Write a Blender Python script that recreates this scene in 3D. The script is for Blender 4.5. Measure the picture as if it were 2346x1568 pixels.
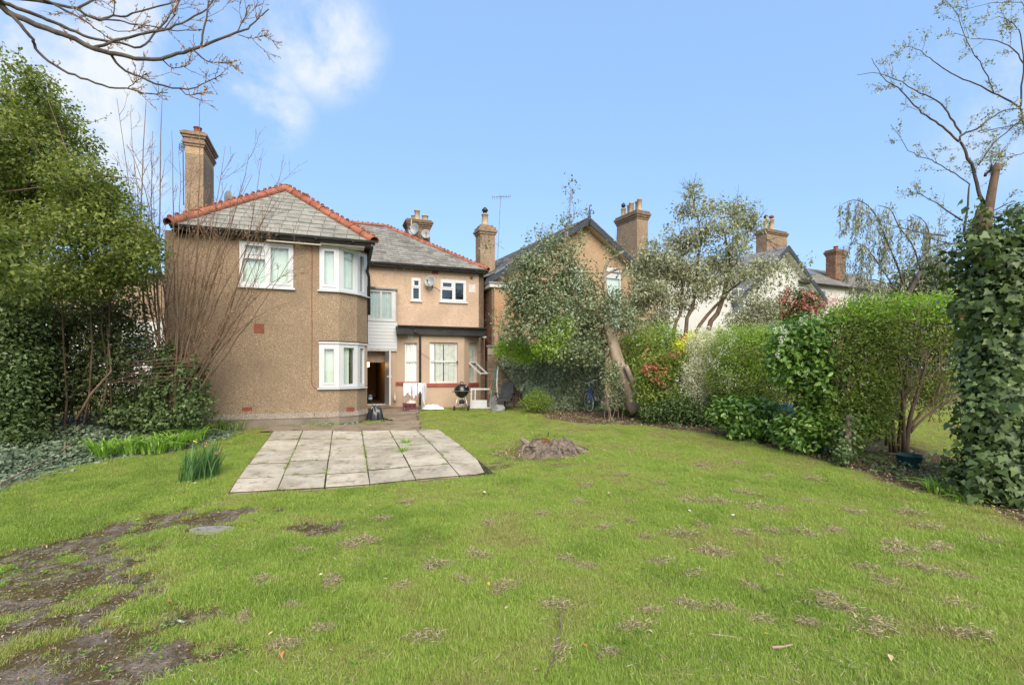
import bpy, math, random
import numpy as np
from mathutils import Vector, Matrix

random.seed(7)
RNG = np.random.default_rng(11)
R = math.radians
scene = bpy.context.scene
for o in list(bpy.data.objects):
    bpy.data.objects.remove(o)
COL = scene.collection

# ------------------------------------------------------------------ camera
# all lengths in metres; pixel helpers use a 2346 x 1568 reading of the photograph
F, CX, HY, CZ = 1130.0, 1173.0, 848.0, 2.31
cam_d = bpy.data.cameras.new('camera')
cam = bpy.data.objects.new('camera', cam_d)
COL.objects.link(cam)
cam.location = (0, 0, CZ)
cam.rotation_euler = (R(90), 0, 0)
cam_d.sensor_width = 36.0
cam_d.lens = 36.0 * F / 2346.0
cam_d.shift_y = 64.0 / 2346.0
cam_d.clip_start = 0.05
cam_d.clip_end = 3000
scene.camera = cam

# ------------------------------------------------------------------ sky, sun, exposure
SUN_AZ, SUN_EL = R(168), R(38)          # azimuth clockwise from +Y: behind the camera
world = bpy.data.worlds.new('World')
scene.world = world
world.use_nodes = True
nt = world.node_tree
for n in list(nt.nodes):
    nt.nodes.remove(n)
L = nt.links.new
w_out = nt.nodes.new('ShaderNodeOutputWorld')
w_bg = nt.nodes.new('ShaderNodeBackground')
w_bg.inputs['Strength'].default_value = 0.10
sky = nt.nodes.new('ShaderNodeTexSky')
sky.sky_type = 'NISHITA'
sky.sun_disc = False
sky.sun_elevation = SUN_EL
sky.sun_rotation = SUN_AZ
sky.altitude = 50
sky.air_density = 1.0
sky.dust_density = 0.6
sky.ozone_density = 1.6
tc = nt.nodes.new('ShaderNodeTexCoord')
# thin spring haze: the sky is a little paler than the clear model
haze_mix = nt.nodes.new('ShaderNodeMix'); haze_mix.data_type = 'RGBA'
haze_mix.inputs[0].default_value = 0.78
haze_mix.inputs[7].default_value = (0.88, 1.50, 2.56, 1)
L(sky.outputs[0], haze_mix.inputs[6])
# soft clouds: broken noise kept to a few banks of the sky
nz = nt.nodes.new('ShaderNodeTexNoise')
nz.inputs['Scale'].default_value = 4.6
nz.inputs['Detail'].default_value = 9.0
nz.inputs['Roughness'].default_value = 0.6
nz.inputs['Distortion'].default_value = 0.3
L(tc.outputs['Generated'], nz.inputs['Vector'])
cloud_sum = None


def sky_dir(px, py):
    return Vector(((px - CX) / F, 1.0, (HY - py) / F)).normalized()


BANKS = [(sky_dir(-40, 120), 0.955, 0.995, 1.2), (sky_dir(110, 330), 0.965, 0.998, 1.0),
         (sky_dir(420, 170), 0.985, 1.0, 0.4), (sky_dir(735, 75), 0.9925, 0.9995, 1.1),
         (sky_dir(600, 235), 0.9955, 1.0, 1.0), (sky_dir(2330, 240), 0.992, 1.0, 0.55),
         (sky_dir(2230, -20), 0.992, 1.0, 0.35),
         (Vector((-0.6, -0.6, 0.5)).normalized(), 0.5, 0.95, 1.3), (Vector((0.6, -0.7, 0.45)).normalized(), 0.5, 0.95, 1.3),
         (Vector((0.95, 0.1, 0.5)).normalized(), 0.9, 0.99, 0.9), (Vector((-0.1, -0.6, 0.8)).normalized(), 0.55, 0.95, 1.2),
         (Vector((0.0, 0.35, 0.95)).normalized(), 0.95, 0.995, 0.6)]
for d, a, b, amt in BANKS:
    dp = nt.nodes.new('ShaderNodeVectorMath'); dp.operation = 'DOT_PRODUCT'
    nm = nt.nodes.new('ShaderNodeVectorMath'); nm.operation = 'NORMALIZE'
    L(tc.outputs['Generated'], nm.inputs[0])
    L(nm.outputs[0], dp.inputs[0])
    dp.inputs[1].default_value = d
    mr = nt.nodes.new('ShaderNodeMapRange'); mr.interpolation_type = 'SMOOTHSTEP'
    mr.inputs['From Min'].default_value = a
    mr.inputs['From Max'].default_value = b
    mr.inputs['To Max'].default_value = amt
    L(dp.outputs['Value'], mr.inputs['Value'])
    if cloud_sum is None:
        cloud_sum = mr.outputs[0]
    else:
        ad = nt.nodes.new('ShaderNodeMath'); ad.operation = 'MAXIMUM'
        L(cloud_sum, ad.inputs[0]); L(mr.outputs[0], ad.inputs[1])
        cloud_sum = ad.outputs[0]
nr = nt.nodes.new('ShaderNodeMapRange'); nr.interpolation_type = 'SMOOTHSTEP'
nr.inputs['From Min'].default_value = 0.40
nr.inputs['From Max'].default_value = 0.66
L(nz.outputs['Fac'], nr.inputs['Value'])
mu = nt.nodes.new('ShaderNodeMath'); mu.operation = 'MULTIPLY'; mu.use_clamp = True
L(cloud_sum, mu.inputs[0]); L(nr.outputs[0], mu.inputs[1])
cl_mix = nt.nodes.new('ShaderNodeMix'); cl_mix.data_type = 'RGBA'
cl_mix.inputs[7].default_value = (2.35, 2.5, 2.65, 1)
L(mu.outputs[0], cl_mix.inputs[0])
L(haze_mix.outputs[2], cl_mix.inputs[6])
L(cl_mix.outputs[2], w_bg.inputs['Color'])
L(w_bg.outputs[0], w_out.inputs[0])

sun_d = bpy.data.lights.new('sun', 'SUN')
sun_d.energy = 1.5
sun_d.angle = R(50)
sun_d.color = (1.0, 0.91, 0.78)
sun = bpy.data.objects.new('sun', sun_d)
COL.objects.link(sun)
sun_dir = Vector((math.sin(SUN_AZ) * math.cos(SUN_EL), math.cos(SUN_AZ) * math.cos(SUN_EL), math.sin(SUN_EL)))
sun.rotation_euler = sun_dir.to_track_quat('Z', 'Y').to_euler()
sun.location = (-6, -6, 14)

vs = scene.view_settings
vs.view_transform = 'Standard'
vs.look = 'None'
vs.gamma = 1.0
vs.use_curve_mapping = False
vs.exposure = 1.92
scene.render.engine = 'CYCLES'
scene.cycles.max_bounces = 8
scene.cycles.diffuse_bounces = 3
scene.cycles.transparent_max_bounces = 12
scene.cycles.use_denoising = True

# ------------------------------------------------------------------ measuring helpers


def W(px, py, Y):
    return Vector(((px - CX) / F * Y, Y, CZ + (HY - py) / F * Y))


SL = 73.0 / F


def gz(x, y):
    """ground height: the garden rises gently to the house, then levels off"""
    y = np.asarray(y, dtype=float); x = np.asarray(x, dtype=float)
    k = 0.25
    lin = SL * np.clip(y, -30, 200)
    top = 1.14
    z = -k * np.log(np.exp(-np.clip(lin, -5, 20) / k) + np.exp(-top / k))
    z = z + 0.012 * np.sin(x * 1.7 + 0.4 * y) + 0.012 * np.sin(y * 1.3 - 0.7 * x)
    return z


def g(x, y):
    return float(gz(x, y))


def GP(px, py):
    """the point of the ground seen at this pixel"""
    lo, hi = 1.0, 60.0
    for _ in range(60):
        m = 0.5 * (lo + hi)
        p = W(px, py, m)
        if p.z > g(p.x, p.y):
            lo = m
        else:
            hi = m
    return W(px, py, lo)


def project(x, y, z):
    return CX + F * x / y, HY - F * (z - CZ) / y


class Fr:
    """upright wall frame: s along the wall, t out of it towards the garden, z up"""

    def __init__(self, ox, oy, ang):
        self.o = Vector((ox, oy)); self.a = ang
        self.d = Vector((math.cos(ang), math.sin(ang)))
        self.n = Vector((math.sin(ang), -math.cos(ang)))

    def p(self, s, t, z):
        q = self.o + self.d * s + self.n * t
        return Vector((q.x, q.y, z))

    def s(self, px, t=0.0):
        r = (px - CX) / F
        o = self.o + self.n * t
        return (r * o.y - o.x) / (self.d.x - r * self.d.y)

    def z(self, px, py, t=0.0):
        s = self.s(px, t)
        y = self.o.y + self.d.y * s + self.n.y * t
        return CZ + (HY - py) / F * y

    def at(self, px, py, t=0.0):
        return self.s(px, t), self.z(px, py, t)

    def off(self, s, t=0.0, dang=0.0):
        q = self.o + self.d * s + self.n * t
        return Fr(q.x, q.y, self.a + dang)


# ------------------------------------------------------------------ object helpers
ORG = {}


def root_of(o):
    while o.parent is not None:
        o = o.parent
    return o


def tag(o, label=None, cat=None, group=None, kind=None):
    if label: o['label'] = label
    if cat: o['category'] = cat
    if group: o['group'] = group
    if kind: o['kind'] = kind
    return o


def thing(name, loc, label, cat, group=None):
    o = bpy.data.objects.new(name, None)
    COL.objects.link(o)
    o.empty_display_size = 0.2
    o.location = loc
    return tag(o, label, cat, group)


def rloc(o):
    return root_of(o).location


def piece(name, me, parent, M):
    """one instance of shared mesh data, placed by a world matrix"""
    o = bpy.data.objects.new(name, me)
    COL.objects.link(o)
    if parent is not None:
        o.parent = parent
        M = Matrix.Translation(-Vector(rloc(parent))) @ M
    o.matrix_local = M if parent is not None else M
    return o


class MB:
    def __init__(self):
        self.v = []; self.f = []; self.m = []; self.mi = 0

    def poly(self, pts):
        i = len(self.v)
        self.v += [tuple(p) for p in pts]
        self.f.append(tuple(range(i, i + len(pts)))); self.m.append(self.mi)

    def hexa(self, a, b):
        """prism between two equal rings of points"""
        n = len(a); i = len(self.v)
        self.v += [tuple(p) for p in a] + [tuple(p) for p in b]
        self.f.append(tuple(range(i + n - 1, i - 1, -1)))
        self.f.append(tuple(range(i + n, i + 2 * n)))
        for k in range(n):
            j = (k + 1) % n
            self.f.append((i + k, i + j, i + n + j, i + n + k))
        self.m += [self.mi] * (n + 2)

    def fbox(self, fr, s0, s1, t0, t1, z0, z1):
        a = [fr.p(s0, t0, z0), fr.p(s1, t0, z0), fr.p(s1, t1, z0), fr.p(s0, t1, z0)]
        b = [fr.p(s0, t0, z1), fr.p(s1, t0, z1), fr.p(s1, t1, z1), fr.p(s0, t1, z1)]
        self.hexa(a, b)

    def bar(self, p, q, w, h=None, up=Vector((0, 0, 1))):
        p = Vector(p); q = Vector(q); h = h or w
        d = (q - p).normalized()
        x = d.cross(up)
        if x.length < 1e-4: x = d.cross(Vector((1, 0, 0)))
        x.normalize(); y = x.cross(d)
        o = [x * w / 2 + y * h / 2, -x * w / 2 + y * h / 2, -x * w / 2 - y * h / 2, x * w / 2 - y * h / 2]
        self.hexa([p + k for k in o], [q + k for k in o])

    def tube(self, pts, rad, n=6, cap=True):
        pts = [Vector(p) for p in pts]
        if not hasattr(rad, '__len__'): rad = [rad] * len(pts)
        i0 = len(self.v); ref = None
        for k, p in enumerate(pts):
            d = (pts[min(k + 1, len(pts) - 1)] - pts[max(k - 1, 0)])
            if d.length < 1e-9: d = Vector((0, 0, 1))
            d.normalize()
            if ref is None:
                ref = d.cross(Vector((0.31, 0.2, 0.93)))
                if ref.length < 1e-3: ref = d.cross(Vector((1, 0, 0)))
            x = (ref - d * ref.dot(d))
            if x.length < 1e-6: x = d.orthogonal()
            x.normalize(); ref = x; y = d.cross(x)
            for j in range(n):
                a = 2 * math.pi * j / n
                self.v.append(tuple(p + (x * math.cos(a) + y * math.sin(a)) * rad[k]))
        for k in range(len(pts) - 1):
            for j in range(n):
                a = i0 + k * n + j; b = i0 + k * n + (j + 1) % n
                self.f.append((a, b, b + n, a + n)); self.m.append(self.mi)
        if cap:
            self.f.append(tuple(range(i0 + n - 1, i0 - 1, -1))); self.m.append(self.mi)
            e = i0 + (len(pts) - 1) * n
            self.f.append(tuple(range(e, e + n))); self.m.append(self.mi)

    def lathe(self, c, prof, n=20, M=None, cap=True):
        """profile [(r, z)] turned about the vertical through c"""
        c = Vector(c); i0 = len(self.v)
        for r, z in prof:
            for j in range(n):
                a = 2 * math.pi * j / n
                q = Vector((r * math.cos(a), r * math.sin(a), z))
                if M is not None: q = M @ q
                self.v.append(tuple(c + q))
        for k in range(len(prof) - 1):
            for j in range(n):
                a = i0 + k * n + j; b = i0 + k * n + (j + 1) % n
                self.f.append((a, b, b + n, a + n)); self.m.append(self.mi)
        if cap:
            self.f.append(tuple(range(i0 + n - 1, i0 - 1, -1))); self.m.append(self.mi)
            e = i0 + (len(prof) - 1) * n
            self.f.append(tuple(range(e, e + n))); self.m.append(self.mi)

    def ring(self, c, ax, R0, r, n=24, m=6):
        c = Vector(c); ax = Vector(ax).normalized()
        x = ax.orthogonal().normalized(); y = ax.cross(x); i0 = len(self.v)
        for j in range(n):
            a = 2 * math.pi * j / n; d = x * math.cos(a) + y * math.sin(a)
            for k in range(m):
                b = 2 * math.pi * k / m
                self.v.append(tuple(c + d * (R0 + r * math.cos(b)) + ax * r * math.sin(b)))
        for j in range(n):
            for k in range(m):
                a = i0 + j * m + k; b = i0 + j * m + (k + 1) % m
                c2 = i0 + ((j + 1) % n) * m + (k + 1) % m; d2 = i0 + ((j + 1) % n) * m + k
                self.f.append((a, d2, c2, b)); self.m.append(self.mi)

    def grid(self, P):
        """P[i][j] -> sheet of quads"""
        ni = len(P); nj = len(P[0]); i0 = len(self.v)
        for row in P: self.v += [tuple(q) for q in row]
        for i in range(ni - 1):
            for j in range(nj - 1):
                a = i0 + i * nj + j
                self.f.append((a, a + 1, a + nj + 1, a + nj)); self.m.append(self.mi)

    def sheet(self, fr, s0, s1, z0, z1, holes, tf, tb, back=False):
        """wall panel with rectangular holes (a0, a1, b0, b1), with reveals from tf back to tb"""
        S = sorted({round(x, 5) for x in [s0, s1] + [h[0] for h in holes] + [h[1] for h in holes] if s0 - 1e-6 <= x <= s1 + 1e-6})
        Z = sorted({round(x, 5) for x in [z0, z1] + [h[2] for h in holes] + [h[3] for h in holes] if z0 - 1e-6 <= x <= z1 + 1e-6})

        def inh(a, b):
            return any(h[0] < a < h[1] and h[2] < b < h[3] for h in holes)
        for i in range(len(S) - 1):
            for j in range(len(Z) - 1):
                if inh((S[i] + S[i + 1]) / 2, (Z[j] + Z[j + 1]) / 2): continue
                self.poly([fr.p(S[i], tf, Z[j]), fr.p(S[i + 1], tf, Z[j]), fr.p(S[i + 1], tf, Z[j + 1]), fr.p(S[i], tf, Z[j + 1])])
                if back:
                    self.poly([fr.p(S[i], tb, Z[j + 1]), fr.p(S[i + 1], tb, Z[j + 1]), fr.p(S[i + 1], tb, Z[j]), fr.p(S[i], tb, Z[j])])
        for (a0, a1, b0, b1) in list(holes) + [(s0, s1, z0, z1)]:
            self.poly([fr.p(a0, tf, b0), fr.p(a1, tf, b0), fr.p(a1, tb, b0), fr.p(a0, tb, b0)])
            self.poly([fr.p(a0, tf, b1), fr.p(a0, tb, b1), fr.p(a1, tb, b1), fr.p(a1, tf, b1)])
            self.poly([fr.p(a0, tf, b0), fr.p(a0, tb, b0), fr.p(a0, tb, b1), fr.p(a0, tf, b1)])
            self.poly([fr.p(a1, tf, b0), fr.p(a1, tf, b1), fr.p(a1, tb, b1), fr.p(a1, tb, b0)])

    def mesh(self, name, mats, smooth=False, org=None):
        me = bpy.data.meshes.new(name)
        v = self.v
        if org is not None:
            v = [(a - org[0], b - org[1], c - org[2]) for a, b, c in v]
        me.from_pydata(v, [], self.f)
        if not isinstance(mats, (list, tuple)): mats = [mats]
        for m in mats: me.materials.append(m)
        if len(mats) > 1: me.polygons.foreach_set('material_index', self.m)
        if smooth: me.polygons.foreach_set('use_smooth', [True] * len(self.f))
        me.update()
        return me

    def build(self, name, mats, parent=None, smooth=False):
        org = rloc(parent) if parent is not None else None
        me = self.mesh(name, mats, smooth, org)
        o = bpy.data.objects.new(name, me)
        COL.objects.link(o)
        if parent is not None: o.parent = parent
        return o

    def single(self, name, mats, loc, label, cat, group=None, smooth=False):
        """a thing that is one mesh, with its origin at loc"""
        me = self.mesh(name, mats, smooth, loc)
        o = bpy.data.objects.new(name, me)
        COL.objects.link(o)
        o.location = loc
        return tag(o, label, cat, group)


def fast_mesh(name, V, quads=None, tris=None, rnd=None, mats=None):
    me = bpy.data.meshes.new(name)
    V = np.ascontiguousarray(V, dtype=np.float32)
    nq = 0 if quads is None else len(quads); ntri = 0 if tris is None else len(tris)
    me.vertices.add(len(V)); me.vertices.foreach_set('co', V.ravel())
    idx = []; start = []; tot = []
    if nq: idx.append(np.asarray(quads, dtype=np.int32).ravel())
    if ntri: idx.append(np.asarray(tris, dtype=np.int32).ravel())
    idx = np.concatenate(idx)
    me.loops.add(len(idx)); me.loops.foreach_set('vertex_index', idx)
    start = np.concatenate([np.arange(nq) * 4, nq * 4 + np.arange(ntri) * 3]).astype(np.int32)
    me.polygons.add(nq + ntri); me.polygons.foreach_set('loop_start', start)
    try:
        tot = np.concatenate([np.full(nq, 4), np.full(ntri, 3)]).astype(np.int32)
        me.polygons.foreach_set('loop_total', tot)
    except Exception:
        pass
    if rnd is not None:
        at = me.attributes.new('rnd', 'FLOAT', 'POINT')
        at.data.foreach_set('value', np.asarray(rnd, dtype=np.float32))
    for m in (mats or []): me.materials.append(m)
    me.update(calc_edges=True)
    me.validate()
    return me


# leaf outlines: (along the leaf, across it, out of its plane), faces fan out from the stalk
LEAF = {
    'blade': (np.array([[0, 0, 0], [.45, .5, .05], [1, 0, -.06], [.45, -.5, .05]]), np.array([[0, 1, 2, 3]])),
    'oval': (np.array([[0, 0, 0], [.3, .42, .07], [.7, .42, .06], [1, 0, -.08], [.7, -.42, .06], [.3, -.42, .07]]),
             np.array([[0, 3, 2, 1], [0, 5, 4, 3]])),
    'ivy': (np.array([[0, 0, 0], [-.12, .40, .03], [.22, .55, -.02], [.42, .32, .05], [1, 0, -.1], [.42, -.32, .05], [.22, -.55, -.02], [-.12, -.40, .03]]),
            np.array([[0, 3, 2, 1], [0, 5, 4, 3], [0, 7, 6, 5]])),
}


def nrmz(a):
    return a / np.maximum(np.linalg.norm(a, axis=1, keepdims=True), 1e-9)


def leaf_frames(N, D):
    N = nrmz(N)
    D = D - N * np.sum(D * N, axis=1, keepdims=True)
    D = nrmz(D)
    return D, np.cross(N, D), N


def leaf_arrays(P, N, D, size, width, shape):
    sv, sf = LEAF[shape]
    D, B, N = leaf_frames(N, D)
    sz = np.asarray(size)[:, None, None]
    V = P[:, None, :] + sz * (sv[None, :, 0:1] * D[:, None, :] + width * sv[None, :, 1:2] * B[:, None, :] + sv[None, :, 2:3] * N[:, None, :])
    k = len(sv)
    Q = sf[None, :, :] + (np.arange(len(P)) * k)[:, None, None]
    return V.reshape(-1, 3), Q.reshape(-1, 4), k


def leaf_cloud(name, parent, mat, P, N, D, size, width, shape='blade', rnd=None, kind='stuff'):
    org = np.array(rloc(parent)) if parent is not None else np.zeros(3)
    V, Q, k = leaf_arrays(P - org, N, D, size, width, shape)
    if rnd is None: rnd = RNG.random(len(P))
    me = fast_mesh(name, V, quads=Q, rnd=np.repeat(rnd, k), mats=[mat])
    o = bpy.data.objects.new(name, me)
    COL.objects.link(o)
    if parent is not None: o.parent = parent
    if kind: o['kind'] = kind
    return o


def single_leaves(name, parent, mats, P, N, D, size, width, shape, count):
    """the leaves that show largest become objects of their own; returns the mask of the rest"""
    C0 = np.array([0, 0, CZ])
    facing = np.abs(np.sum(nrmz(N) * nrmz(C0 - P), axis=1))
    val = size * (0.35 + facing) / np.linalg.norm(P - C0, axis=1)
    order = np.argsort(-val)[:count]
    rest = np.ones(len(P), bool); rest[order] = False
    sv, sf = LEAF[shape]
    mes = []
    for i, m in enumerate(mats):
        mes.append(fast_mesh(name, sv * np.array([1, width, 1]), quads=sf, rnd=np.full(len(sv), 0.5), mats=[m]))
    Dn, Bn, Nn = leaf_frames(N[order], D[order])
    for j, i in enumerate(order):
        M = Matrix(((Dn[j, 0], Bn[j, 0], Nn[j, 0], 0), (Dn[j, 1], Bn[j, 1], Nn[j, 1], 0), (Dn[j, 2], Bn[j, 2], Nn[j, 2], 0), (0, 0, 0, 1)))
        M = Matrix.Translation(Vector(P[i])) @ M @ Matrix.Scale(float(size[i]), 4)
        piece(name, mes[j % len(mes)], parent, M)
    return rest


def blob_points(blobs, n_clumps, per, sigma, k=3.0, flat=1.0):
    """leaf spots in clumps inside a list of ellipsoids (centre, radii[, weight]); k > 3 pushes clumps to the skin"""
    C = np.array([b[0] for b in blobs], float); Rr = np.array([b[1] for b in blobs], float)
    w = np.array([(b[2] if len(b) > 2 else 1.0) for b in blobs]) * (Rr.prod(axis=1) ** (2 / 3))
    w = w / w.sum()
    e = RNG.choice(len(blobs), n_clumps, p=w)
    d = nrmz(RNG.normal(size=(n_clumps, 3)))
    r = RNG.random(n_clumps) ** (1.0 / k)
    cc = C[e] + d * r[:, None] * Rr[e]
    out = nrmz(d / Rr[e])
    P = np.repeat(cc, per, axis=0) + RNG.normal(size=(n_clumps * per, 3)) * sigma * np.array([1, 1, flat])
    O = np.repeat(out, per, axis=0)
    tone = np.repeat(RNG.random(n_clumps), per)
    return P, O, tone


def pxblob(px, py, rx, ry, Y, dep, w=1.0):
    c = W(px, py, Y)
    return (tuple(c), (rx / F * Y, dep, ry / F * Y), w)


def leaf_dirs(O, up=0.5, out=0.4, rand=0.8, droop=0.2):
    n = len(O)
    N = O * out + np.array([0, 0, up]) + RNG.normal(size=(n, 3)) * rand
    D = O * 0.6 + RNG.normal(size=(n, 3)) * 0.8 + np.array([0, 0, -droop])
    return N, D

# ------------------------------------------------------------------ materials


def new_mat(name):
    m = bpy.data.materials.new(name)
    m.use_nodes = True
    t = m.node_tree
    for n in list(t.nodes): t.nodes.remove(n)
    out = t.nodes.new('ShaderNodeOutputMaterial')
    b = t.nodes.new('ShaderNodeBsdfPrincipled')
    t.links.new(b.outputs[0], out.inputs[0])
    return m, t, b, out


def N_(t, typ, **kw):
    n = t.nodes.new(typ)
    for k, v in kw.items(): setattr(n, k, v)
    return n


def mixc(t, fac, a, b, blend='MIX'):
    n = t.nodes.new('ShaderNodeMix'); n.data_type = 'RGBA'; n.blend_type = blend
    for sock, v in ((n.inputs[0], fac), (n.inputs[6], a), (n.inputs[7], b)):
        if isinstance(v, (int, float)): sock.default_value = v
        elif isinstance(v, tuple): sock.default_value = (v[0], v[1], v[2], 1)
        else: t.links.new(v, sock)
    return n.outputs[2]


def noise(t, scale, detail=4, rough=.55, vec=None, dist=0.0):
    n = t.nodes.new('ShaderNodeTexNoise')
    n.inputs['Scale'].default_value = scale; n.inputs['Detail'].default_value = detail
    n.inputs['Roughness'].default_value = rough; n.inputs['Distortion'].default_value = dist
    if vec is not None: t.links.new(vec, n.inputs['Vector'])
    return n.outputs['Fac']


def ramp(t, fac, lo, hi, smooth=True):
    n = t.nodes.new('ShaderNodeMapRange')
    n.interpolation_type = 'SMOOTHSTEP' if smooth else 'LINEAR'
    n.inputs['From Min'].default_value = lo; n.inputs['From Max'].default_value = hi
    t.links.new(fac, n.inputs['Value'])
    return n.outputs[0]


def mth(t, op, a, b=0.0, clamp=False):
    n = t.nodes.new('ShaderNodeMath'); n.operation = op; n.use_clamp = clamp
    for s, v in ((n.inputs[0], a), (n.inputs[1], b)):
        if isinstance(v, (int, float)): s.default_value = v
        else: t.links.new(v, s)
    return n.outputs[0]


def wpos(t):
    return t.nodes.new('ShaderNodeNewGeometry').outputs['Position']


def bump(t, b, h, strength, dist):
    n = t.nodes.new('ShaderNodeBump')
    n.inputs['Strength'].default_value = strength; n.inputs['Distance'].default_value = dist
    t.links.new(h, n.inputs['Height']); t.links.new(n.outputs[0], b.inputs['Normal'])


def plain(name, c, rough=.6, spec=.4, metal=0.0, var=.12, scale=3.0, c2=None, objvar=0.0, fine=0.0, fscale=80, bmp=0.0):
    m, t, b, o = new_mat(name)
    pos = wpos(t)
    c2 = c2 or tuple(x * (1 - 2.2 * var) for x in c)
    col = mixc(t, ramp(t, noise(t, scale, 5, .6, pos), .35, .7), c, c2)
    if fine:
        f = noise(t, fscale, 3, .7, pos)
        col = mixc(t, mth(t, 'MULTIPLY', ramp(t, f, .45, .7), fine), col, tuple(x * .45 for x in c))
    if objvar:
        oi = t.nodes.new('ShaderNodeObjectInfo')
        h = t.nodes.new('ShaderNodeHueSaturation')
        v = mth(t, 'ADD', mth(t, 'MULTIPLY', oi.outputs['Random'], 2 * objvar), 1 - objvar)
        t.links.new(v, h.inputs['Value']); t.links.new(col, h.inputs['Color'])
        h.inputs['Saturation'].default_value = 1
        col = h.outputs[0]
    t.links.new(col, b.inputs['Base Color'])
    b.inputs['Roughness'].default_value = rough
    b.inputs['Specular IOR Level'].default_value = spec
    b.inputs['Metallic'].default_value = metal
    if bmp: bump(t, b, noise(t, fscale, 4, .6, pos), bmp, .01)
    return m


def pebbledash(name, base, light, dark, stain, stones=52, stain_amt=.5, dark_amt=.32):
    """render thrown with small stones: each cell is one pebble"""
    m, t, b, o = new_mat(name)
    pos = wpos(t)
    vo = t.nodes.new('ShaderNodeTexVoronoi'); vo.inputs['Scale'].default_value = stones
    t.links.new(pos, vo.inputs['Vector'])
    sep = t.nodes.new('ShaderNodeSeparateColor'); t.links.new(vo.outputs['Color'], sep.inputs[0])
    v2 = t.nodes.new('ShaderNodeTexVoronoi'); v2.inputs['Scale'].default_value = stones * .42
    t.links.new(pos, v2.inputs['Vector'])
    s2 = t.nodes.new('ShaderNodeSeparateColor'); t.links.new(v2.outputs['Color'], s2.inputs[0])
    col = mixc(t, ramp(t, sep.outputs[0], .62, .9), base, light)
    col = mixc(t, mth(t, 'MULTIPLY', ramp(t, sep.outputs[1], .80, .86), dark_amt * 2), col, dark)
    col = mixc(t, mth(t, 'MULTIPLY', ramp(t, s2.outputs[2], .86, .95), mth(t, 'MULTIPLY', ramp(t, v2.outputs['Distance'], .5, .25), dark_amt * 1.9)), col, dark)
    big = noise(t, .9, 5, .6, pos)
    # weather streaks run down the wall
    mp = t.nodes.new('ShaderNodeMapping'); mp.inputs['Scale'].default_value = (2.2, 2.2, .28)
    t.links.new(pos, mp.inputs['Vector'])
    stk = noise(t, 1.6, 5, .6, mp.outputs[0])
    col = mixc(t, mth(t, 'MULTIPLY', ramp(t, big, .42, .74), stain_amt), col, stain)
    col = mixc(t, mth(t, 'MULTIPLY', ramp(t, stk, .52, .8), stain_amt * .8), col, stain)
    t.links.new(col, b.inputs['Base Color'])
    b.inputs['Roughness'].default_value = .92
    b.inputs['Specular IOR Level'].default_value = .15
    h = mth(t, 'SUBTRACT', 1.0, vo.outputs['Distance'])
    bump(t, b, h, .55, .012)
    return m


def leaf_mat(name, cols, rough=.45, transl=.3, spec=.4, use_obj=False):
    m, t, b, o = new_mat(name)
    if use_obj:
        fac = t.nodes.new('ShaderNodeObjectInfo').outputs['Random']
    else:
        a = t.nodes.new('ShaderNodeAttribute'); a.attribute_name = 'rnd'; fac = a.outputs['Fac']
    cr = t.nodes.new('ShaderNodeValToRGB')
    el = cr.color_ramp.elements
    cols = [tuple(min(.75, c * 1.8) for c in q) for q in cols]
    n = len(cols)
    el[0].position = 0; el[0].color = (*cols[0], 1)
    el[1].position = 1; el[1].color = (*cols[-1], 1)
    for i in range(1, n - 1):
        e = el.new(i / (n - 1)); e.color = (*cols[i], 1)
    t.links.new(fac, cr.inputs[0])
    col = cr.outputs[0]
    t.links.new(col, b.inputs['Base Color'])
    b.inputs['Roughness'].default_value = rough
    b.inputs['Specular IOR Level'].default_value = spec
    if transl:
        tr = t.nodes.new('ShaderNodeBsdfTranslucent')
        c2 = mixc(t, 1.0, col, (1.15, 1.25, .55), 'MULTIPLY')
        t.links.new(c2, tr.inputs[0])
        mx = t.nodes.new('ShaderNodeMixShader'); mx.inputs[0].default_value = transl
        t.links.new(b.outputs[0], mx.inputs[1]); t.links.new(tr.outputs[0], mx.inputs[2])
        t.links.new(mx.outputs[0], o.inputs[0])
    return m


def glass_mat(name, tint=(.94, .97, .95), refl=.75):
    m, t, b, o = new_mat(name)
    t.nodes.remove(b)
    fr = t.nodes.new('ShaderNodeLayerWeight'); fr.inputs[0].default_value = .5
    fr_ = mth(t, 'ADD', mth(t, 'MULTIPLY', mth(t, 'POWER', fr.outputs['Facing'], 3.5), .8), .085)
    gl = t.nodes.new('ShaderNodeBsdfGlossy'); gl.inputs['Roughness'].default_value = .02
    gl.inputs[0].default_value = (.95, .97, 1, 1)
    tp = t.nodes.new('ShaderNodeBsdfTransparent'); tp.inputs[0].default_value = (*tint, 1)
    # old panes are not quite flat
    bp = t.nodes.new('ShaderNodeBump'); bp.inputs['Strength'].default_value = .04; bp.inputs['Distance'].default_value = .02
    t.links.new(noise(t, 2.5, 2, .5, wpos(t)), bp.inputs['Height']); t.links.new(bp.outputs[0], gl.inputs['Normal'])
    mx = t.nodes.new('ShaderNodeMixShader')
    t.links.new(mth(t, 'MULTIPLY', fr_, 1.35 * refl, True), mx.inputs[0])
    t.links.new(tp.outputs[0], mx.inputs[1]); t.links.new(gl.outputs[0], mx.inputs[2])
    t.links.new(mx.outputs[0], o.inputs[0])
    return m


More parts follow.
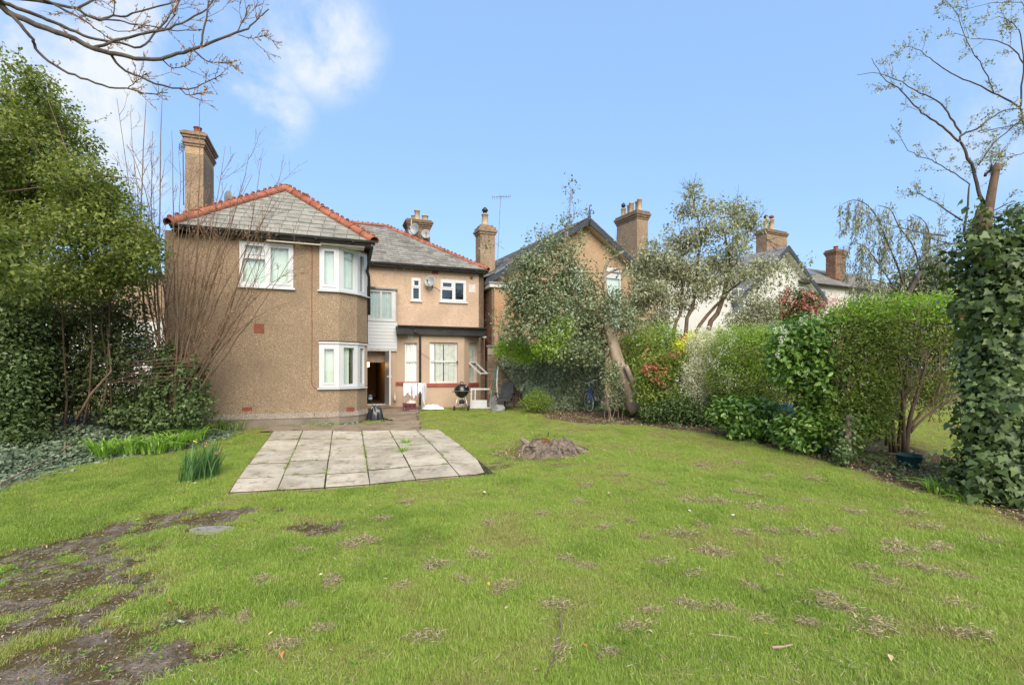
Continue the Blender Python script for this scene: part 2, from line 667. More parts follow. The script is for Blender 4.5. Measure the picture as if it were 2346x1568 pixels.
def concrete(name, c, c2, moss, scale=1.4, objvar=.06):
    m, t, b, o = new_mat(name)
    pos = wpos(t)
    col = mixc(t, ramp(t, noise(t, scale, 6, .65, pos), .38, .66), c, c2)
    col = mixc(t, mth(t, 'MULTIPLY', ramp(t, noise(t, scale * 2.3, 6, .75, pos, .4), .50, .66), .85), col, tuple(x * .55 for x in c2))
    col = mixc(t, mth(t, 'MULTIPLY', ramp(t, noise(t, 45, 4, .75, pos), .5, .72), .45), col, tuple(x * .5 for x in c2))
    mp = t.nodes.new('ShaderNodeMapping'); mp.inputs['Location'].default_value = (7, 3, 1)
    t.links.new(pos, mp.inputs['Vector'])
    col = mixc(t, mth(t, 'MULTIPLY', ramp(t, noise(t, scale * 3.1, 6, .7, mp.outputs[0]), .58, .72), .6), col, moss)
    oi = t.nodes.new('ShaderNodeObjectInfo')
    h = t.nodes.new('ShaderNodeHueSaturation')
    t.links.new(mth(t, 'ADD', mth(t, 'MULTIPLY', oi.outputs['Random'], 2 * objvar), 1 - objvar), h.inputs['Value'])
    t.links.new(col, h.inputs['Color'])
    t.links.new(h.outputs[0], b.inputs['Base Color'])
    b.inputs['Roughness'].default_value = .9
    b.inputs['Specular IOR Level'].default_value = .2
    bump(t, b, noise(t, 60, 5, .7, pos), .35, .008)
    return m


def bark(name, c, c2, scale=9):
    m, t, b, o = new_mat(name)
    pos = wpos(t)
    mp = t.nodes.new('ShaderNodeMapping'); mp.inputs['Scale'].default_value = (1, 1, .35)
    t.links.new(pos, mp.inputs['Vector'])
    n = noise(t, scale, 6, .65, mp.outputs[0])
    col = mixc(t, ramp(t, n, .35, .68), c, c2)
    t.links.new(col, b.inputs['Base Color'])
    b.inputs['Roughness'].default_value = .85; b.inputs['Specular IOR Level'].default_value = .2
    bump(t, b, noise(t, scale * 4, 4, .7, mp.outputs[0]), .5, .01)
    return m


MT = {}
MT['dash'] = pebbledash('pebbledash_brown', (.290, .208, .134), (.39, .30, .212), (.11, .077, .052), (.205, .148, .104), 56, .65, .27)
MT['dash_pale'] = pebbledash('pebbledash_pale', (.50, .352, .248), (.60, .46, .345), (.22, .155, .105), (.33, .25, .18), 54, .5, .18)
MT['dash_orange'] = pebbledash('pebbledash_orange', (.42, .235, .115), (.50, .34, .21), (.18, .10, .06), (.36, .255, .18), 46, .5, .22)
MT['dash_tan'] = pebbledash('pebbledash_tan', (.40, .262, .155), (.49, .36, .24), (.18, .12, .08), (.31, .215, .14), 46, .4, .2)
MT['dash_chimney'] = pebbledash('pebbledash_chimney', (.30, .21, .14), (.38, .285, .20), (.10, .072, .05), (.17, .125, .088), 46, .75, .36)
MT['plinth'] = plain('plinth_cement', (.27, .22, .17), .9, .2, var=.14, scale=2, fine=.4, fscale=60, bmp=.2)
MT['plinth_dash'] = pebbledash('plinth_pebble', (.27, .23, .18), (.37, .32, .27), (.12, .09, .07), (.20, .17, .14), 56, .4, .35)
MT['render_pink'] = plain('masonry_paint_pink', (.47, .345, .252), .85, .2, var=.06, scale=1.2, fine=.15, fscale=25, bmp=.12)
MT['upvc'] = plain('white_plastic', (.56, .57, .58), .4, .5, var=.02)
MT['white'] = plain('white_paint', (.56, .555, .54), .6, .3, var=.05, scale=4)
MT['dirty_white'] = plain('weathered_white_paint', (0.577, 0.562, 0.515), .7, .3, var=.09, scale=6, fine=.25)
MT['white_wall'] = plain('white_render', (.56, .55, .52), .85, .2, var=.05, scale=1.0, fine=.1)
MT['cream'] = plain('cream_paint', (0.510, 0.473, 0.375), .7, .3, var=.06)
MT['black'] = plain('black_plastic', (.022, .022, .022), .4, .5, var=.1)
MT['grey_gutter'] = plain('dark_grey_gutter', (.055, .052, .05), .45, .4, var=.2, scale=3)
MT['fascia_black'] = plain('black_bitumen', (.03, .028, .027), .55, .35, var=.25, scale=2)
MT['soffit_dark'] = plain('dark_stained_soffit', (.06, .045, .032), .7, .3, var=.2)
MT['red_sill'] = plain('red_tile_paint', (.34, .075, .05), .6, .4, var=.15, scale=6)
MT['terracotta'] = plain('orange_terracotta', (.36, .128, .078), .85, .2, var=.2, scale=5, objvar=.18, fine=.4, fscale=50)
MT['terra_vent'] = plain('terracotta_vent', (.30, .075, .045), .8, .2, var=.12)
MT['slate'] = plain('grey_slate', (.29, .275, .238), .85, .2, var=.14, scale=4, objvar=.13, fine=.3, fscale=35)
MT['slate_dark'] = plain('brown_grey_slate', (.25, .235, .205), .8, .25, var=.18, scale=3, objvar=.22, fine=.3, fscale=30)
MT['slate_far'] = plain('far_slate', (.25, .245, .24), .75, .3, var=.2, scale=3, fine=.3, fscale=12)
MT['underlay'] = plain('roof_underlay', (.05, .045, .04), .9, .1)
MT['lead'] = plain('lead_sheet', (.22, .23, .24), .5, .4, var=.12)
MT['barge'] = plain('grey_painted_timber', (.045, .05, .058), .5, .4, var=.15)
MT['pot_cream'] = plain('buff_clay_pot', (0.435, 0.338, 0.232), .8, .2, var=.14, scale=6, fine=.2)
MT['brick'] = plain('stock_brick', (.25, .175, .12), .9, .15, var=.2, scale=9, objvar=.28, fine=.35, fscale=60)
MT['brick_red'] = plain('red_brown_brick', (.25, .135, .09), .9, .15, var=.2, scale=9, objvar=.3, fine=.35, fscale=60)
MT['mortar'] = plain('lime_mortar', (.36, .31, .25), .95, .1, var=.12)
MT['steel'] = plain('dull_steel', (.42, .43, .44), .45, .5, .7, var=.1)
MT['dish'] = plain('grey_dish_paint', (.33, .35, .36), .5, .4, var=.08)
MT['blue_paint'] = plain('blue_cycle_paint', (.03, .085, .40), .3, .5, var=.08)
MT['rubber'] = plain('black_rubber', (.025, .025, .025), .8, .3)
MT['chrome'] = plain('bright_alloy', (.66, .66, .66), .35, .5, .5, var=.05)
MT['glass'] = glass_mat('window_glass')
MT['glass_dark'] = glass_mat('window_glass_dark', (.55, .6, .58))
MT['curtain'] = plain('white_curtain', (.74, .78, .72), .9, .1, var=.03, scale=5)
MT['curtain_grey'] = plain('net_curtain', (.50, .53, .48), .9, .1, var=.08, scale=7)
MT['obscure'] = plain('obscure_glass_grey', (.13, .16, .18), .35, .5, var=.1)
MT['hall'] = plain('hall_wall_brown', (.36, .21, .12), .7, .3, var=.1)
MT['hall_floor'] = plain('hall_floor', (.08, .045, .03), .7, .3)
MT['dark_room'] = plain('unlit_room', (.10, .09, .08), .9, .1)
MT['path'] = concrete('brown_concrete', (.29, .225, .16), (.21, .158, .11), (.09, .078, .04), 1.2, 0)
MT['slab'] = concrete('grey_paving', (.50, .44, .345), (.37, .315, .235), (.14, .12, .07), 1.8, .12)
MT['stone'] = concrete('grey_stone', (.26, .24, .21), (.20, .18, .155), (.10, .095, .05), 3, .12)
MT['bark_pale'] = bark('pale_bark', (.36, .285, .215), (.19, .145, .105), 5)
MT['bark_brown'] = bark('brown_bark', (.17, .115, .075), (.09, .062, .042), 9)
MT['bark_twig'] = bark('twig_bark', (.36, .27, .20), (.22, .165, .12), 12)
MT['bark_dark'] = bark('dark_bark', (.085, .065, .05), (.045, .036, .03), 9)
MT['bark_grey'] = bark('grey_branch_bark', (.105, .088, .074), (.052, .043, .036), 10)
MT['bark_shrub'] = bark('reddish_shrub_bark', (.215, .145, .10), (.115, .075, .052), 12)
MT['dead_wood'] = bark('dead_wood', (.215, .17, .13), (.085, .064, .047), 14)
MT['root'] = bark('pale_root', (.33, .27, .2), (.2, .155, .11), 14)
MT['rot'] = plain('rotten_heartwood', (.19, .095, .052), .95, .1, var=.25, scale=20, fine=.5, fscale=70)
# foliage
MT['lf_ever'] = leaf_mat('privet_leaf', [(.040, .056, .015), (.08, .102, .024), (.128, .150, .036), (.19, .205, .06)], .45, .4)
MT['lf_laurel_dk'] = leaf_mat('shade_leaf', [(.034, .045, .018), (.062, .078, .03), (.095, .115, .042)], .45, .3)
MT['lf_ivy'] = leaf_mat('ivy_leaf', [(.020, .034, .012), (.04, .062, .020), (.065, .095, .03), (.10, .135, .05)], .42, .2)
MT['lf_ivy_obj'] = leaf_mat('ivy_leaf_single', [(.022, .038, .012), (.042, .068, .02), (.07, .10, .03), (.12, .15, .05)], .40, .22, use_obj=True)
MT['lf_ivy_ground'] = leaf_mat('ground_ivy_leaf', [(.035, .055, .034), (.06, .085, .05), (.10, .13, .08), (.15, .18, .115)], .45, .15)
MT['lf_holly'] = leaf_mat('holly_leaf', [(.042, .058, .030), (.085, .108, .056), (.145, .168, .094), (.22, .235, .15)], .42, .22, spec=.4)
MT['lf_hedge'] = leaf_mat('hedge_leaf', [(.05, .075, .016), (.095, .135, .026), (.15, .19, .04), (.22, .25, .07)], .45, .4)
MT['lf_hedge_top'] = leaf_mat('hedge_tip_leaf', [(.10, .18, .02), (.16, .26, .03), (.22, .32, .045)], .45, .42)
MT['lf_laurel'] = leaf_mat('laurel_leaf', [(.03, .065, .012), (.06, .12, .02), (.11, .18, .035), (.20, .27, .08)], .28, .28, spec=.6)
MT['lf_laurel_obj'] = leaf_mat('laurel_leaf_single', [(.035, .075, .014), (.07, .135, .022), (.12, .19, .04), (.20, .27, .08)], .28, .28, .6, True)
MT['lf_lime'] = leaf_mat('lime_leaf', [(.10, .17, .02), (.18, .27, .035), (.27, .36, .06)], .5, .4)
MT['lf_yellow'] = leaf_mat('yellow_flower', [(.50, .42, .03), (.62, .55, .06), (.40, .40, .06)], .6, .3)
MT['lf_varieg'] = leaf_mat('variegated_leaf', [(.12, .14, .06), (.34, .33, .20), (.50, .47, .33), (.60, .57, .44)], .5, .25)
MT['lf_red'] = leaf_mat('red_young_leaf', [(.17, .05, .035), (.25, .085, .06), (.27, .15, .10)], .45, .25)
MT['lf_pink'] = leaf_mat('pink_flower', [(.20, .04, .04), (.30, .10, .09), (.40, .24, .21)], .5, .25)
MT['lf_grey'] = leaf_mat('grey_green_leaf', [(.08, .085, .05), (.135, .14, .085), (.21, .215, .14), (.29, .29, .20)], .55, .25)
MT['lf_willow'] = leaf_mat('hanging_leaf', [(.09, .095, .065), (.16, .165, .115), (.24, .245, .18)], .55, .25)
MT['lf_strap'] = leaf_mat('strap_leaf', [(.06, .13, .015), (.10, .20, .022), (.17, .28, .04), (.26, .36, .09)], .4, .35)
MT['lf_strap_obj'] = leaf_mat('strap_leaf_single', [(.06, .13, .015), (.11, .21, .025), (.18, .29, .045), (.26, .36, .09)], .4, .35, use_obj=True)
MT['lf_daff'] = leaf_mat('daffodil_leaf', [(.035, .085, .03), (.06, .125, .045), (.10, .17, .06)], .45, .3, use_obj=True)
MT['lf_dead'] = leaf_mat('dead_leaf', [(.16, .085, .045), (.30, .175, .095), (.42, .28, .16)], .8, .1)
MT['lf_litter'] = leaf_mat('leaf_litter', [(.10, .06, .04), (.20, .125, .08), (.33, .23, .15), (.07, .09, .035)], .9, .05)
MT['straw'] = leaf_mat('dry_moss_straw', [(.11, .085, .05), (.20, .155, .10), (.30, .24, .165)], .9, .1)

# ------------------------------------------------------------------ ground


def sdist(poly, x, y):
    """signed distance to a polygon, positive inside"""
    x = np.asarray(x, float); y = np.asarray(y, float)
    n = len(poly); d = np.full(x.shape, 1e9); ins = np.zeros(x.shape, bool)
    for i in range(n):
        x0, y0 = poly[i]; x1, y1 = poly[(i + 1) % n]
        ex, ey = x1 - x0, y1 - y0
        t = np.clip(((x - x0) * ex + (y - y0) * ey) / (ex * ex + ey * ey + 1e-12), 0, 1)
        d = np.minimum(d, np.hypot(x - x0 - t * ex, y - y0 - t * ey))
        c = ((y0 > y) != (y1 > y)) & (x < (x1 - x0) * (y - y0) / (y1 - y0 + 1e-12) + x0)
        ins ^= c
    return np.where(ins, d, -d)


def gxy(px, py):
    p = GP(px, py)
    return (p.x, p.y)


def vnoise(x, y, s, seed=0):
    """cheap value noise 0..1"""
    r = np.random.default_rng(seed).random((64, 64))
    u = np.asarray(x) / s; v = np.asarray(y) / s
    i = np.floor(u).astype(int); j = np.floor(v).astype(int)
    a = u - i; b = v - j
    a = a * a * (3 - 2 * a); b = b * b * (3 - 2 * b)
    q = lambda p, k: r[p % 64, k % 64]
    return (q(i, j) * (1 - a) + q(i + 1, j) * a) * (1 - b) + (q(i, j + 1) * (1 - a) + q(i + 1, j + 1) * a) * b


LAWN = [(-9.0, -1.0), gxy(-330, 1190), gxy(0, 1122), gxy(130, 1082), gxy(260, 1056), gxy(400, 1036), gxy(520, 1000), gxy(560, 974),
        gxy(640, 976), gxy(780, 974), gxy(842, 966), gxy(900, 966), gxy(962, 919), gxy(1130, 912), gxy(1180, 926), gxy(1240, 948), gxy(1262, 960),
        gxy(1330, 970), gxy(1480, 974), gxy(1560, 986), gxy(1700, 1006), gxy(1850, 1048), gxy(2000, 1094), gxy(2090, 1128),
        gxy(2200, 1152), gxy(2280, 1180), gxy(2346, 1205), (7.2, 5.2), (7.2, -1.0)]
PATIO = [gxy(523, 1133), gxy(848, 1113), gxy(1050, 1099), gxy(1127, 1083), gxy(1090, 1046), gxy(1005, 985), gxy(625, 990)]
PATH = [gxy(585, 992), gxy(625, 977), gxy(842, 973), gxy(898, 966), gxy(842, 948), gxy(836, 905), gxy(960, 905), gxy(968, 925), gxy(958, 948),
        gxy(968, 984), gxy(1010, 988)]
# worn places: (pixel, half length, half width, turn, strength)
BARE = [(60, 1268, 1.3, .30, 48, 1.0), (60, 1420, .8, .42, 47, .6), (150, 1505, .8, .38, 40, .62), (30, 1330, .8, .5, 48, .72), (215, 1225, .75, .2, 50, .95), (300, 1203, .6, .12, 30, .7), (470, 1186, .62, .17, 32, .95), (540, 1176, .35, .12, 30, .7),
        (485, 1213, .34, .10, 8, 1.0), (708, 1212, .33, .20, 5, 1.0), (60, 1380, .75, .22, 50, 1), (170, 1335, .55, .15, 50, .95), (90, 1440, .75, .22, 45, 1),
        (10, 1330, .45, .2, 45, .7), (230, 1545, .62, .28, 20, .95), (120, 1505, .6, .25, 30, .85), (330, 1490, .30, .12, 25, .7), (380, 1330, .3, .07, 40, .5), (1200, 1045, .8, .35, 15, .55),
        (1150, 1065, .35, .25, 40, .6), (1290, 1065, .45, .2, 0, .45), (400, 1240, .5, .1, 35, .5), (560, 1195, .4, .1, 15, .5), (1330, 985, .6, .15, 10, .4), (860, 1215, .30, .08, 10, .3)]
BAREW = [(*gxy(a, b), l, w, R(t), s) for a, b, l, w, t, s in BARE]


def bare_at(x, y):
    v = np.zeros(np.shape(x))
    wob = (vnoise(x, y, .26, 3) - .5) * 1.2 + (vnoise(x, y, .09, 4) - .5) * .9 + (vnoise(x, y, .04, 14) - .5) * .5
    for cx, cy, l, w, t, s in BAREW:
        dx = x - cx; dy = y - cy
        a = (dx * math.cos(t) + dy * math.sin(t)) / l; b = (-dx * math.sin(t) + dy * math.cos(t)) / w
        q = 1.42 - np.sqrt(a * a + b * b) + wob
        v = np.maximum(v, s * np.clip(q * 2.2, 0, 1))
    return v


def lawn_at(x, y):
    d = sdist(LAWN, x, y) + (vnoise(x, y, .5, 8) - .5) * .35
    return np.clip(d / .22 + .5, 0, 1)


def axis(lo, hi, st, far):
    a = list(np.arange(lo, hi + 1e-6, st))
    k = st; p = lo; left = []
    while p > -far:
        k *= 1.35; p -= k; left.append(p)
    k = st; p = a[-1]; right = []
    while p < far:
        k *= 1.35; p += k; right.append(p)
    return np.array(left[::-1] + a + right)


gx = axis(-11, 9.5, .11, 1500); gy = axis(1.5, 20.5, .11, 1500)
GXX, GYY = np.meshgrid(gx, gy)
gX = GXX.ravel(); gY = GYY.ravel()
gZ = gz(gX, gY)
near = (gX > -12) & (gX < 10) & (gY > 0) & (gY < 22)
lw = lawn_at(gX, gY); br = np.where(near, bare_at(gX, gY), 0)
outgarden = (gX > 8.6) | (gY > 22) | (gX < -14) | (gY < 0)
lw = np.where(outgarden, 1.0, lw)
gZ = gZ - np.where(near, br * .02, 0) + np.where(near, (vnoise(gX, gY, .16, 5) - .5) * .025 + (vnoise(gX, gY, .6, 6) - .5) * .03, 0)
ny, nx = GXX.shape
I = np.arange(ny * nx).reshape(ny, nx)
Q = np.stack([I[:-1, :-1], I[:-1, 1:], I[1:, 1:], I[1:, :-1]], -1).reshape(-1, 4)
gme = fast_mesh('ground', np.stack([gX, gY, gZ], 1), quads=Q)
for nm, arr in (('lawn', lw), ('bare', br)):
    at = gme.attributes.new(nm, 'FLOAT', 'POINT'); at.data.foreach_set('value', arr.astype(np.float32))


def ground_material():
    m, t, b, o = new_mat('garden_ground')
    pos = wpos(t)
    A = lambda n: (lambda a: (setattr(a, 'attribute_name', n), a.outputs['Fac'])[1])(t.nodes.new('ShaderNodeAttribute'))
    lawn = A('lawn'); bare = A('bare')
    n1 = noise(t, 1.1, 5, .6, pos); n2 = noise(t, 7, 6, .7, pos); n3 = noise(t, 60, 4, .7, pos); n4 = noise(t, 140, 3, .7, pos)
    green = mixc(t, ramp(t, n1, .35, .68), (.21, .235, .055), (.27, .245, .085))
    green = mixc(t, ramp(t, n2, .45, .75), green, (.20, .155, .085))
    green = mixc(t, mth(t, 'MULTIPLY', ramp(t, n3, .4, .7), .6), green, (.085, .085, .032))
    soil = mixc(t, ramp(t, n2, .35, .7), (.075, .052, .034), (.14, .10, .068))
    soil = mixc(t, ramp(t, n3, .52, .75), soil, (.22, .155, .10))
    soil = mixc(t, ramp(t, n4, .6, .75), soil, (.03, .022, .016))
    earth = mixc(t, ramp(t, n2, .35, .68), (.26, .215, .17), (.125, .10, .075))
    mp = t.nodes.new('ShaderNodeMapping'); mp.inputs['Location'].default_value = (3, 9, 0)
    t.links.new(pos, mp.inputs['Vector'])
    earth = mixc(t, mth(t, 'MULTIPLY', ramp(t, noise(t, 3.2, 6, .7, mp.outputs[0]), .42, .56), .92), earth, (.105, .078, .026))
    earth = mixc(t, ramp(t, n4, .64, .7), earth, (.34, .30, .26))
    earth = mixc(t, mth(t, 'MULTIPLY', ramp(t, n3, .5, .7), .75), earth, (.045, .034, .022))
    c = mixc(t, lawn, soil, green)
    c = mixc(t, ramp(t, bare, .25, .7), c, earth)
    t.links.new(c, b.inputs['Base Color'])
    b.inputs['Roughness'].default_value = .95; b.inputs['Specular IOR Level'].default_value = .1
    bump(t, b, mth(t, 'ADD', n3, n2), .9, .03)
    return m


gme.materials.append(ground_material())
gme.polygons.foreach_set('use_smooth', [True] * len(gme.polygons))
ground = bpy.data.objects.new('ground', gme)
COL.objects.link(ground)
ground['kind'] = 'structure'

# ------------------------------------------------------------------ patio of cast slabs, six columns, joints with weeds
pc = [Vector((*p, 0)) for p in (PATIO[0], PATIO[3], PATIO[5], PATIO[6])]
U0 = (Vector((math.cos(R(20.1)), math.sin(R(20.1)), 0)))


def pat(a, b):
    """patio square: a across, b up the garden"""
    f = [Vector((*PATIO[0], 0)), Vector((*gxy(848, 1113), 0)), Vector((*gxy(1132, 1088), 0))]
    front = f[0].lerp(f[1], a / .53) if a < .53 else f[1].lerp(f[2], (a - .53) / .47)
    back = pc[3].lerp(pc[2], a)
    q = front.lerp(back, b)
    return q


bed = MB()
for P in (PATIO, PATH):
    pass
n = 14
bedP = [[(lambda q: (q.x, q.y, g(q.x, q.y) + .030))(pat(i / n, j / n)) for j in range(n + 1)] for i in range(n + 1)]
bed.grid(bedP)
jointm = plain('joint_soil', (.055, .05, .03), .95, .1, var=.2, scale=9)
patio = bed.build('patio', jointm)
patio['kind'] = 'structure'
cols = [0, .175, .352, .528, .695, .862, 1.0]
rowsets = [[0, .14, .33, .56, .79, 1], [0, .16, .355, .585, .8, 1], [0, .15, .35, .57, .80, 1], [0, .17, .36, .58, .79, 1], [0, .17, .37, .56, .77, 1], [0, .22, .37, .57, .78, 1]]
rs = random.Random(5)
for ci in range(6):
    for ri in range(5):
        a0, a1 = cols[ci] + .0026, cols[ci + 1] - .0026
        rr = rowsets[ci]
        b0, b1 = rr[ri] + .006, rr[ri + 1] - .006
        mb = MB()
        lift = .0345 + rs.uniform(-.0025, .004); tx, ty = rs.uniform(-.003, .003), rs.uniform(-.003, .003)
        ring = []
        for (a, b) in ((a0, b0), (a0 * .5 + a1 * .5, b0), (a1, b0), (a1, b1), (a0 * .5 + a1 * .5, b1), (a0, b1)):
            if ci == 5 and ri == 0 and a == a1 and b == b0: a -= .03; b += .02
            q = pat(a, b)
            q.x += rs.uniform(-.008, .008); q.y += rs.uniform(-.008, .008)
            ring.append((q.x, q.y, g(q.x, q.y) + lift + tx * (a - a0) / .17 + ty * (b - b0) / .2))
        low = [(x, y, z - .045) for x, y, z in ring]
        inn = []
        cxx = sum(p[0] for p in ring) / 6; cyy = sum(p[1] for p in ring) / 6
        for x, y, z in ring:
            inn.append((cxx + (x - cxx) * .975, cyy + (y - cyy) * .985, z + .004))
        i = len(mb.v)
        mb.v += low + ring + inn
        for k in range(6):
            j = (k + 1) % 6
            mb.f.append((i + k, i + j, i + 6 + j, i + 6 + k)); mb.f.append((i + 6 + k, i + 6 + j, i + 12 + j, i + 12 + k))
        mb.f.append(tuple(i + 12 + k for k in range(6)))
        mb.m += [0] * 13
        mb.build('paving_slab', MT['slab'], patio)

# ------------------------------------------------------------------ path to the back door
bx = [p[0] for p in PATH]; by = [p[1] for p in PATH]
xs = np.arange(min(bx) - .2, max(bx) + .2, .07); ys = np.arange(min(by) - .2, max(by) + .2, .07)
XX, YY = np.meshgrid(xs, ys, indexing='ij')
sd = sdist(PATH, XX, YY) + (vnoise(XX, YY, .18, 21) - .5) * .10
mb = MB()
idm = {}
for i in range(len(xs)):
    for j in range(len(ys)):
        if sd[i, j] > 0:
            idm[i, j] = len(mb.v); mb.v.append((xs[i], ys[j], g(xs[i], ys[j]) + .03 + .012 * vnoise(xs[i], ys[j], .5, 2)))
for (i, j) in list(idm):
    if (i + 1, j) in idm and (i, j + 1) in idm and (i + 1, j + 1) in idm:
        mb.f.append((idm[i, j], idm[i + 1, j], idm[i + 1, j + 1], idm[i, j + 1])); mb.m.append(0)
pth = mb.build('path', MT['path'], None, True)
pth['kind'] = 'structure'

# ------------------------------------------------------------------ building helpers


def panes_part(parent, fr, rect, panes, name='window', mat='upvc', tf=.02, tb=-.05, glass='glass', curtain=None, sill=None, sash=(), sill_mat='upvc', sash_mat=None, room=True):
    """window: frame mesh, each pane a sub-part, sill, opening sash rings, curtain and the unlit room behind"""
    s0, s1, z0, z1 = rect
    mb = MB(); mb.sheet(fr, s0, s1, z0, z1, panes, tf, tb)
    w = mb.build(name, MT[mat], parent)
    for i, (a, b, c, d) in enumerate(panes):
        m = MB(); m.fbox(fr, a - .01, b + .01, tb + .012, tb + .02, c - .01, d + .01)
        m.build('pane', MT[glass if isinstance(glass, str) else glass[i]], w)
    for (a, b, c, d) in sash:
        m = MB(); m.sheet(fr, a, b, c, d, [(a + .045, b - .045, c + .05, d - .05)], tf + .018, tf - .002)
        m.build('sash', MT[sash_mat or mat], w)
    if sill:
        m = MB(); m.fbox(fr, s0 - sill[0], s1 + sill[0], tf + sill[1], tb, z0 - sill[2], z0 - .002)
        m.build('sill', MT[sill_mat], w)
    if curtain:
        for (a, b, cm) in curtain:
            k = max(6, int((b - a) * 34))
            P = [[fr.p(a + (b - a) * i / k, -.10 + .018 * math.sin(i * 1.9) + .01 * math.sin(i * .7 + 1), z) for z in (z0 - .05, z1 + .02)] for i in range(k + 1)]
            m = MB(); m.grid(P)
            m.build('curtain', MT[cm], w, True)
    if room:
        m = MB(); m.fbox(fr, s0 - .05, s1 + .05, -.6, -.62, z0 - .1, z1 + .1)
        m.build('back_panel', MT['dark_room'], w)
    return w


def rect_px(fr, x0, x1, y0, y1, t=0.0):
    """wall rectangle seen between these pixel columns and rows (rows read at its middle)"""
    s0, s1 = fr.s(x0, t), fr.s(x1, t)
    xm = (x0 + x1) / 2
    return (s0, s1, fr.z(xm, y1, t), fr.z(xm, y0, t))


def slate_mesh(w, h, th, mat):
    mb = MB()
    a = [(-w / 2, 0, 0), (w / 2, 0, 0), (w / 2, h, 0), (-w / 2, h, 0)]
    mb.hexa([Vector(p) for p in a], [Vector((x * .985, y, th)) for x, y, z in a])
    return mb.mesh('slate', mat)


def slate_plane(parent, e0, e1, up, n, rows, gauge, sw, lims, mat, seed, cap=300, th=.009, name='slate', rough=0.0):
    """courses of slates on a roof slope. e0, e1: eave ends; up: unit vector up the slope; lims(r) -> (s0, s1)
    along the eave. Up to cap slates are objects, the others one joined part."""
    rr = random.Random(seed)
    d = (e1 - e0).normalized()
    me = slate_mesh(sw - .006, gauge * 1.5, th * 1.7, MT[mat])
    rest = MB(); cnt = 0
    for k in range(rows):
        r = k * gauge
        s0, s1 = lims(r + gauge * .5)
        if s1 - s0 < .05: continue
        s = s0 - (sw * .5 if k % 2 else 0) - rr.uniform(0, .02)
        while s < s1:
            a, b = max(s, s0), min(s + sw, s1)
            s += sw
            if b - a < .05: continue
            c = e0 + d * ((a + b) / 2) + up * (r + rr.uniform(-.004, .004)) + n * (.028 + rr.uniform(-.002, .004))
            tilt = math.radians(3.6 + rr.uniform(-.5, .8))
            uy = (up * math.cos(tilt) - n * math.sin(tilt)); nn = d.cross(uy)
            if nn.dot(n) < 0: nn = -nn
            sx = (b - a) / sw
            M = Matrix(((d.x * sx, uy.x, nn.x, c.x), (d.y * sx, uy.y, nn.y, c.y), (d.z * sx, uy.z, nn.z, c.z), (0, 0, 0, 1)))
            if cnt < cap:
                piece(name, me, parent, M); cnt += 1
            else:
                i0 = len(rest.v)
                rest.v += [tuple(M @ v.co) for v in me.vertices]
                for p in me.polygons:
                    rest.f.append(tuple(i0 + q for q in p.vertices)); rest.m.append(0)
    if rest.f:
        o = rest.build(name + '_courses', MT[mat], parent)
        o['kind'] = 'stuff'
    return cnt


def crest_tile(L_, r, mat):
    """hip tile: rounded angle with a flange and two pierced rings on top"""
    mb = MB(); k = 8
    P = []
    for y in (0, L_ * .08, L_ * .08, L_):
        pr = []
        rad = r * (1.12 if y <= L_ * .08 and len(P) < 2 else 1.0)
        for j in range(k + 1):
            a = R(-20) + (R(220)) * j / k
            pr.append((rad * 1.12 * math.cos(a), y, rad * .85 * math.sin(a)))
        P.append(pr)
    mb.grid(P)
    top = r * .85
    for q in (.27, .73):
        c = Vector((0, L_ * q, top + r * .07)); m = 8
        ro, ri, hw = r * .40, r * .17, .026
        for j in range(m):
            a, b = 2 * math.pi * j / m, 2 * math.pi * (j + 1) / m
            f = lambda rad, an, x: c + Vector((x, rad * math.cos(an), rad * math.sin(an)))
            mb.poly([f(ro, a, hw), f(ro, b, hw), f(ro, b, -hw), f(ro, a, -hw)])
            mb.poly([f(ri, a, -hw), f(ri, b, -hw), f(ri, b, hw), f(ri, a, hw)])
            mb.poly([f(ri, a, hw), f(ri, b, hw), f(ro, b, hw), f(ro, a, hw)])
            mb.poly([f(ro, a, -hw), f(ro, b, -hw), f(ri, b, -hw), f(ri, a, -hw)])
    return mb.mesh('ridge_tile', mat)


def tile_run(parent, a, b, me, L_, name='hip_tile', lift=.05, seed=1):
    rr = random.Random(seed)
    d = (b - a); n = max(1, int(round(d.length / L_))); st = d.length / n
    d.normalize(); x = d.cross(Vector((0, 0, 1))).normalized(); up = x.cross(d)
    for i in range(n):
        c = a + d * (st * i) + up * (lift + rr.uniform(-.006, .008))
        M = Matrix(((x.x, d.x, up.x, c.x), (x.y, d.y, up.y, c.y), (x.z, d.z, up.z, c.z), (0, 0, 0, 1)))
        M = M @ Matrix.Rotation(rr.uniform(-.02, .02), 4, 'Y') @ Matrix.Scale(st / L_ * 1.0, 4, (0, 1, 0))
        piece(name, me, parent, M)


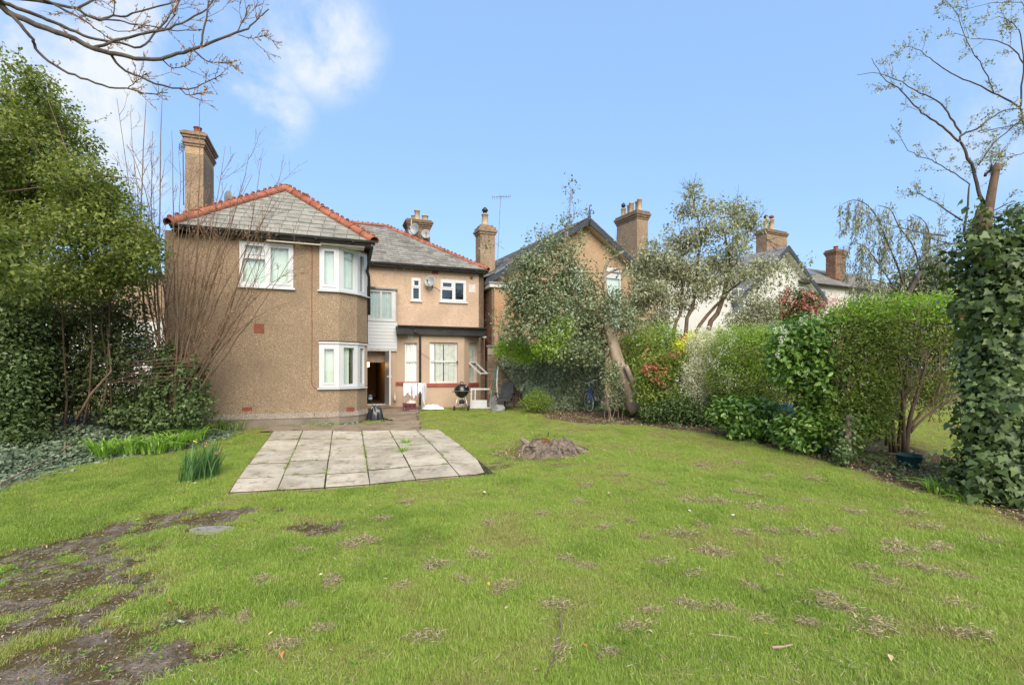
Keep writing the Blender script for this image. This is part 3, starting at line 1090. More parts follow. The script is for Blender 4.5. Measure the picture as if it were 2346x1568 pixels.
def brick_face(parent, fr, s0, s1, z0, z1, mat, seed, t=0.0, cap=300, bw=.225, bh=.075):
    """stretcher courses standing proud of the mortar"""
    rr = random.Random(seed)
    mb = MB(); mb.hexa([Vector((0, 0, 0)), Vector((bw - .012, 0, 0)), Vector((bw - .012, .02, 0)), Vector((0, .02, 0))],
                       [Vector((0, 0, bh - .012)), Vector((bw - .012, 0, bh - .012)), Vector((bw - .012, .02, bh - .012)), Vector((0, .02, bh - .012))])
    me = mb.mesh('brick', mat)
    z = z0; k = 0; cnt = 0
    while z + bh <= z1 + .01 and cnt < cap:
        s = s0 - (bw / 2 if k % 2 else 0)
        while s < s1 - .02 and cnt < cap:
            a, b = max(s, s0), min(s + bw, s1)
            s += bw
            if b - a < .04: continue
            pr = t + .008 + rr.uniform(-.003, .003)
            p = fr.p(a, pr, z)
            sx = (b - a) / bw
            M = Matrix(((fr.d.x * sx, -fr.n.x, 0, p.x), (fr.d.y * sx, -fr.n.y, 0, p.y), (0, 0, 1, p.z), (0, 0, 0, 1)))
            piece('brick', me, parent, M); cnt += 1
        z += bh; k += 1


def pot(parent, base, h, r, mat='pot_cream', cowl=False):
    mb = MB()
    mb.lathe(base, [(r * 1.15, 0), (r * 1.15, h * .06), (r, h * .09), (r * .84, h * .86), (r * 1.02, h * .88), (r * 1.06, h * .95), (r * .9, h), (r * .7, h), (r * .6, h * .5)], 14, cap=False)
    o = mb.build('chimney_pot', MT[mat], parent, True)
    if cowl:
        m = MB(); m.lathe((base[0], base[1], base[2] + h - .02), [(r * .62, 0), (r * .62, .12), (r * .9, .14), (r * .9, .2), (r * .3, .3)], 12)
        m.build('cowl', MT['terracotta' if cowl == 'clay' else 'black'], o, True)
    return o


def stack_cap(mb, fr, s0, s1, t0, t1, z, steps):
    """oversailing courses: (projection, height) upward from z"""
    for pr, h in steps:
        mb.fbox(fr, s0 - pr, s1 + pr, t0 + pr, t1 - pr, z, z + h - .002)
        z += h
    return z


def dish(parent, c, face, r, arm=True, name='satellite_dish'):
    """offset dish on a wall bracket"""
    face = Vector(face).normalized()
    x = face.cross(Vector((0, 0, 1))).normalized(); y = x.cross(face)
    M = Matrix((x, y, face)).transposed()
    mb = MB()
    prof = [(.001, -.0), (r * .5, .035 * r / .3), (r * .85, .10 * r / .3), (r, .14 * r / .3), (r * 1.01, .135 * r / .3), (r * .85, .085 * r / .3), (.001, -.02)]
    mb.lathe(c, prof, 18, M, False)
    o = mb.build(name, MT['dish'], parent, True)
    m = MB()
    c = Vector(c)
    m.tube([c - y * r * .8 + face * .05, c - y * r * .75 + face * r * 1.1, c - y * r * .35 + face * r * 1.35], .012, 5)
    m.tube([c - y * r * .35 + face * r * 1.3, c - y * r * .3 + face * r * 1.55], .03, 6)
    m.tube([c - face * .02, c - face * .16, c - face * .17 - Vector((0, 0, .18))], .018, 5)
    m.build('dish_arm', MT['black'], o)
    return o


# ------------------------------------------------------------------ the house: brown pebbledashed wing with a bowed corner, paler rear range
A20 = R(20.1)
FA = Fr(-5.69, 13.6, A20)                      # garden front of the wing
house = thing('detached_house', (-4.6, 14.2, .9), 'brown pebbledashed house with orange crested hip tiles, white bow windows and an open back door', 'house')
zg = .82
ZP = FA.z(640, 956)                            # top of the cement plinth
ZE = 5.86                                      # wall head
sL = FA.s(398)
p1 = FA.s(777)
FB = FA.off(p1, 0, R(35)); l2 = FB.s(818)
FC = FB.off(l2, 0, R(24)); l3 = FC.s(841)
# window openings
wf = rect_px(FA, 548.7, 672, 556, 657)
bu1 = (FA.s(732), p1, FA.z(750, 664), FA.z(750, 563)); ZU0, ZU1 = bu1[2], bu1[3]
bl1 = (FA.s(731), p1, FA.z(750, 887), FA.z(750, 787)); ZL0, ZL1 = bl1[2], bl1[3]
l3w = FC.s(834)
m = MB()
m.sheet(FA, sL, p1, ZP, ZE, [wf, bu1, bl1], 0, -.24)
m.build('wall', MT['dash'], house)
m = MB()
for fr, l, lw_ in ((FB, l2, l2), (FC, l3, l3w)):
    m.sheet(fr, 0, l, ZP, ZE, [(-.001 if fr is FB else 0, lw_, ZL0, ZL1), (0, l if fr is FB else FC.s(839.5), ZU0, ZU1)], 0, -.24)
bowwall = m.build('bow_wall', MT['dash'], house)
m = MB(); m.fbox(FC, l3w, l3 + .004, .006, -.05, ZL0, ZL1 + .05)
m.build('pilaster', MT['render_pink'], house)
# flank, rear and outer walls close the wing
e3 = FC.p(l3, 0, 0)
FS = Fr(e3.x, e3.y, A20 + R(90))
m = MB(); m.sheet(FS, 0, 6.0, zg - .4, ZE, [], 0, -.2)
FL = Fr(FA.p(sL, 0, 0).x, FA.p(sL, 0, 0).y, A20 + R(90))
m.sheet(FL, 0, 9.0, zg - .5, ZE, [], 0, -.2)
m.build('side_wall', MT['dash'], house)
# plinth: pebbled belt with a drip edge, smooth cement below
m = MB()
for fr, a, b in ((FA, sL - .02, p1), (FB, 0, l2), (FC, 0, l3)):
    m.fbox(fr, a, b + .012, .045, -.2, zg - .5, ZP - .028)
m.build('plinth', MT['plinth'], house)
m = MB()
for fr, a, b in ((FA, sL - .02, p1), (FB, 0, l2), (FC, 0, l3)):
    A_ = [fr.p(a, .062, ZP - .026), fr.p(b + .016, .062, ZP - .026), fr.p(b + .005, .003, ZP + .12), fr.p(a, .003, ZP + .12)]
    B_ = [fr.p(a, -.1, ZP - .026), fr.p(b, -.1, ZP - .026), fr.p(b, -.1, ZP + .12), fr.p(a, -.1, ZP + .12)]
    m.hexa(A_, B_)
m.build('plinth_course', MT['plinth_dash'], house)


def sub(rect, fr, *boxes):
    return [rect_px(fr, *b) for b in boxes]


# upper left casement window
panes = sub(None, FA, (585, 601.5, 579 - 14, 579), (580.5, 608, 592, 647), (621, 661, 571, 648))
panes[0] = (FA.s(562), FA.s(601.5), FA.z(580, 579.5), FA.z(580, 562.5))
panes[1] = (FA.s(557), FA.s(607.5), FA.z(580, 646), FA.z(580, 592.5))
panes[2] = (FA.s(620.5), FA.s(661), FA.z(640, 648), FA.z(640, 569))
panes_part(house, FA, wf, panes, curtain=[(wf[0], wf[1], 'curtain')], sill=(.05, .06, .05),
           sash=[(panes[0][0] - .06, panes[0][1] + .05, panes[0][2] - .05, panes[0][3] + .045), (panes[2][0] - .05, panes[2][1] + .06, panes[2][2] - .06, panes[2][3] + .06)])


def bow(name, z0, z1, first, end3, header):
    """bow window: three lights set round the corner, one frame"""
    mb = MB()
    i1, i2 = z0 + .13, z1 - .125
    P1 = (FA.s(743), FA.s(765), i1 + .01, i2 - .02)
    mb.sheet(FA, first, p1, z0, z1, [P1], .02, -.06)
    P2 = (FB.s(786.5), FB.s(811), i1 - .04, i2 + .03)
    mb.sheet(FB, 0, l2, z0, z1, [P2], .02, -.06)
    P3 = (FC.s(824), FC.s(832.5), i1 - .04, i2 + .03)
    mb.sheet(FC, 0, end3, z0, z1, [P3], .02, -.06)
    w = mb.build(name, MT['upvc'], house)
    for fr, p in ((FA, P1), (FB, P2), (FC, P3)):
        q = MB(); q.fbox(fr, p[0] - .01, p[1] + .01, -.045, -.037, p[2] - .01, p[3] + .01); q.build('pane', MT['glass'], w)
    q = MB(); q.sheet(FA, P1[0] - .055, P1[1] + .055, P1[2] - .06, P1[3] + .05, [P1], .04, .018); q.build('sash', MT['upvc'], w)
    q = MB()
    for fr, a, b in ((FA, first - .05, p1), (FB, 0, l2), (FC, 0, end3 + .03)):
        q.hexa([fr.p(a, .02, z0 - .045), fr.p(b + .02, .10, z0 - .05), fr.p(b + .02, .10, z0 - .012), fr.p(a, .10, z0 - .012)] if False else
               [fr.p(a, -.06, z0 - .05), fr.p(b, -.06, z0 - .05), fr.p(b + .025, .085, z0 - .05), fr.p(a, .085, z0 - .05)],
               [fr.p(a, -.06, z0 - .003), fr.p(b, -.06, z0 - .003), fr.p(b + .025, .085, z0 - .018), fr.p(a, .085, z0 - .018)])
    q.build('sill', MT['upvc'], w)
    for fr, a, b, cm in header[1]:
        k = max(5, int((b - a) * 36))
        P = [[fr.p(a + (b - a) * i / k, -.10 + .016 * math.sin(i * 2.1) + .008 * math.sin(i * .6), z) for z in (z0 + header[0], z1)] for i in range(k + 1)]
        q = MB(); q.grid(P); q.build('curtain', MT[cm], w, True)
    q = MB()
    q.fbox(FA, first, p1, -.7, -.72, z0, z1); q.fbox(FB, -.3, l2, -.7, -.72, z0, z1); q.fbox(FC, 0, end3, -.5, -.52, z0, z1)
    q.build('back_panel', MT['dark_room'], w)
    return w


bow('bow_window', ZU0, ZU1, bu1[0], FC.s(839.5), (.12, [(FA, bu1[0], p1, 'curtain'), (FB, 0, l2, 'curtain'), (FC, 0, .3, 'curtain_grey')]))
wlow = bow('bow_window', ZL0, ZL1, bl1[0], l3w, (0, [(FA, bl1[0], p1, 'curtain'), (FB, 0, FB.s(803), 'curtain'), (FC, 0, .35, 'curtain_grey')]))
m = MB()
for fr, a, b in ((FA, bl1[0] - .01, p1), (FB, 0, l2), (FC, 0, l3)):
    m.fbox(fr, a, b + .02, .05, .0, ZL1 + .003, ZL1 + .055)
m.build('head_trim', MT['white'], wlow)
m = MB()
for fr, a, b in ((FA, bl1[0] - .02, p1), (FB, 0, l2), (FC, 0, l3)):
    m.fbox(fr, a, b + .02, .035, .0, ZL1 + .058, ZL1 + .085)
m.build('drip_flashing', MT['fascia_black'], wlow)


def vent(fr, x0, x1, y0, y1, slats, mat='terra_vent'):
    s0, s1, z0, z1 = rect_px(fr, x0, x1, y0, y1)
    mb = MB(); e = .018
    mb.sheet(fr, s0, s1, z0, z1, [(s0 + e, s1 - e, z0 + e, z1 - e)], .014, -.03)
    v = mb.build('air_vent', MT[mat], house)
    q = MB(); q.fbox(fr, s0 + e, s1 - e, -.02, -.03, z0 + e, z1 - e); q.build('vent_back', MT['terra_vent'], v)
    h = (z1 - z0 - 2 * e) / slats
    for i in range(slats):
        q = MB(); q.fbox(fr, s0 + e, s1 - e, .008, -.02, z0 + e + h * i, z0 + e + h * (i + .62)); q.build('slat', MT[mat], v)


vent(FA, 582, 605, 741.5, 762, 6)
vent(FA, 555, 577.5, 932, 939.5, 3)
vent(FB, 794, 811, 932.5, 942.5, 3)
# the thin rusty cable down the wall
m = MB()
pts = [FA.p(FA.s(714.5) + .004 * math.sin(i), .012, FA.z(715, 560 + (878 - 560) * i / 12)) for i in range(13)] + [FA.p(FA.s(719), .012, FA.z(719, 888)), FA.p(FA.s(729), .012, FA.z(729, 890))]
m.tube(pts, .009, 5)
m.build('cable', MT['red_sill'], house)

# ---- hipped roof of the wing
ov = .30
FE = FA.off(0, ov)                             # eave line frame
eL, eR = FE.s(386), FE.s(857)
hw = (eR - eL) / 2; em = (eL + eR) / 2
ZV = 5.93
rise = FE.z(634, 540) * 0 + 2.02
apex = FE.p(em, -hw, ZV + rise)
c0, c1 = FE.p(eL, 0, ZV), FE.p(eR, 0, ZV)
back = 7.0
d0, d1 = FE.p(eL, -back - hw, ZV), FE.p(eR, -back - hw, ZV)
apex2 = FE.p(em, -back, ZV + rise)
m = MB()
m.poly([c0, c1, apex]); m.poly([c1, d1, apex2, apex]); m.poly([d0, c0, apex, apex2]); m.poly([d1, d0, apex2])
roof = m.build('roof', MT['underlay'], house)
upv = (apex - FE.p(em, 0, ZV)); sl = upv.length; upv.normalize()
nrm = (c1 - c0).cross(upv).normalized()
G_ = .262
slate_plane(roof, c0, c1, upv, nrm, int(sl / G_), G_, .34, lambda r: (r / sl * hw + .02, (eR - eL) - r / sl * hw - .02), 'slate', 3)
# flank slopes: joined courses, mostly out of sight
for (a, b, sgn, sd) in ((c1, d1, 1, 5), (d0, c0, -1, 6)):
    mid = (a + b) / 2; tp = (apex + apex2) / 2
    ux = (b - a).normalized(); uu = (tp - mid); uu = (uu - ux * uu.dot(ux)); ls = uu.length; uu.normalize()
    nn = ux.cross(uu).normalized()
    LL = (b - a).length
    slate_plane(roof, a, b, uu, nn, int(ls / G_), G_, .34, lambda r, LL=LL: (r / sl * hw, LL - r / sl * hw), 'slate', sd, cap=0)
ct = crest_tile(.45, .135, MT['terracotta'])
tile_run(roof, c0 + Vector((0, 0, .0)), apex, ct, .45, 'hip_tile', .03, 2)
tile_run(roof, c1, apex, ct, .45, 'hip_tile', .03, 3)
tile_run(roof, apex, apex2, ct, .45, 'ridge_tile', .05, 4)
m = MB()
m.fbox(FE, eL + .05, eR - .02, -.02, -ov - .02, ZV - .12, ZV - .10)
m.fbox(FE, eL + .05, eL + .35, -.02, -8.5, ZV - .12, ZV - .10)
m.build('soffit', MT['soffit_dark'], house)
m = MB(); m.fbox(FE, FE.s(610), FE.s(735), -.05, -.085, ZV - .20, ZV - .165); m.build('soffit_trim', MT['cream'], house)
m = MB(); m.fbox(FE, FE.s(733), eR - .25, -.06, -.5, ZV - .15, ZV - .125); m.build('bow_soffit', MT['dirty_white'], house)


def gutter(parent, fr, s0, s1, t, z, r=.058, mat='grey_gutter', name='gutter'):
    mb = MB(); P = []
    for s in np.linspace(s0, s1, 12):
        P.append([fr.p(s, t + r + r * math.cos(a), z - r * .95 * math.sin(a)) for a in np.linspace(0, math.pi, 8)])
    mb.grid(P)
    mb.tube([fr.p(s0, t + 2 * r, z), fr.p(s1, t + 2 * r, z)], .009, 5)
    for s in (s0, s1):
        mb.poly([fr.p(s, t + r + r * math.cos(a), z - r * .95 * math.sin(a)) for a in np.linspace(0, math.pi, 8)])
    mb.fbox(fr, s0, s1, t + .002, t - .02, z - .09, z + .02)
    for k in np.arange(s0 + .5, s1, .95):
        mb.fbox(fr, k, k + .05, t + 2 * r + .008, t, z - r - .012, z - r + .004)
    return mb.build(name, MT[mat], parent)


gut = gutter(house, FE, eL + .03, eR + .03, -.01, ZV + .005, .06)
# dark downpipe swan neck by the bow
m = MB()
q0 = FE.p(eR - .06, .05, ZV - .08)
e4 = FC.p(l3, 0, 0)
pts = [q0, q0 + Vector((0, 0, -.08)), Vector((e4.x + .04, e4.y - .12, ZV - .62)), Vector((e4.x + .05, e4.y + .02, ZV - .78)), Vector((e4.x + .05, e4.y + .05, 4.0))]
m.tube(pts, .042, 8)
m.build('downpipe', MT['black'], house, True)

# ---- tall rendered chimney on the flank
FK = Fr(*FA.p(sL, 0, 0).xy, A20).off(-.16, -1.75)
cs0 = FK.s(424); cs1 = FK.s(466)
cd = 1.35
kz = lambda y: FK.z(445, y)
m = MB(); m.fbox(FK, cs0, cs1, 0, -cd, 1.0, kz(352))
m.build('chimney_stack', MT['dash_chimney'], house)
st = house.children[-1]
m = MB()
m.fbox(FK, cs0 + .001, cs1 - .001, -.001, -cd + .001, kz(352), kz(335)); m.build('stack_neck', MT['dash_tan'], st)
m = MB(); zc = stack_cap(m, FK, cs0, cs1, 0, -cd, kz(335), [(.03, .07), (.06, .07), (.03, .09), (.07, .07), (.11, .07), (.05, .05)])
m.build('corbel_cap', MT['brick'], st)
for k in (.3, .75, 1.1):
    pot(st, FK.p((cs0 + cs1) / 2 + .02, -k, zc), .3 if k > .4 else .26, .11, 'terracotta')
# old aerial beside the stack
m = MB()
pa = FK.p(cs0 - .06, -.1, 0)
m.tube([(pa.x, pa.y, kz(470)), (pa.x - .02, pa.y, kz(318))], .014, 5)
for i in range(5):
    zz = kz(342 - i * 4)
    m.tube([(pa.x - .09 + .02 * i, pa.y - .1, zz), (pa.x - .09 + .02 * i, pa.y + .1, zz - .02)], .007, 4)
    m.tube([(pa.x - .12 + .05 * i, pa.y, kz(346)), (pa.x - .12 + .05 * i, pa.y, kz(328))], .006, 4)
m.tube([(pa.x - .13, pa.y, kz(337)), (pa.x + .1, pa.y, kz(337))], .009, 4)
m.build('aerial', MT['black'], house)
dish(house, W(517, 463, 15.9), (.5, .6, .25), .36)
m = MB(); m.lathe(W(699, 452, 17.2) - Vector((0, 0, .25)), [(.10, 0), (.10, .28), (.13, .3), (.13, .36)], 12); m.build('vent_pot', MT['terra_vent'], house, True)

# ------------------------------------------------------------------ rear range of the house
FD = Fr(-3.156, 18.5, A20)                      # upper wall, paler pebbledash
dL = FD.s(800); dR = FD.s(1108)
ZB = 2.60
zgB = 1.05
ZEB = 6.12
w1 = rect_px(FD, 942.5, 963.5, 636, 688)
w2 = rect_px(FD, 1009, 1067.5, 640.5, 691)
m = MB(); m.sheet(FD, dL, dR, ZB, ZEB, [w1, w2], 0, -.24)
m.build('wall', MT['dash_pale'], house)
FDR = FD.off(dR, 0, R(90))
m = MB(); m.sheet(FDR, 0, 6.0, zgB - .3, ZEB, [], 0, -.2); m.build('side_wall', MT['brick'], house)
pn = [(FD.s(949), FD.s(958.5), FD.z(953, 653.5), FD.z(953, 643)), (FD.s(946.5), FD.s(959.5), FD.z(953, 684), FD.z(953, 660))]
panes_part(house, FD, w1, pn, glass='glass_dark', curtain=[(w1[0], w1[1], 'obscure')], sill=(.05, .05, .05), sash=[(w1[0] + .02, w1[1] - .02, pn[0][2] - .06, pn[0][3] + .05)])
x = FD.s
pn = [(x(1014.5), x(1034), FD.z(1024, 657), FD.z(1024, 648)), (x(1012.5), x(1036), FD.z(1024, 685), FD.z(1024, 664)), (x(1043), x(1061.5), FD.z(1052, 686), FD.z(1052, 649))]
wz = panes_part(house, FD, w2, pn, glass='glass_dark', sill=(.06, .05, .05), sash=[(w2[0] + .02, x(1038), pn[0][2] - .05, pn[0][3] + .05), (x(1040), w2[1] - .02, pn[2][2] - .07, pn[2][3] + .06)])
m = MB(); m.fbox(FD, x(1043), x(1061.5), -.12, -.13, FD.z(1052, 661), FD.z(1052, 649)); m.fbox(FD, x(1014.5), x(1034), -.12, -.13, FD.z(1024, 657), FD.z(1024, 648)); m.build('blind', MT['curtain_grey'], wz)
m = MB(); m.fbox(FD, x(1074), x(1088.5), .008, -.01, FD.z(1080, 669), FD.z(1080, 651)); m.build('vent_cover', MT['dirty_white'], house)
m = MB(); m.tube([FD.p(x(1080), .0, FD.z(1080, 636)), FD.p(x(1080), .06, FD.z(1080, 636))], .05, 10); m.build('soil_vent', MT['black'], house)
m = MB(); m.fbox(FD, x(990), x(1004), .006, -.02, FD.z(997, 628), FD.z(997, 621)); m.build('brick_vent', MT['terra_vent'], house)
dish(house, FD.p(x(984), .22, FD.z(984, 648)), (-.25, -1, .25), .21)
m = MB()
m.tube([FD.p(x(990), .02, FD.z(990, 656)), FD.p(x(1000), .015, FD.z(1000, 660)), FD.p(x(1010), .015, FD.z(1010, 668))], .006, 4); m.build('cable', MT['black'], house)
for px in (905, 925, 943):
    m = MB(); m.lathe(FD.p(x(px), .06, FD.z(px, 617)), [(.005, -.03), (.03, -.02), (.035, .02), (.01, .03)], 8); m.build('eave_lamp', MT['white'], house, True)
# ---- rear roof
FG = FD.off(0, .28)
gL, gR = FG.s(780), FG.s(1118)
ZG = 6.16
ER = FG.p(gR, 0, ZG)
h = 3.5
riseB = 2.28
APB = FG.p(gR - h, -h, ZG + riseB)
E0 = FG.p(gL - 2.5, 0, ZG)
RB = FG.p(gL - 2.5, -h, ZG + riseB)
m = MB()
m.poly([E0, ER, APB, RB])
BK = FG.p(gR, -2 * h, ZG); BL = FG.p(gL - 2.5, -2 * h, ZG)
m.poly([ER, BK, APB]); m.poly([BK, BL, RB, APB])
roofb = m.build('rear_roof', MT['underlay'], house)
sB = math.hypot(h, riseB)
upb = (FG.p(0, -h, ZG + riseB) - FG.p(0, 0, ZG)).normalized()
nb = (ER - E0).cross(upb).normalized()
G2 = .222
LB = (ER - E0).length
v0 = (gL - (gL - 2.5))
slate_plane(roofb, E0, ER, upb, nb, int(sB / G2), G2, .31, lambda r: (v0 - .55 + .0 * r, LB - r / sB * h - .03), 'slate_dark', 8, cap=300, th=.012)
slate_plane(roofb, E0, ER, upb, nb, int(sB / G2), G2, .31, lambda r: (0, v0 - .555), 'slate_dark', 9, cap=0, th=.012)
ux = (BK - ER).normalized(); mid = (BK + ER) / 2; uu = (APB - mid).normalized()
slate_plane(roofb, ER, BK, uu, ux.cross(uu).normalized(), int((APB - mid).length / G2), G2, .31, lambda r: (r / (APB - mid).length * h, 2 * h - r / (APB - mid).length * h), 'slate_dark', 10, cap=0)
ct2 = crest_tile(.40, .10, MT['terracotta'])
tile_run(roofb, ER, APB, ct2, .40, 'hip_tile', .02, 6)
tile_run(roofb, FG.p(gL - .6, -h, ZG + riseB), APB, ct2, .40, 'ridge_tile', .03, 7)
gutter(house, FG, gL - .4, gR + .02, -.01, ZG - .01, .055)
m = MB(); m.fbox(FG, gL, gR - .02, -.02, -.3, ZG - .115, ZG - .09); m.build('soffit', MT['soffit_dark'], house)
# slate flashings patch and hook on the rear slope
m = MB()
q = W(897, 552, 19.0)
m.fbox(Fr(q.x, q.y, A20), -.06, .06, .35, .0, q.z - .25, q.z + .25); 
# ---- brick stack behind the rear ridge
FQ = Fr(W(931, 500, 21.8).x, 21.8, A20)
qs = FQ.s(989)
qz = lambda y: FQ.z(960, y)
m = MB(); m.fbox(FQ, .07, qs - .07, -.0, -.7, qz(600), qz(522))
stk = m.build('brick_stack', MT['mortar'], house)
brick_face(stk, FQ, .07, qs - .07, qz(592), qz(522), MT['brick'], 4, 0, 130)
FQl = Fr(FQ.p(.07, -.7, 0).x, FQ.p(.07, -.7, 0).y, A20 - R(90))
brick_face(stk, FQl, 0, .7, qz(592), qz(522), MT['brick'], 5, 0, 70)
m = MB(); zc = stack_cap(m, FQ, .07, qs - .07, 0, -.7, qz(522), [(.03, .075), (.06, .075), (.10, .075), (.13, .075), (.06, .075)])
m.build('corbel_cap', MT['brick'], stk)
for i, (u_, hh, r_) in enumerate(((.38, .32, .10), (.52, .52, .13), (.88, .30, .155))):
    pot(stk, FQ.p(u_, -.3 if i else -.5, zc - .01), hh, r_)
dish(stk, FQ.p(FQ.s(949), .25, qz(532)), (-.5, -1, .2), .27)
dish(stk, FQ.p(FQ.s(974), .2, qz(539)), (.2, -1, .2), .2)
m = MB(); m.tube([FQ.p(.2, .1, qz(560)), FQ.p(.2, .12, qz(506))], .022, 6); m.build('mast', MT['dirty_white'], stk)

# ---- white boarded oriel over the back door
FO = Fr(W(845, 735, 17.35).x, 17.35, A20)
oR = FO.s(908.5); o0 = -.45
fz = lambda y: FO.z(877, y)
m = MB(); m.fbox(FO, o0, oR - .02, -.075, -1.1, fz(800), fz(737))
ori = m.build('oriel', MT['white'], house)
zb0, zb1 = fz(798), fz(736)
nb_ = 8; hb = (zb1 - zb0) / nb_
for i in range(nb_):
    m = MB(); z = zb0 + hb * i
    a = [FO.p(o0, 0, z), FO.p(oR + .02, 0, z), FO.p(oR + .02, -.06, z), FO.p(o0, -.06, z)]
    b = [FO.p(o0, -.007, z + hb - .006), FO.p(oR + .02, -.007, z + hb - .006), FO.p(oR + .02, -.06, z + hb - .008), FO.p(o0, -.06, z + hb - .008)]
    m.hexa(a, b); m.build('cladding_board', MT['upvc'], ori)
m = MB(); m.fbox(FO, o0, oR + .01, -.01, -1.0, fz(803.5), zb0 - .003); m.build('base_trim', MT['dirty_white'], ori)
pn = [(FO.s(848.5), FO.s(871), fz(729), fz(668)), (FO.s(875), FO.s(897), fz(729), fz(668))]
wo = panes_part(house, FO, (o0, oR, fz(734), fz(663.5)), pn, 'oriel_window', 'white', -.03, -.10, 'glass', [(o0, oR, 'curtain_grey')], (.02, .05, .03), room=False, sill_mat='white')
FOr = FO.off(oR, 0, R(90))
m = MB(); m.fbox(FOr, .03, 1.1, 0, -.03, fz(735), fz(664)); m.build('oriel_cheek', MT['white'], wo)
m = MB()
m.hexa([FO.p(o0, .03, fz(662.5)), FO.p(oR + .05, .03, fz(662.5)), FO.p(oR + .05, .03, fz(659.5)), FO.p(o0, .03, fz(659.5))],
       [FO.p(o0, -1.15, fz(662.5)), FO.p(oR + .05, -1.15, fz(662.5)), FO.p(oR + .05, -1.15, fz(646)), FO.p(o0, -1.15, fz(646))])
m.build('oriel_roof', MT['lead'], ori)
m = MB(); a = W(844, 657, 16.9)
m.fbox(Fr(a.x, a.y, A20), -.25, .22, .14, -.1, a.z - .05, a.z + .0); m.tube([a + Vector((-.05, 0, -.02)), a + Vector((-.06, .0, -2.0))], .035, 6); m.build('hopper', MT['black'], house)

# ---- canted bay with a flat roof, ground floor
FY = Fr(W(962, 800, 17.7).x, 17.7, A20)          # centre face starts at the drainpipe arris
yR = FY.s(1063.5)
FYL = FY.off(0, 0, R(-24))                       # left splay (s runs negative)
yL = FYL.s(893.5)
FYR = FY.off(yR, 0, R(40))
yE = FYR.s(1111)
zt = FY.z(1010, 760)
zb = zgB - .25
wl = rect_px(FYL, 925.5, 956, 785, 874)
wc = rect_px(FY, 984, 1048.5, 784, 877)
wr = rect_px(FYR, 1075, 1092.5, 785, 876)
m = MB(); m.sheet(FYL, yL, 0, zb, zt, [wl], 0, -.2); m.sheet(FY, 0, yR, zb, zt, [wc], 0, -.2); m.sheet(FYR, 0, yE, zb, zt, [wr], 0, -.2)
# door side return
FYD = Fr(FYL.p(yL, 0, 0).x, FYL.p(yL, 0, 0).y, A20 + R(90))
m.sheet(FYD, 0, 1.2, zb, zt, [], 0, -.05)
m.build('bay_wall', MT['render_pink'], house)
ts = -.09


def sashwin(fr, rc, ymid, curt, lower_open=False):
    zm = fr.z((CX), 0) * 0 + ymid
    s0, s1, z0, z1 = rc
    e = .07
    pn = [(s0 + e, s1 - e, zm + .03, z1 - e), (s0 + e, s1 - e, z0 + e, zm - .035)]
    if lower_open:
        w = panes_part(house, fr, rc, pn, 'sash_window', 'white', ts, ts - .05, 'glass', curt, None, room=True)
        bpy.data.objects.remove([c for c in w.children if c.name.startswith('pane')][1])
        # top hung lower sash pushed out
        hz = zm - .02; L2 = hz - z0 - .02; an = R(52)
        ca, sa = math.cos(an), math.sin(an)
        f = lambda s, l, k: fr.p(s, ts + .02 + l * sa + k * ca, hz - l * ca + k * sa)
        q = MB()
        for (a, b, l0, l1) in ((s0, s0 + .06, 0, L2), (s1 - .06, s1, 0, L2), (s0 + .06, s1 - .06, 0, .06), (s0 + .06, s1 - .06, L2 - .07, L2)):
            q.hexa([f(a, l0, 0), f(b, l0, 0), f(b, l1, 0), f(a, l1, 0)], [f(a, l0, .04), f(b, l0, .04), f(b, l1, .04), f(a, l1, .04)])
        so = q.build('open_sash', MT['white'], w)
        q = MB(); q.hexa([f(s0 + .05, .05, .018), f(s1 - .05, .05, .018), f(s1 - .05, L2 - .06, .018), f(s0 + .05, L2 - .06, .018)], [f(s0 + .05, .05, .022), f(s1 - .05, .05, .022), f(s1 - .05, L2 - .06, .022), f(s0 + .05, L2 - .06, .022)])
        so['label'] = 'lower sash propped wide open'
    else:
        w = panes_part(house, fr, rc, pn, 'sash_window', 'white', ts, ts - .05, 'glass', curt, None, room=True)
        q = MB(); q.fbox(fr, s0 + .05, s1 - .05, ts + .025, ts, zm - .035, zm + .03); q.build('meeting_rail', MT['white'], w)
    return w


sashwin(FYL, wl, FYL.z(940, 827.5), [(wl[0], wl[1], 'curtain')])
a, b = wc[0], wc[1]
sashwin(FY, wc, FY.z(1016, 827.5), [(a + (b - a) * .02, a + (b - a) * .2, 'curtain'), (a + (b - a) * .22, a + (b - a) * .5, 'curtain_grey'), (a + (b - a) * .53, a + (b - a) * .98, 'curtain_grey')])
sashwin(FYR, wr, FYR.z(1083, 829), [(wr[0], wr[1], 'curtain_grey')], True)
for fr, rc, ex0, ex1 in ((FYL, wl, .28, .05), (FY, wc, .10, .12), (FYR, wr, .08, .08)):
    m = MB(); m.fbox(fr, rc[0] - ex0, rc[1] + ex1, .05, -.1, rc[2] - .12, rc[2] - .004); m.build('tile_sill', MT['red_sill'], house)
m = MB(); m.fbox(FYL, FYL.s(934.5), FYL.s(947), .015, -.01, FYL.z(940, 776), FYL.z(940, 766.5)); m.build('keystone', MT['white'], house)
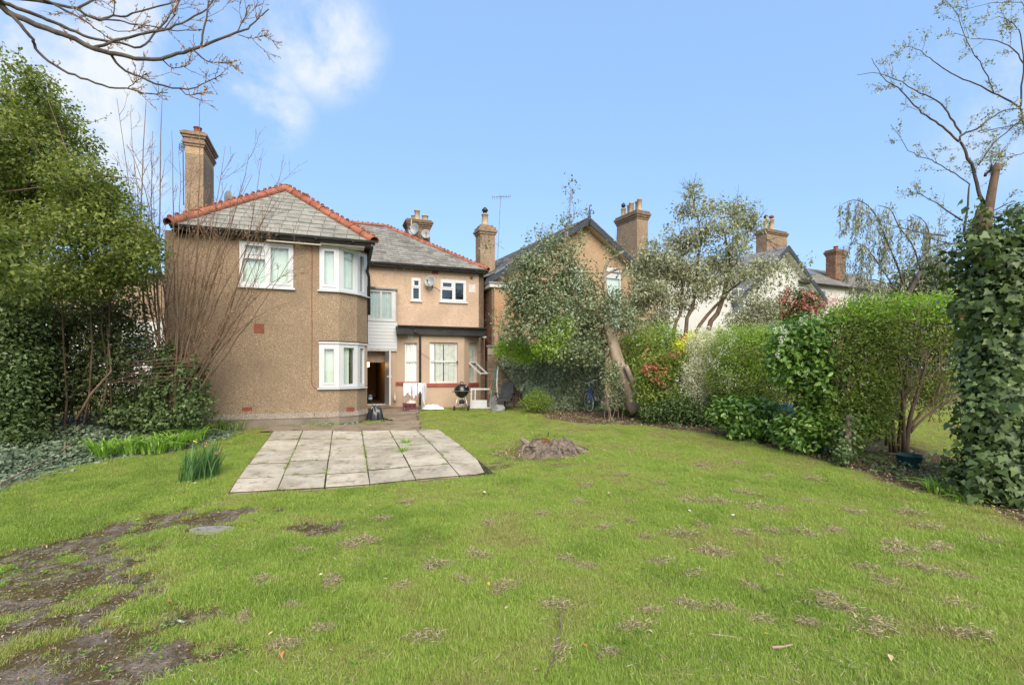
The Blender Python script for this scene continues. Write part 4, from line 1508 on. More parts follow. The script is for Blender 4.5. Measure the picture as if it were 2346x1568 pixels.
# flat roof edge: black fascia and gutter straight across
FZ = FY.off(0, .16)
g0, g1 = FZ.s(911), FZ.s(1112)
m = MB(); m.fbox(FZ, g0, g1, 0, -1.9, FZ.z(1010, 767), FZ.z(1010, 752)); m.build('fascia', MT['fascia_black'], house)
m = MB(); m.fbox(FZ, g0 - .02, g1 + .03, .03, -1.9, FZ.z(1010, 751.6), FZ.z(1010, 748)); m.build('flat_roof', MT['lead'], house)
gutter(house, FZ, g0, g1 + .05, .002, FZ.z(1010, 748), .06)
m = MB()
dz = FZ.z(962, 757)
tp = FZ.p(FZ.s(950), .05, dz)
ar = FY.p(.0, .055, 0)
pts = [tp, tp + Vector((0, 0, -.05)), FZ.p(FZ.s(958), .02, FZ.z(958, 764)), Vector((ar.x, ar.y, FZ.z(962, 770))), Vector((ar.x, ar.y, zgB + .02))]
m.tube(pts, .038, 8); m.build('downpipe', MT['grey_gutter'], house, True)
m = MB(); c = FYR.p(FYR.s(1102), .05, FYR.z(1102, 773))
m.tube([c, c + Vector((.16, -.10, -.0))], .045, 8); m.build('camera_housing', MT['white'], house, True)
# sagging washing line fixed across the bay
m = MB()
pa_, pb_ = FYL.p(FYL.s(956), .03, FYL.z(956, 803)), FYR.p(FYR.s(1107), .05, FYR.z(1107, 800))
mid_ = FY.p(yR * .75, .12, FY.z(1050, 838))
m.tube([pa_, pa_.lerp(mid_, .55) - Vector((0, 0, .16)), mid_, pb_], .004, 4); m.build('wire', MT['black'], house)
m = MB(); m.lathe(FY.p(FY.s(1047), .03, FY.z(1047, 829)) , [(.01, -.05), (.035, 0), (.01, .05)], 8); m.build('wire_weight', MT['black'], house)

# ---- back door: opening, dim hall with a lit wall lamp, white door swung open
FH = FD.off(0, .35)
hL = FH.s(822); hR = FH.s(889)
zd0, zd1 = zgB + .07, FH.z(870, 800)
dr = (FH.s(826), FH.s(886), zd0, zd1)
m = MB(); m.sheet(FH, hL, FH.s(906), zb, ZB + .4, [dr], 0, -.2); m.build('wall', MT['render_pink'], house)
m = MB()
FHs = FH.off(dr[0] - .5, -.2)
Wd = dr[1] - dr[0]
f = FHs.p
m.poly([f(0, 0, zd0), f(Wd + .5, 0, zd0), f(Wd + .5, -4.5, zd0), f(0, -4.5, zd0)])
hallf = m.build('hall_floor', MT['hall_floor'], house)
m = MB()
m.poly([f(Wd + .5, 0, zd0), f(Wd + .5, 0, zd1 + .2), f(Wd + .5, -4.5, zd1 + .2), f(Wd + .5, -4.5, zd0)])
m.poly([f(0, 0, zd0), f(0, -4.5, zd0), f(0, -4.5, zd1 + .2), f(0, 0, zd1 + .2)])
m.poly([f(0, -4.5, zd0), f(Wd + .5, -4.5, zd0), f(Wd + .5, -4.5, zd1 + .2), f(0, -4.5, zd1 + .2)])
m.poly([f(0, 0, zd1 + .2), f(0, -4.5, zd1 + .2), f(Wd + .5, -4.5, zd1 + .2), f(Wd + .5, 0, zd1 + .2)])
m.build('hall_wall', MT['hall'], house)
m = MB(); e = .055
m.fbox(FH, dr[0], dr[0] + e, -.03, -.12, zd0, zd1); m.fbox(FH, dr[1] - e, dr[1], -.03, -.12, zd0, zd1); m.fbox(FH, dr[0] + e, dr[1] - e, -.03, -.12, zd1 - e, zd1); m.fbox(FH, dr[0], dr[1], .05, -.12, zd0 - .05, zd0 - .002)
frm = m.build('door_frame', MT['dirty_white'], house)
FDo = FH.off(dr[1] - .03, -.02, R(-86))
m = MB(); m.fbox(FDo, 0, .82, .022, -.022, zd0 + .01, zd1 - .06)
door = m.build('door', MT['upvc'], house)
door['label'] = 'white back door swung open'
m = MB()
for sg in (1, -1):
    m.tube([FDo.p(.75, sg * .02, zd0 + .98), FDo.p(.75, sg * .075, zd0 + .98), FDo.p(.64, sg * .075, zd0 + .98)], .011, 6)
    m.fbox(FDo, .735, .765, sg * .022, sg * .028, zd0 + .88, zd0 + 1.08)
m.build('handle', MT['chrome'], door)
# wall lamp that is switched on, inside the door on the left
mlamp, t_, b_, o_ = new_mat('lit_lamp_shade')
b_.inputs['Base Color'].default_value = (.9, .7, .35, 1)
b_.inputs['Emission Color'].default_value = (1, .62, .18, 1); b_.inputs['Emission Strength'].default_value = 5.0
m = MB(); lp = W(843.0, 828, 18.75)
m.lathe(lp, [(.02, -.2), (.045, -.19), (.05, .19), (.02, .2)], 10)
m.build('wall_lamp', mlamp, house, True)

# ------------------------------------------------------------------ neighbouring gabled house, tan pebbledash
A27 = R(27)
ap = W(1350, 497, 21.6)
FN = Fr(ap.x, ap.y, A27)                       # front edge of the verge, s = 0 under the ridge
nb1 = thing('gabled_house', (3.8, 22.2, 1.1), 'tan pebbledashed gable house with dark bargeboards, finial and a row of five chimney pots', 'house')
al, ar_ = 5.0, 4.6
ze = FN.z(1118, 634)
pitch = (ap.z - ze) / abs(FN.s(1118))
sl_ = FN.s(1118)
zr_ = ap.z - pitch * ar_
FW = FN.off(0, -.40)                           # wall plane
zw = lambda s: ap.z - pitch * abs(s) - .16
m = MB()
wn = [rect_px(FW, 1384, 1425, 622, 748), rect_px(FW, 1296, 1338, 622, 748)]
zb_ = .9
sa, sb = sl_ + .25, ar_ - .3
# gable wall in courses of panels round the window openings
S = sorted([sa, 0, sb] + [w[0] for w in wn] + [w[1] for w in wn])
for i in range(len(S) - 1):
    a, b = S[i], S[i + 1]
    hol = [w for w in wn if w[0] - 1e-4 <= a and b <= w[1] + 1e-4]
    if hol:
        w = hol[0]
        m.poly([FW.p(a, 0, zb_), FW.p(b, 0, zb_), FW.p(b, 0, w[2]), FW.p(a, 0, w[2])])
        m.poly([FW.p(a, 0, w[3]), FW.p(b, 0, w[3]), FW.p(b, 0, zw(b)), FW.p(a, 0, zw(a))])
        for x_ in (a, b):
            m.poly([FW.p(x_, 0, w[2]), FW.p(x_, -.2, w[2]), FW.p(x_, -.2, w[3]), FW.p(x_, 0, w[3])])
    else:
        m.poly([FW.p(a, 0, zb_), FW.p(b, 0, zb_), FW.p(b, 0, zw(b)), FW.p(a, 0, zw(a))])
m.build('wall', MT['dash_tan'], nb1)
m = MB()
for s_ in (sa, sb):
    m.poly([FW.p(s_, 0, zb_), FW.p(s_, -9, zb_), FW.p(s_, -9, zw(s_)), FW.p(s_, 0, zw(s_))])
m.build('side_wall', MT['brick_red'], nb1)
for w in wn:
    s0, s1, z0, z1 = w
    mb = MB(); e = .1; zm = (z0 + z1) / 2
    pn = [(s0 + e, s1 - e, z0 + e, zm - .05), (s0 + e, s1 - e, zm + .05, z1 - .3)]
    mb.sheet(FW, s0, s1, z0, z1 + .0, pn, -.05, -.1)
    wo_ = mb.build('window', MT['white'], nb1)
    for p_ in pn:
        q = MB(); q.fbox(FW, p_[0], p_[1], -.09, -.095, p_[2], p_[3]); q.build('pane', MT['glass'], wo_)
    q = MB(); q.fbox(FW, s0, s1, -.125, -.14, z0, z1); q.build('curtain', MT['curtain'], wo_)
    q = MB()
    k = 10; cx_ = (s0 + s1) / 2; rr_ = (s1 - s0) / 2
    top = [FW.p(cx_ + rr_ * math.cos(math.pi * i / k), .012, z1 - .02 + .22 * math.sin(math.pi * i / k)) for i in range(k + 1)]
    q.poly(top); q.build('window_head', MT['white'], wo_)
    q = MB(); q.fbox(FW, s0 - .08, s1 + .08, .08, -.1, z0 - .1, z0 - .004); q.build('sill', MT['white'], wo_)
# roof slopes with joined courses of slate
bk = -9.5
m = MB()
rf_ = FN.p
m.poly([rf_(sl_, 0, ze), rf_(0, 0, ap.z), rf_(0, bk, ap.z), rf_(sl_, bk, ze)])
m.poly([rf_(0, 0, ap.z), rf_(ar_, 0, zr_), rf_(ar_, bk, zr_), rf_(0, bk, ap.z)])
r1_ = m.build('roof', MT['underlay'], nb1)
for (e0_, e1_, tp_) in ((rf_(sl_, bk, ze), rf_(sl_, 0, ze), rf_(0, 0, ap.z)), (rf_(ar_, 0, zr_), rf_(ar_, bk, zr_), rf_(0, 0, ap.z))):
    uu = (tp_ - e1_) if (e1_ - rf_(sl_, 0, ze)).length < .01 else (tp_ - e0_)
    ls = uu.length; uu.normalize(); dd = (e1_ - e0_).normalized(); LL = (e1_ - e0_).length
    slate_plane(r1_, e0_, e1_, uu, dd.cross(uu).normalized(), int(ls / .23), .23, .3, lambda r, LL=LL: (0, LL), 'slate_far', 12, cap=0)
for sgn, se, zz in ((-1, sl_ - .1, ze - pitch * .1), (1, ar_, zr_)):
    m = MB()
    m.hexa([rf_(0, .03, ap.z - .02), rf_(se, .03, zz - .02), rf_(se, .03, zz - .28), rf_(0, .03, ap.z - .30)],
           [rf_(0, -.02, ap.z - .02), rf_(se, -.02, zz - .02), rf_(se, -.02, zz - .28), rf_(0, -.02, ap.z - .30)])
    m.build('bargeboard', MT['barge'], nb1)
    m = MB()
    m.hexa([rf_(0, -.03, ap.z - .24), rf_(se, -.03, zz - .22), rf_(se, -.03, zz - .26), rf_(0, -.03, ap.z - .28)],
           [rf_(0, -.42, ap.z - .24), rf_(se, -.42, zz - .22), rf_(se, -.42, zz - .26), rf_(0, -.42, ap.z - .28)])
    m.build('verge_soffit', MT['cream'], nb1)
m = MB(); m.lathe(rf_(0, .02, ap.z - .42), [(.045, 0), (.05, .35), (.07, .42), (.05, .5), (.055, .62), (.02, .82), (.004, .95)], 10)
m.build('finial', MT['barge'], nb1, True)
# five-pot stack on the ridge behind
FQ2 = Fr(W(1457, 540, 23.6).x, 23.6, R(27))
q1 = FQ2.s(1487); z2 = lambda y: FQ2.z(1472, y)
m = MB(); m.fbox(FQ2, .06, q1 - .06, 0, -1.5, z2(610), z2(502))
s2 = m.build('chimney_stack', MT['dash_chimney'], nb1)
m = MB(); zc = stack_cap(m, FQ2, .06, q1 - .06, 0, -1.5, z2(502), [(.03, .10), (.07, .10), (.11, .11), (.06, .10)])
m.build('corbel_cap', MT['brick'], s2)
for i in range(5):
    pot(s2, FQ2.p(q1 / 2 + (.08 if i % 2 else -.05), -1.35 + 1.2 * i / 4, zc - .01), .62 if i else .5, .125, 'pot_cream', 'cowl' if i == 0 else False)
m = MB()
m.hexa([W(1385, 560, 23.2), W(1440, 592, 23.2), W(1440, 600, 23.2), W(1385, 566, 23.2)], [W(1385, 560, 23.5), W(1440, 592, 23.5), W(1440, 600, 23.5), W(1385, 566, 23.5)])
m.build('flashing', MT['dirty_white'], nb1)
# single pot stack left of the gable
FQ3 = Fr(W(1099, 540, 21.2).x, 21.2, R(24))
q1 = FQ3.s(1134); z3 = lambda y: FQ3.z(1117, y)
m = MB(); m.fbox(FQ3, .03, q1, 0, -.6, 3.0, z3(536))
s3 = m.build('chimney_stack', MT['dash_chimney'], nb1)
m = MB(); zc = stack_cap(m, FQ3, .03, q1, 0, -.6, z3(536), [(.04, .1), (.09, .1), (.04, .12), (-.05, .1)])
m.build('corbel_cap', MT['brick'], s3)
pot(s3, FQ3.p(q1 / 2, -.3, zc - .01), .55, .15, 'pot_cream', 'cowl')
# roof aerial on a pole
m = MB()
a0 = W(1140, 600, 21.4); a1 = W(1147, 447, 21.4)
m.tube([a0, a1], .016, 5)
b0 = W(1128, 452, 21.4); b1_ = W(1170, 450, 21.4)
m.tube([b0, b1_], .012, 4)
for i in range(9):
    c = b0.lerp(b1_, i / 8)
    m.tube([c + Vector((0, -.18, .03)), c + Vector((0, .18, -.03))], .008, 4); m.tube([c - Vector((.0, 0, .07)), c + Vector((0, 0, .07))], .008, 4)
m.tube([W(1138, 560, 21.4), W(1149, 552, 21.4)], .01, 4)
m.build('aerial', MT['steel'], nb1)
# two storey outshot of the neighbour with stained orange render
FX = Fr(W(1127, 700, 18.95).x, 18.95, A20)
xr = FX.s(1240)
zx = FX.z(1160, 660)
m = MB(); m.sheet(FX, 0, xr, .9, zx, [], 0, -.2); m.build('outshot_wall', MT['dash_orange'], nb1)
FXl = Fr(FX.p(0, -2.6, 0).x, FX.p(0, -2.6, 0).y, A20 - R(90))
m = MB(); m.sheet(FXl, 0, 2.6, .9, zx, [], 0, -.1); osw = m.build('outshot_side_wall', MT['mortar'], nb1)
brick_face(osw, FXl, 1.1, 2.6, 2.7, zx, MT['brick_red'], 6, 0, 260)
m = MB(); m.fbox(FX, -.12, xr, .1, -2.7, zx + .002, zx + .14); m.build('outshot_fascia', MT['dirty_white'], nb1)
m = MB()
m.hexa([FX.p(-.15, .14, zx + .143), FX.p(xr, .14, zx + .143), FX.p(xr, .14, zx + .2), FX.p(-.15, .14, zx + .2)],
       [FX.p(-.15, -2.7, zx + .143), FX.p(xr, -2.7, zx + .143), FX.p(xr, -2.7, zx + .75), FX.p(-.15, -2.7, zx + .75)])
m.build('outshot_roof', MT['slate_far'], nb1)

# ------------------------------------------------------------------ white house further along
wa = W(1808, 562, 30.0)
FM = Fr(wa.x, wa.y, R(27))
nb2 = thing('white_house', (16, 31, 1.1), 'white rendered house with a dark-edged gable and two clay pots above the trees', 'house')
pw = .78
sl2 = FM.s(1690); sr2 = FM.s(1893)
zl2 = wa.z - pw * abs(sl2); zr2 = wa.z - pw * sr2
FMw = FM.off(0, -.45)
m = MB()
m.poly([FMw.p(sl2 - 3.5, 0, .5), FMw.p(sr2 - .25, 0, .5), FMw.p(sr2 - .25, 0, zr2 - .05), FMw.p(0, 0, wa.z - .25), FMw.p(sl2, 0, zl2 - .1), FMw.p(sl2 - 3.5, 0, zl2 - .1)])
m.poly([FMw.p(sr2 - .25, 0, .5), FMw.p(sr2 - .25, -9, .5), FMw.p(sr2 - .25, -9, zr2), FMw.p(sr2 - .25, 0, zr2)])
m.build('wall', MT['white_wall'], nb2)
# lower white range towards the gable house, seen through the branches
m = MB(); FM2 = FM.off(sl2, -.2); m.sheet(FM2, -9.5, 0, .5, FM2.z(1600, 640), [], 0, -.2); m.build('side_range_wall', MT['white_wall'], nb2)
m = MB()
zz = FM2.z(1600, 640)
m.hexa([FM2.p(-9.6, .3, zz), FM2.p(.2, .3, zz), FM2.p(.2, .3, zz + .08), FM2.p(-9.6, .3, zz + .08)], [FM2.p(-9.6, -5, zz + 2.4), FM2.p(.2, -5, zz + 2.4), FM2.p(.2, -5, zz + 2.5), FM2.p(-9.6, -5, zz + 2.5)])
m.build('side_range_roof', MT['slate_far'], nb2)
for px, py, w_, h_ in ((1520, 700, .9, 1.5), (1690, 690, .9, 1.5), (1455, 715, .9, 1.6)):
    c = FM2.s(px); z0 = FM2.z(px, py)
    panes_part(nb2, FM2.off(0, .01), (c - w_ / 2, c + w_ / 2, z0 - h_ / 2, z0 + h_ / 2), [(c - w_ / 2 + .08, c - .03, z0 - h_ / 2 + .08, z0 + h_ / 2 - .08), (c + .03, c + w_ / 2 - .08, z0 - h_ / 2 + .08, z0 + h_ / 2 - .08)], mat='white', tf=.05, tb=.01, room=False, curtain=None, glass='obscure')
m = MB()
rf2 = FM.p
m.poly([rf2(sl2 - .3, 0, zl2 - .3 * pw), rf2(0, 0, wa.z), rf2(0, -9, wa.z), rf2(sl2 - .3, -9, zl2 - .3 * pw)])
m.poly([rf2(0, 0, wa.z), rf2(sr2 + .1, 0, zr2 - .1 * pw), rf2(sr2 + .1, -9, zr2 - .1 * pw), rf2(0, -9, wa.z)])
r2_ = m.build('roof', MT['underlay'], nb2)
for (e0_, e1_, tp_) in ((rf2(sl2 - .3, -9, zl2 - .3 * pw), rf2(sl2 - .3, 0, zl2 - .3 * pw), rf2(0, 0, wa.z)), (rf2(sr2 + .1, 0, zr2 - .1 * pw), rf2(sr2 + .1, -9, zr2 - .1 * pw), rf2(0, 0, wa.z))):
    dd = (e1_ - e0_).normalized(); uu = tp_ - e0_; uu = uu - dd * uu.dot(dd); ls = uu.length; uu.normalize()
    slate_plane(r2_, e0_, e1_, uu, dd.cross(uu).normalized(), int(ls / .25), .25, .34, lambda r: (0, 9), 'slate_far', 13, cap=0)
for se, zz in ((sl2 - .35, zl2 - .35 * pw), (sr2 + .15, zr2 - .15 * pw)):
    m = MB()
    m.hexa([rf2(0, .03, wa.z), rf2(se, .03, zz), rf2(se, .03, zz - .3), rf2(0, .03, wa.z - .34)], [rf2(0, -.03, wa.z), rf2(se, -.03, zz), rf2(se, -.03, zz - .3), rf2(0, -.03, wa.z - .34)])
    m.build('bargeboard', MT['barge'], nb2)
    m = MB()
    m.hexa([rf2(0, -.04, wa.z - .3), rf2(se, -.04, zz - .26), rf2(se, -.04, zz - .3), rf2(0, -.04, wa.z - .34)], [rf2(0, -.5, wa.z - .3), rf2(se, -.5, zz - .26), rf2(se, -.5, zz - .3), rf2(0, -.5, wa.z - .34)])
    m.build('verge_soffit', MT['white'], nb2)
FQ4 = Fr(W(1757, 540, 32).x, 32, R(27)); q1 = FQ4.s(1803); z4 = lambda y: FQ4.z(1780, y)
m = MB(); m.fbox(FQ4, 0, q1, 0, -.8, z4(590), z4(538)); s4 = m.build('chimney_stack', MT['dash_chimney'], nb2)
m = MB(); zc = stack_cap(m, FQ4, 0, q1, 0, -.8, z4(538), [(.05, .1), (.09, .1), (.02, .12)]); m.build('corbel_cap', MT['brick'], s4)
pot(s4, FQ4.p(.45, -.4, zc), .75, .16, 'pot_cream', 'cowl'); pot(s4, FQ4.p(.95, -.35, zc), .8, .18, 'pot_cream', 'clay')
# slate roofed range to the right with a rooflight and a brick stack
FM3 = Fr(W(1872, 650, 31.5).x, 31.5, R(24))
z5 = lambda px, y: FM3.z(px, y)
e0_ = FM3.p(-1.5, 0, z5(1900, 652)); e1_ = FM3.p(9.5, 0, z5(1900, 652))
tp0, tp1 = FM3.p(-1.5, -3.6, z5(1900, 652) + 2.0), FM3.p(9.5, -3.6, z5(1900, 652) + 1.9)
nb3 = thing('slate_roofed_house', (21, 33, 1.1), 'low white house with a brown slate roof, rooflight and red brick chimney', 'house')
m = MB(); m.poly([e0_, e1_, tp1, tp0]); m.poly([e1_, FM3.p(9.5, -7.2, e1_.z), tp1]); r3_ = m.build('roof', MT['underlay'], nb3)
uu = (tp0 - e0_).normalized(); dd = (e1_ - e0_).normalized()
slate_plane(r3_, e0_, e1_, uu, dd.cross(uu).normalized(), int((tp0 - e0_).length / .26), .26, .36, lambda r: (0, 11), 'slate_dark', 14, cap=300)
m = MB(); m.sheet(FM3.off(0, -.3), -1.5, 9.5, .5, e0_.z + .1, [], 0, -.2); m.build('wall', MT['white_wall'], nb3)
gutter(nb3, FM3, -1.5, 9.6, -.02, e0_.z - .02, .06)
c = FM3.s(1890); z0 = FM3.z(1890, 688)
panes_part(nb3, FM3.off(0, -.29), (c - .5, c + .5, z0 - .75, z0 + .75), [(c - .42, c - .03, z0 - .67, z0 + .67), (c + .03, c + .42, z0 - .67, z0 + .67)], mat='white', tf=.05, tb=.01, room=False, glass='obscure')
k0 = e0_ + dd * 2.6 + uu * 2.0; nn = dd.cross(uu).normalized()
m = MB(); a = [k0, k0 + dd * 1.3, k0 + dd * 1.3 + uu * .9, k0 + uu * .9]
m.hexa([p + nn * .04 for p in a], [p + nn * .14 for p in a]); rl = m.build('rooflight', MT['lead'], nb3)
m = MB(); a = [k0 + dd * .08 + uu * .08, k0 + dd * 1.22 + uu * .08, k0 + dd * 1.22 + uu * .82, k0 + dd * .08 + uu * .82]
m.hexa([p + nn * .143 for p in a], [p + nn * .15 for p in a]); m.build('pane', MT['glass_dark'], rl)
FQ5 = Fr(W(1915, 590, 34).x, 34, R(24)); q1 = FQ5.s(1938); z6 = lambda y: FQ5.z(1920, y)
m = MB(); m.fbox(FQ5, 0, q1, 0, -.7, z6(640), z6(584)); s5 = m.build('brick_stack', MT['mortar'], nb3)
brick_face(s5, FQ5, 0, q1, z6(640), z6(584), MT['brick_red'], 9, 0, 160)
F5l = Fr(FQ5.p(0, -.7, 0).x, FQ5.p(0, -.7, 0).y, R(24) - R(90))
brick_face(s5, F5l, 0, .7, z6(640), z6(584), MT['brick_red'], 15, 0, 110)
m = MB(); zc = stack_cap(m, FQ5, 0, q1, 0, -.7, z6(584), [(.04, .1), (.08, .1), (.12, .1), (.06, .12)]); m.build('corbel_cap', MT['brick_red'], s5)
pot(s5, FQ5.p(q1 / 2, -.35, zc), .3, .16, 'terracotta')

# ------------------------------------------------------------------ pale house beyond the left boundary
nb4 = thing('pale_house', (-16, 24, 1.1), 'pale rendered house glimpsed behind the bare shrub on the left', 'house')
F4 = Fr(W(365, 700, 23.5).x, 23.5, R(8))
m = MB(); m.sheet(F4, -14, 1.5, .6, F4.z(300, 735), [], 0, -.2); m.sheet(F4.off(1.5, 0, R(90)), 0, 6, .6, F4.z(300, 735), [], 0, -.2); m.build('wall', MT['white_wall'], nb4)
m = MB(); m.sheet(F4.off(0, -.35), -14, 1.5, F4.z(300, 735), F4.z(340, 628), [], 0, -.2); m.build('upper_wall', MT['dash_chimney'], nb4)
m = MB()
zz = F4.z(340, 628)
m.hexa([F4.p(-14.3, 0, zz), F4.p(1.7, 0, zz), F4.p(1.7, 0, zz + .12), F4.p(-14.3, 0, zz + .12)], [F4.p(-14.3, -5, zz + .5), F4.p(1.7, -5, zz + .5), F4.p(1.7, -5, zz + .62), F4.p(-14.3, -5, zz + .62)])
m.build('roof', MT['slate_far'], nb4)
for px in (250, 120, 320):
    c = F4.s(px); z0 = F4.z(px, 800)
    panes_part(nb4, F4.off(0, .01), (c - .6, c + .6, z0 - .7, z0 + .7), [(c - .52, c - .03, z0 - .62, z0 + .62), (c + .03, c + .52, z0 - .62, z0 + .62)], mat='white', tf=.04, tb=.01, room=False, glass='obscure')

# ------------------------------------------------------------------ old brick wall between the gardens
bw0 = Vector((W(1117, 900, 18.75).x, 18.75)); bw1 = Vector((3.0, 17.3))
an = math.atan2(bw1.y - bw0.y, bw1.x - bw0.x)
FB2 = Fr(bw0.x, bw0.y, an)
Lb = (bw1 - bw0).length
gw = thing('garden_wall', (bw0.x, bw0.y, 1.1), 'old stock brick garden wall half buried in ivy beside the bay window', 'wall')
zt_ = 3.2
m = MB(); m.fbox(FB2, 0, Lb, 0, -.22, .7, zt_); m.build('wall_core', MT['mortar'], gw)
brick_face(gw, FB2, .0, 2.6, 1.05, zt_, MT['brick'], 21, 0, 300)
m = MB(); m.fbox(FB2, -.02, Lb, .05, -.27, zt_ + .002, zt_ + .07); m.build('coping', MT['stone'], gw)
gw['kind'] = 'thing'

# ------------------------------------------------------------------ woody plants
BUD = {'P': [], 'D': []}


def twig(mb, p, d, L_, r, depth, rr, up=.15, wander=.22, nseg=5, kids=(2, 4), spread=.7, shrink=.55, buds=None, minr=.0022, n=5):
    """a branch that wanders and carries side twigs"""
    pts = [Vector(p)]; d = Vector(d).normalized(); st = L_ / nseg; dirs = []
    for i in range(nseg):
        d = (d + Vector((rr.gauss(0, wander), rr.gauss(0, wander), rr.gauss(0, wander) + up)) * .5).normalized()
        dirs.append(d.copy()); pts.append(pts[-1] + d * st)
    rad = [max(minr, r * (1 - .75 * i / nseg)) for i in range(nseg + 1)]
    mb.tube(pts, rad, n if r > .006 else 4, cap=r > .02)
    if buds is not None:
        for i in range(1, len(pts)):
            if depth <= 1:
                for q in range(2):
                    buds.append((pts[i].lerp(pts[i - 1], rr.random()), dirs[i - 1]))
    if depth > 0:
        for _ in range(rr.randint(*kids)):
            f = rr.uniform(.25, .97); i = min(int(f * nseg), nseg - 1)
            q = pts[i].lerp(pts[i + 1], f * nseg - i)
            x = dirs[i].orthogonal(); x.rotate(Matrix.Rotation(rr.uniform(0, 6.28), 3, dirs[i]))
            nd = (dirs[i] + x * spread * rr.uniform(.6, 1.3)).normalized()
            twig(mb, q, nd, L_ * shrink * rr.uniform(.6, 1.15) * (1.15 - .5 * f), rad[i] * .62, depth - 1, rr, up, wander, max(3, nseg - 1), kids, spread, shrink, buds, minr, n)
    return pts


def limb(mb, pxs, Ys, r0, r1, n=7, rr=None, jit=0.0):
    """limb traced through picture points at the given distances"""
    if not hasattr(Ys, '__len__'): Ys = [Ys] * len(pxs)
    if len(Ys) == 2 and len(pxs) > 2: Ys = list(np.linspace(Ys[0], Ys[1], len(pxs)))
    P = [W(a, b, y) for (a, b), y in zip(pxs, Ys)]
    # smooth with a Catmull-Rom pass
    out = []
    for i in range(len(P) - 1):
        p0 = P[max(i - 1, 0)]; p1_, p2_ = P[i], P[i + 1]; p3 = P[min(i + 2, len(P) - 1)]
        for k in range(3):
            t = k / 3
            out.append(.5 * ((2 * p1_) + (-p0 + p2_) * t + (2 * p0 - 5 * p1_ + 4 * p2_ - p3) * t * t + (-p0 + 3 * p1_ - 3 * p2_ + p3) * t ** 3))
    out.append(P[-1])
    if rr and jit:
        out = [p + Vector((rr.gauss(0, jit), rr.gauss(0, jit), rr.gauss(0, jit))) for p in out]
    rad = [r0 + (r1 - r0) * i / (len(out) - 1) for i in range(len(out))]
    mb.tube(out, rad, n)
    return out


def side_twigs(mb, pts, count, L_, r, rr, depth=1, up=.2, lo=.2, **kw):
    for _ in range(count):
        f = rr.uniform(lo, 1) * (len(pts) - 1); i = min(int(f), len(pts) - 2)
        p = pts[i].lerp(pts[i + 1], f - i); d = (pts[i + 1] - pts[i]).normalized()
        x = d.orthogonal(); x.rotate(Matrix.Rotation(rr.uniform(0, 6.28), 3, d))
        twig(mb, p, d + x * rr.uniform(.5, 1.1), L_ * rr.uniform(.5, 1.3), r, depth, rr, up, **kw)


def bud_cloud(name, parent, mat, buds, size, jitter=.01, width=.5, shape='blade', kind='stuff'):
    if not buds: return
    P = np.array([tuple(b[0]) for b in buds]) + RNG.normal(size=(len(buds), 3)) * jitter
    D = np.array([tuple(b[1]) for b in buds]) + RNG.normal(size=(len(buds), 3)) * .5
    N = RNG.normal(size=(len(buds), 3)) + np.array([0, -.3, .5])
    return leaf_cloud(name, parent, mat, P, N, D, size * RNG.uniform(.6, 1.4, len(buds)), width, shape, kind=kind)


def base_at(px, Y):
    x = (px - CX) / F * Y
    return Vector((x, Y, g(x, Y)))


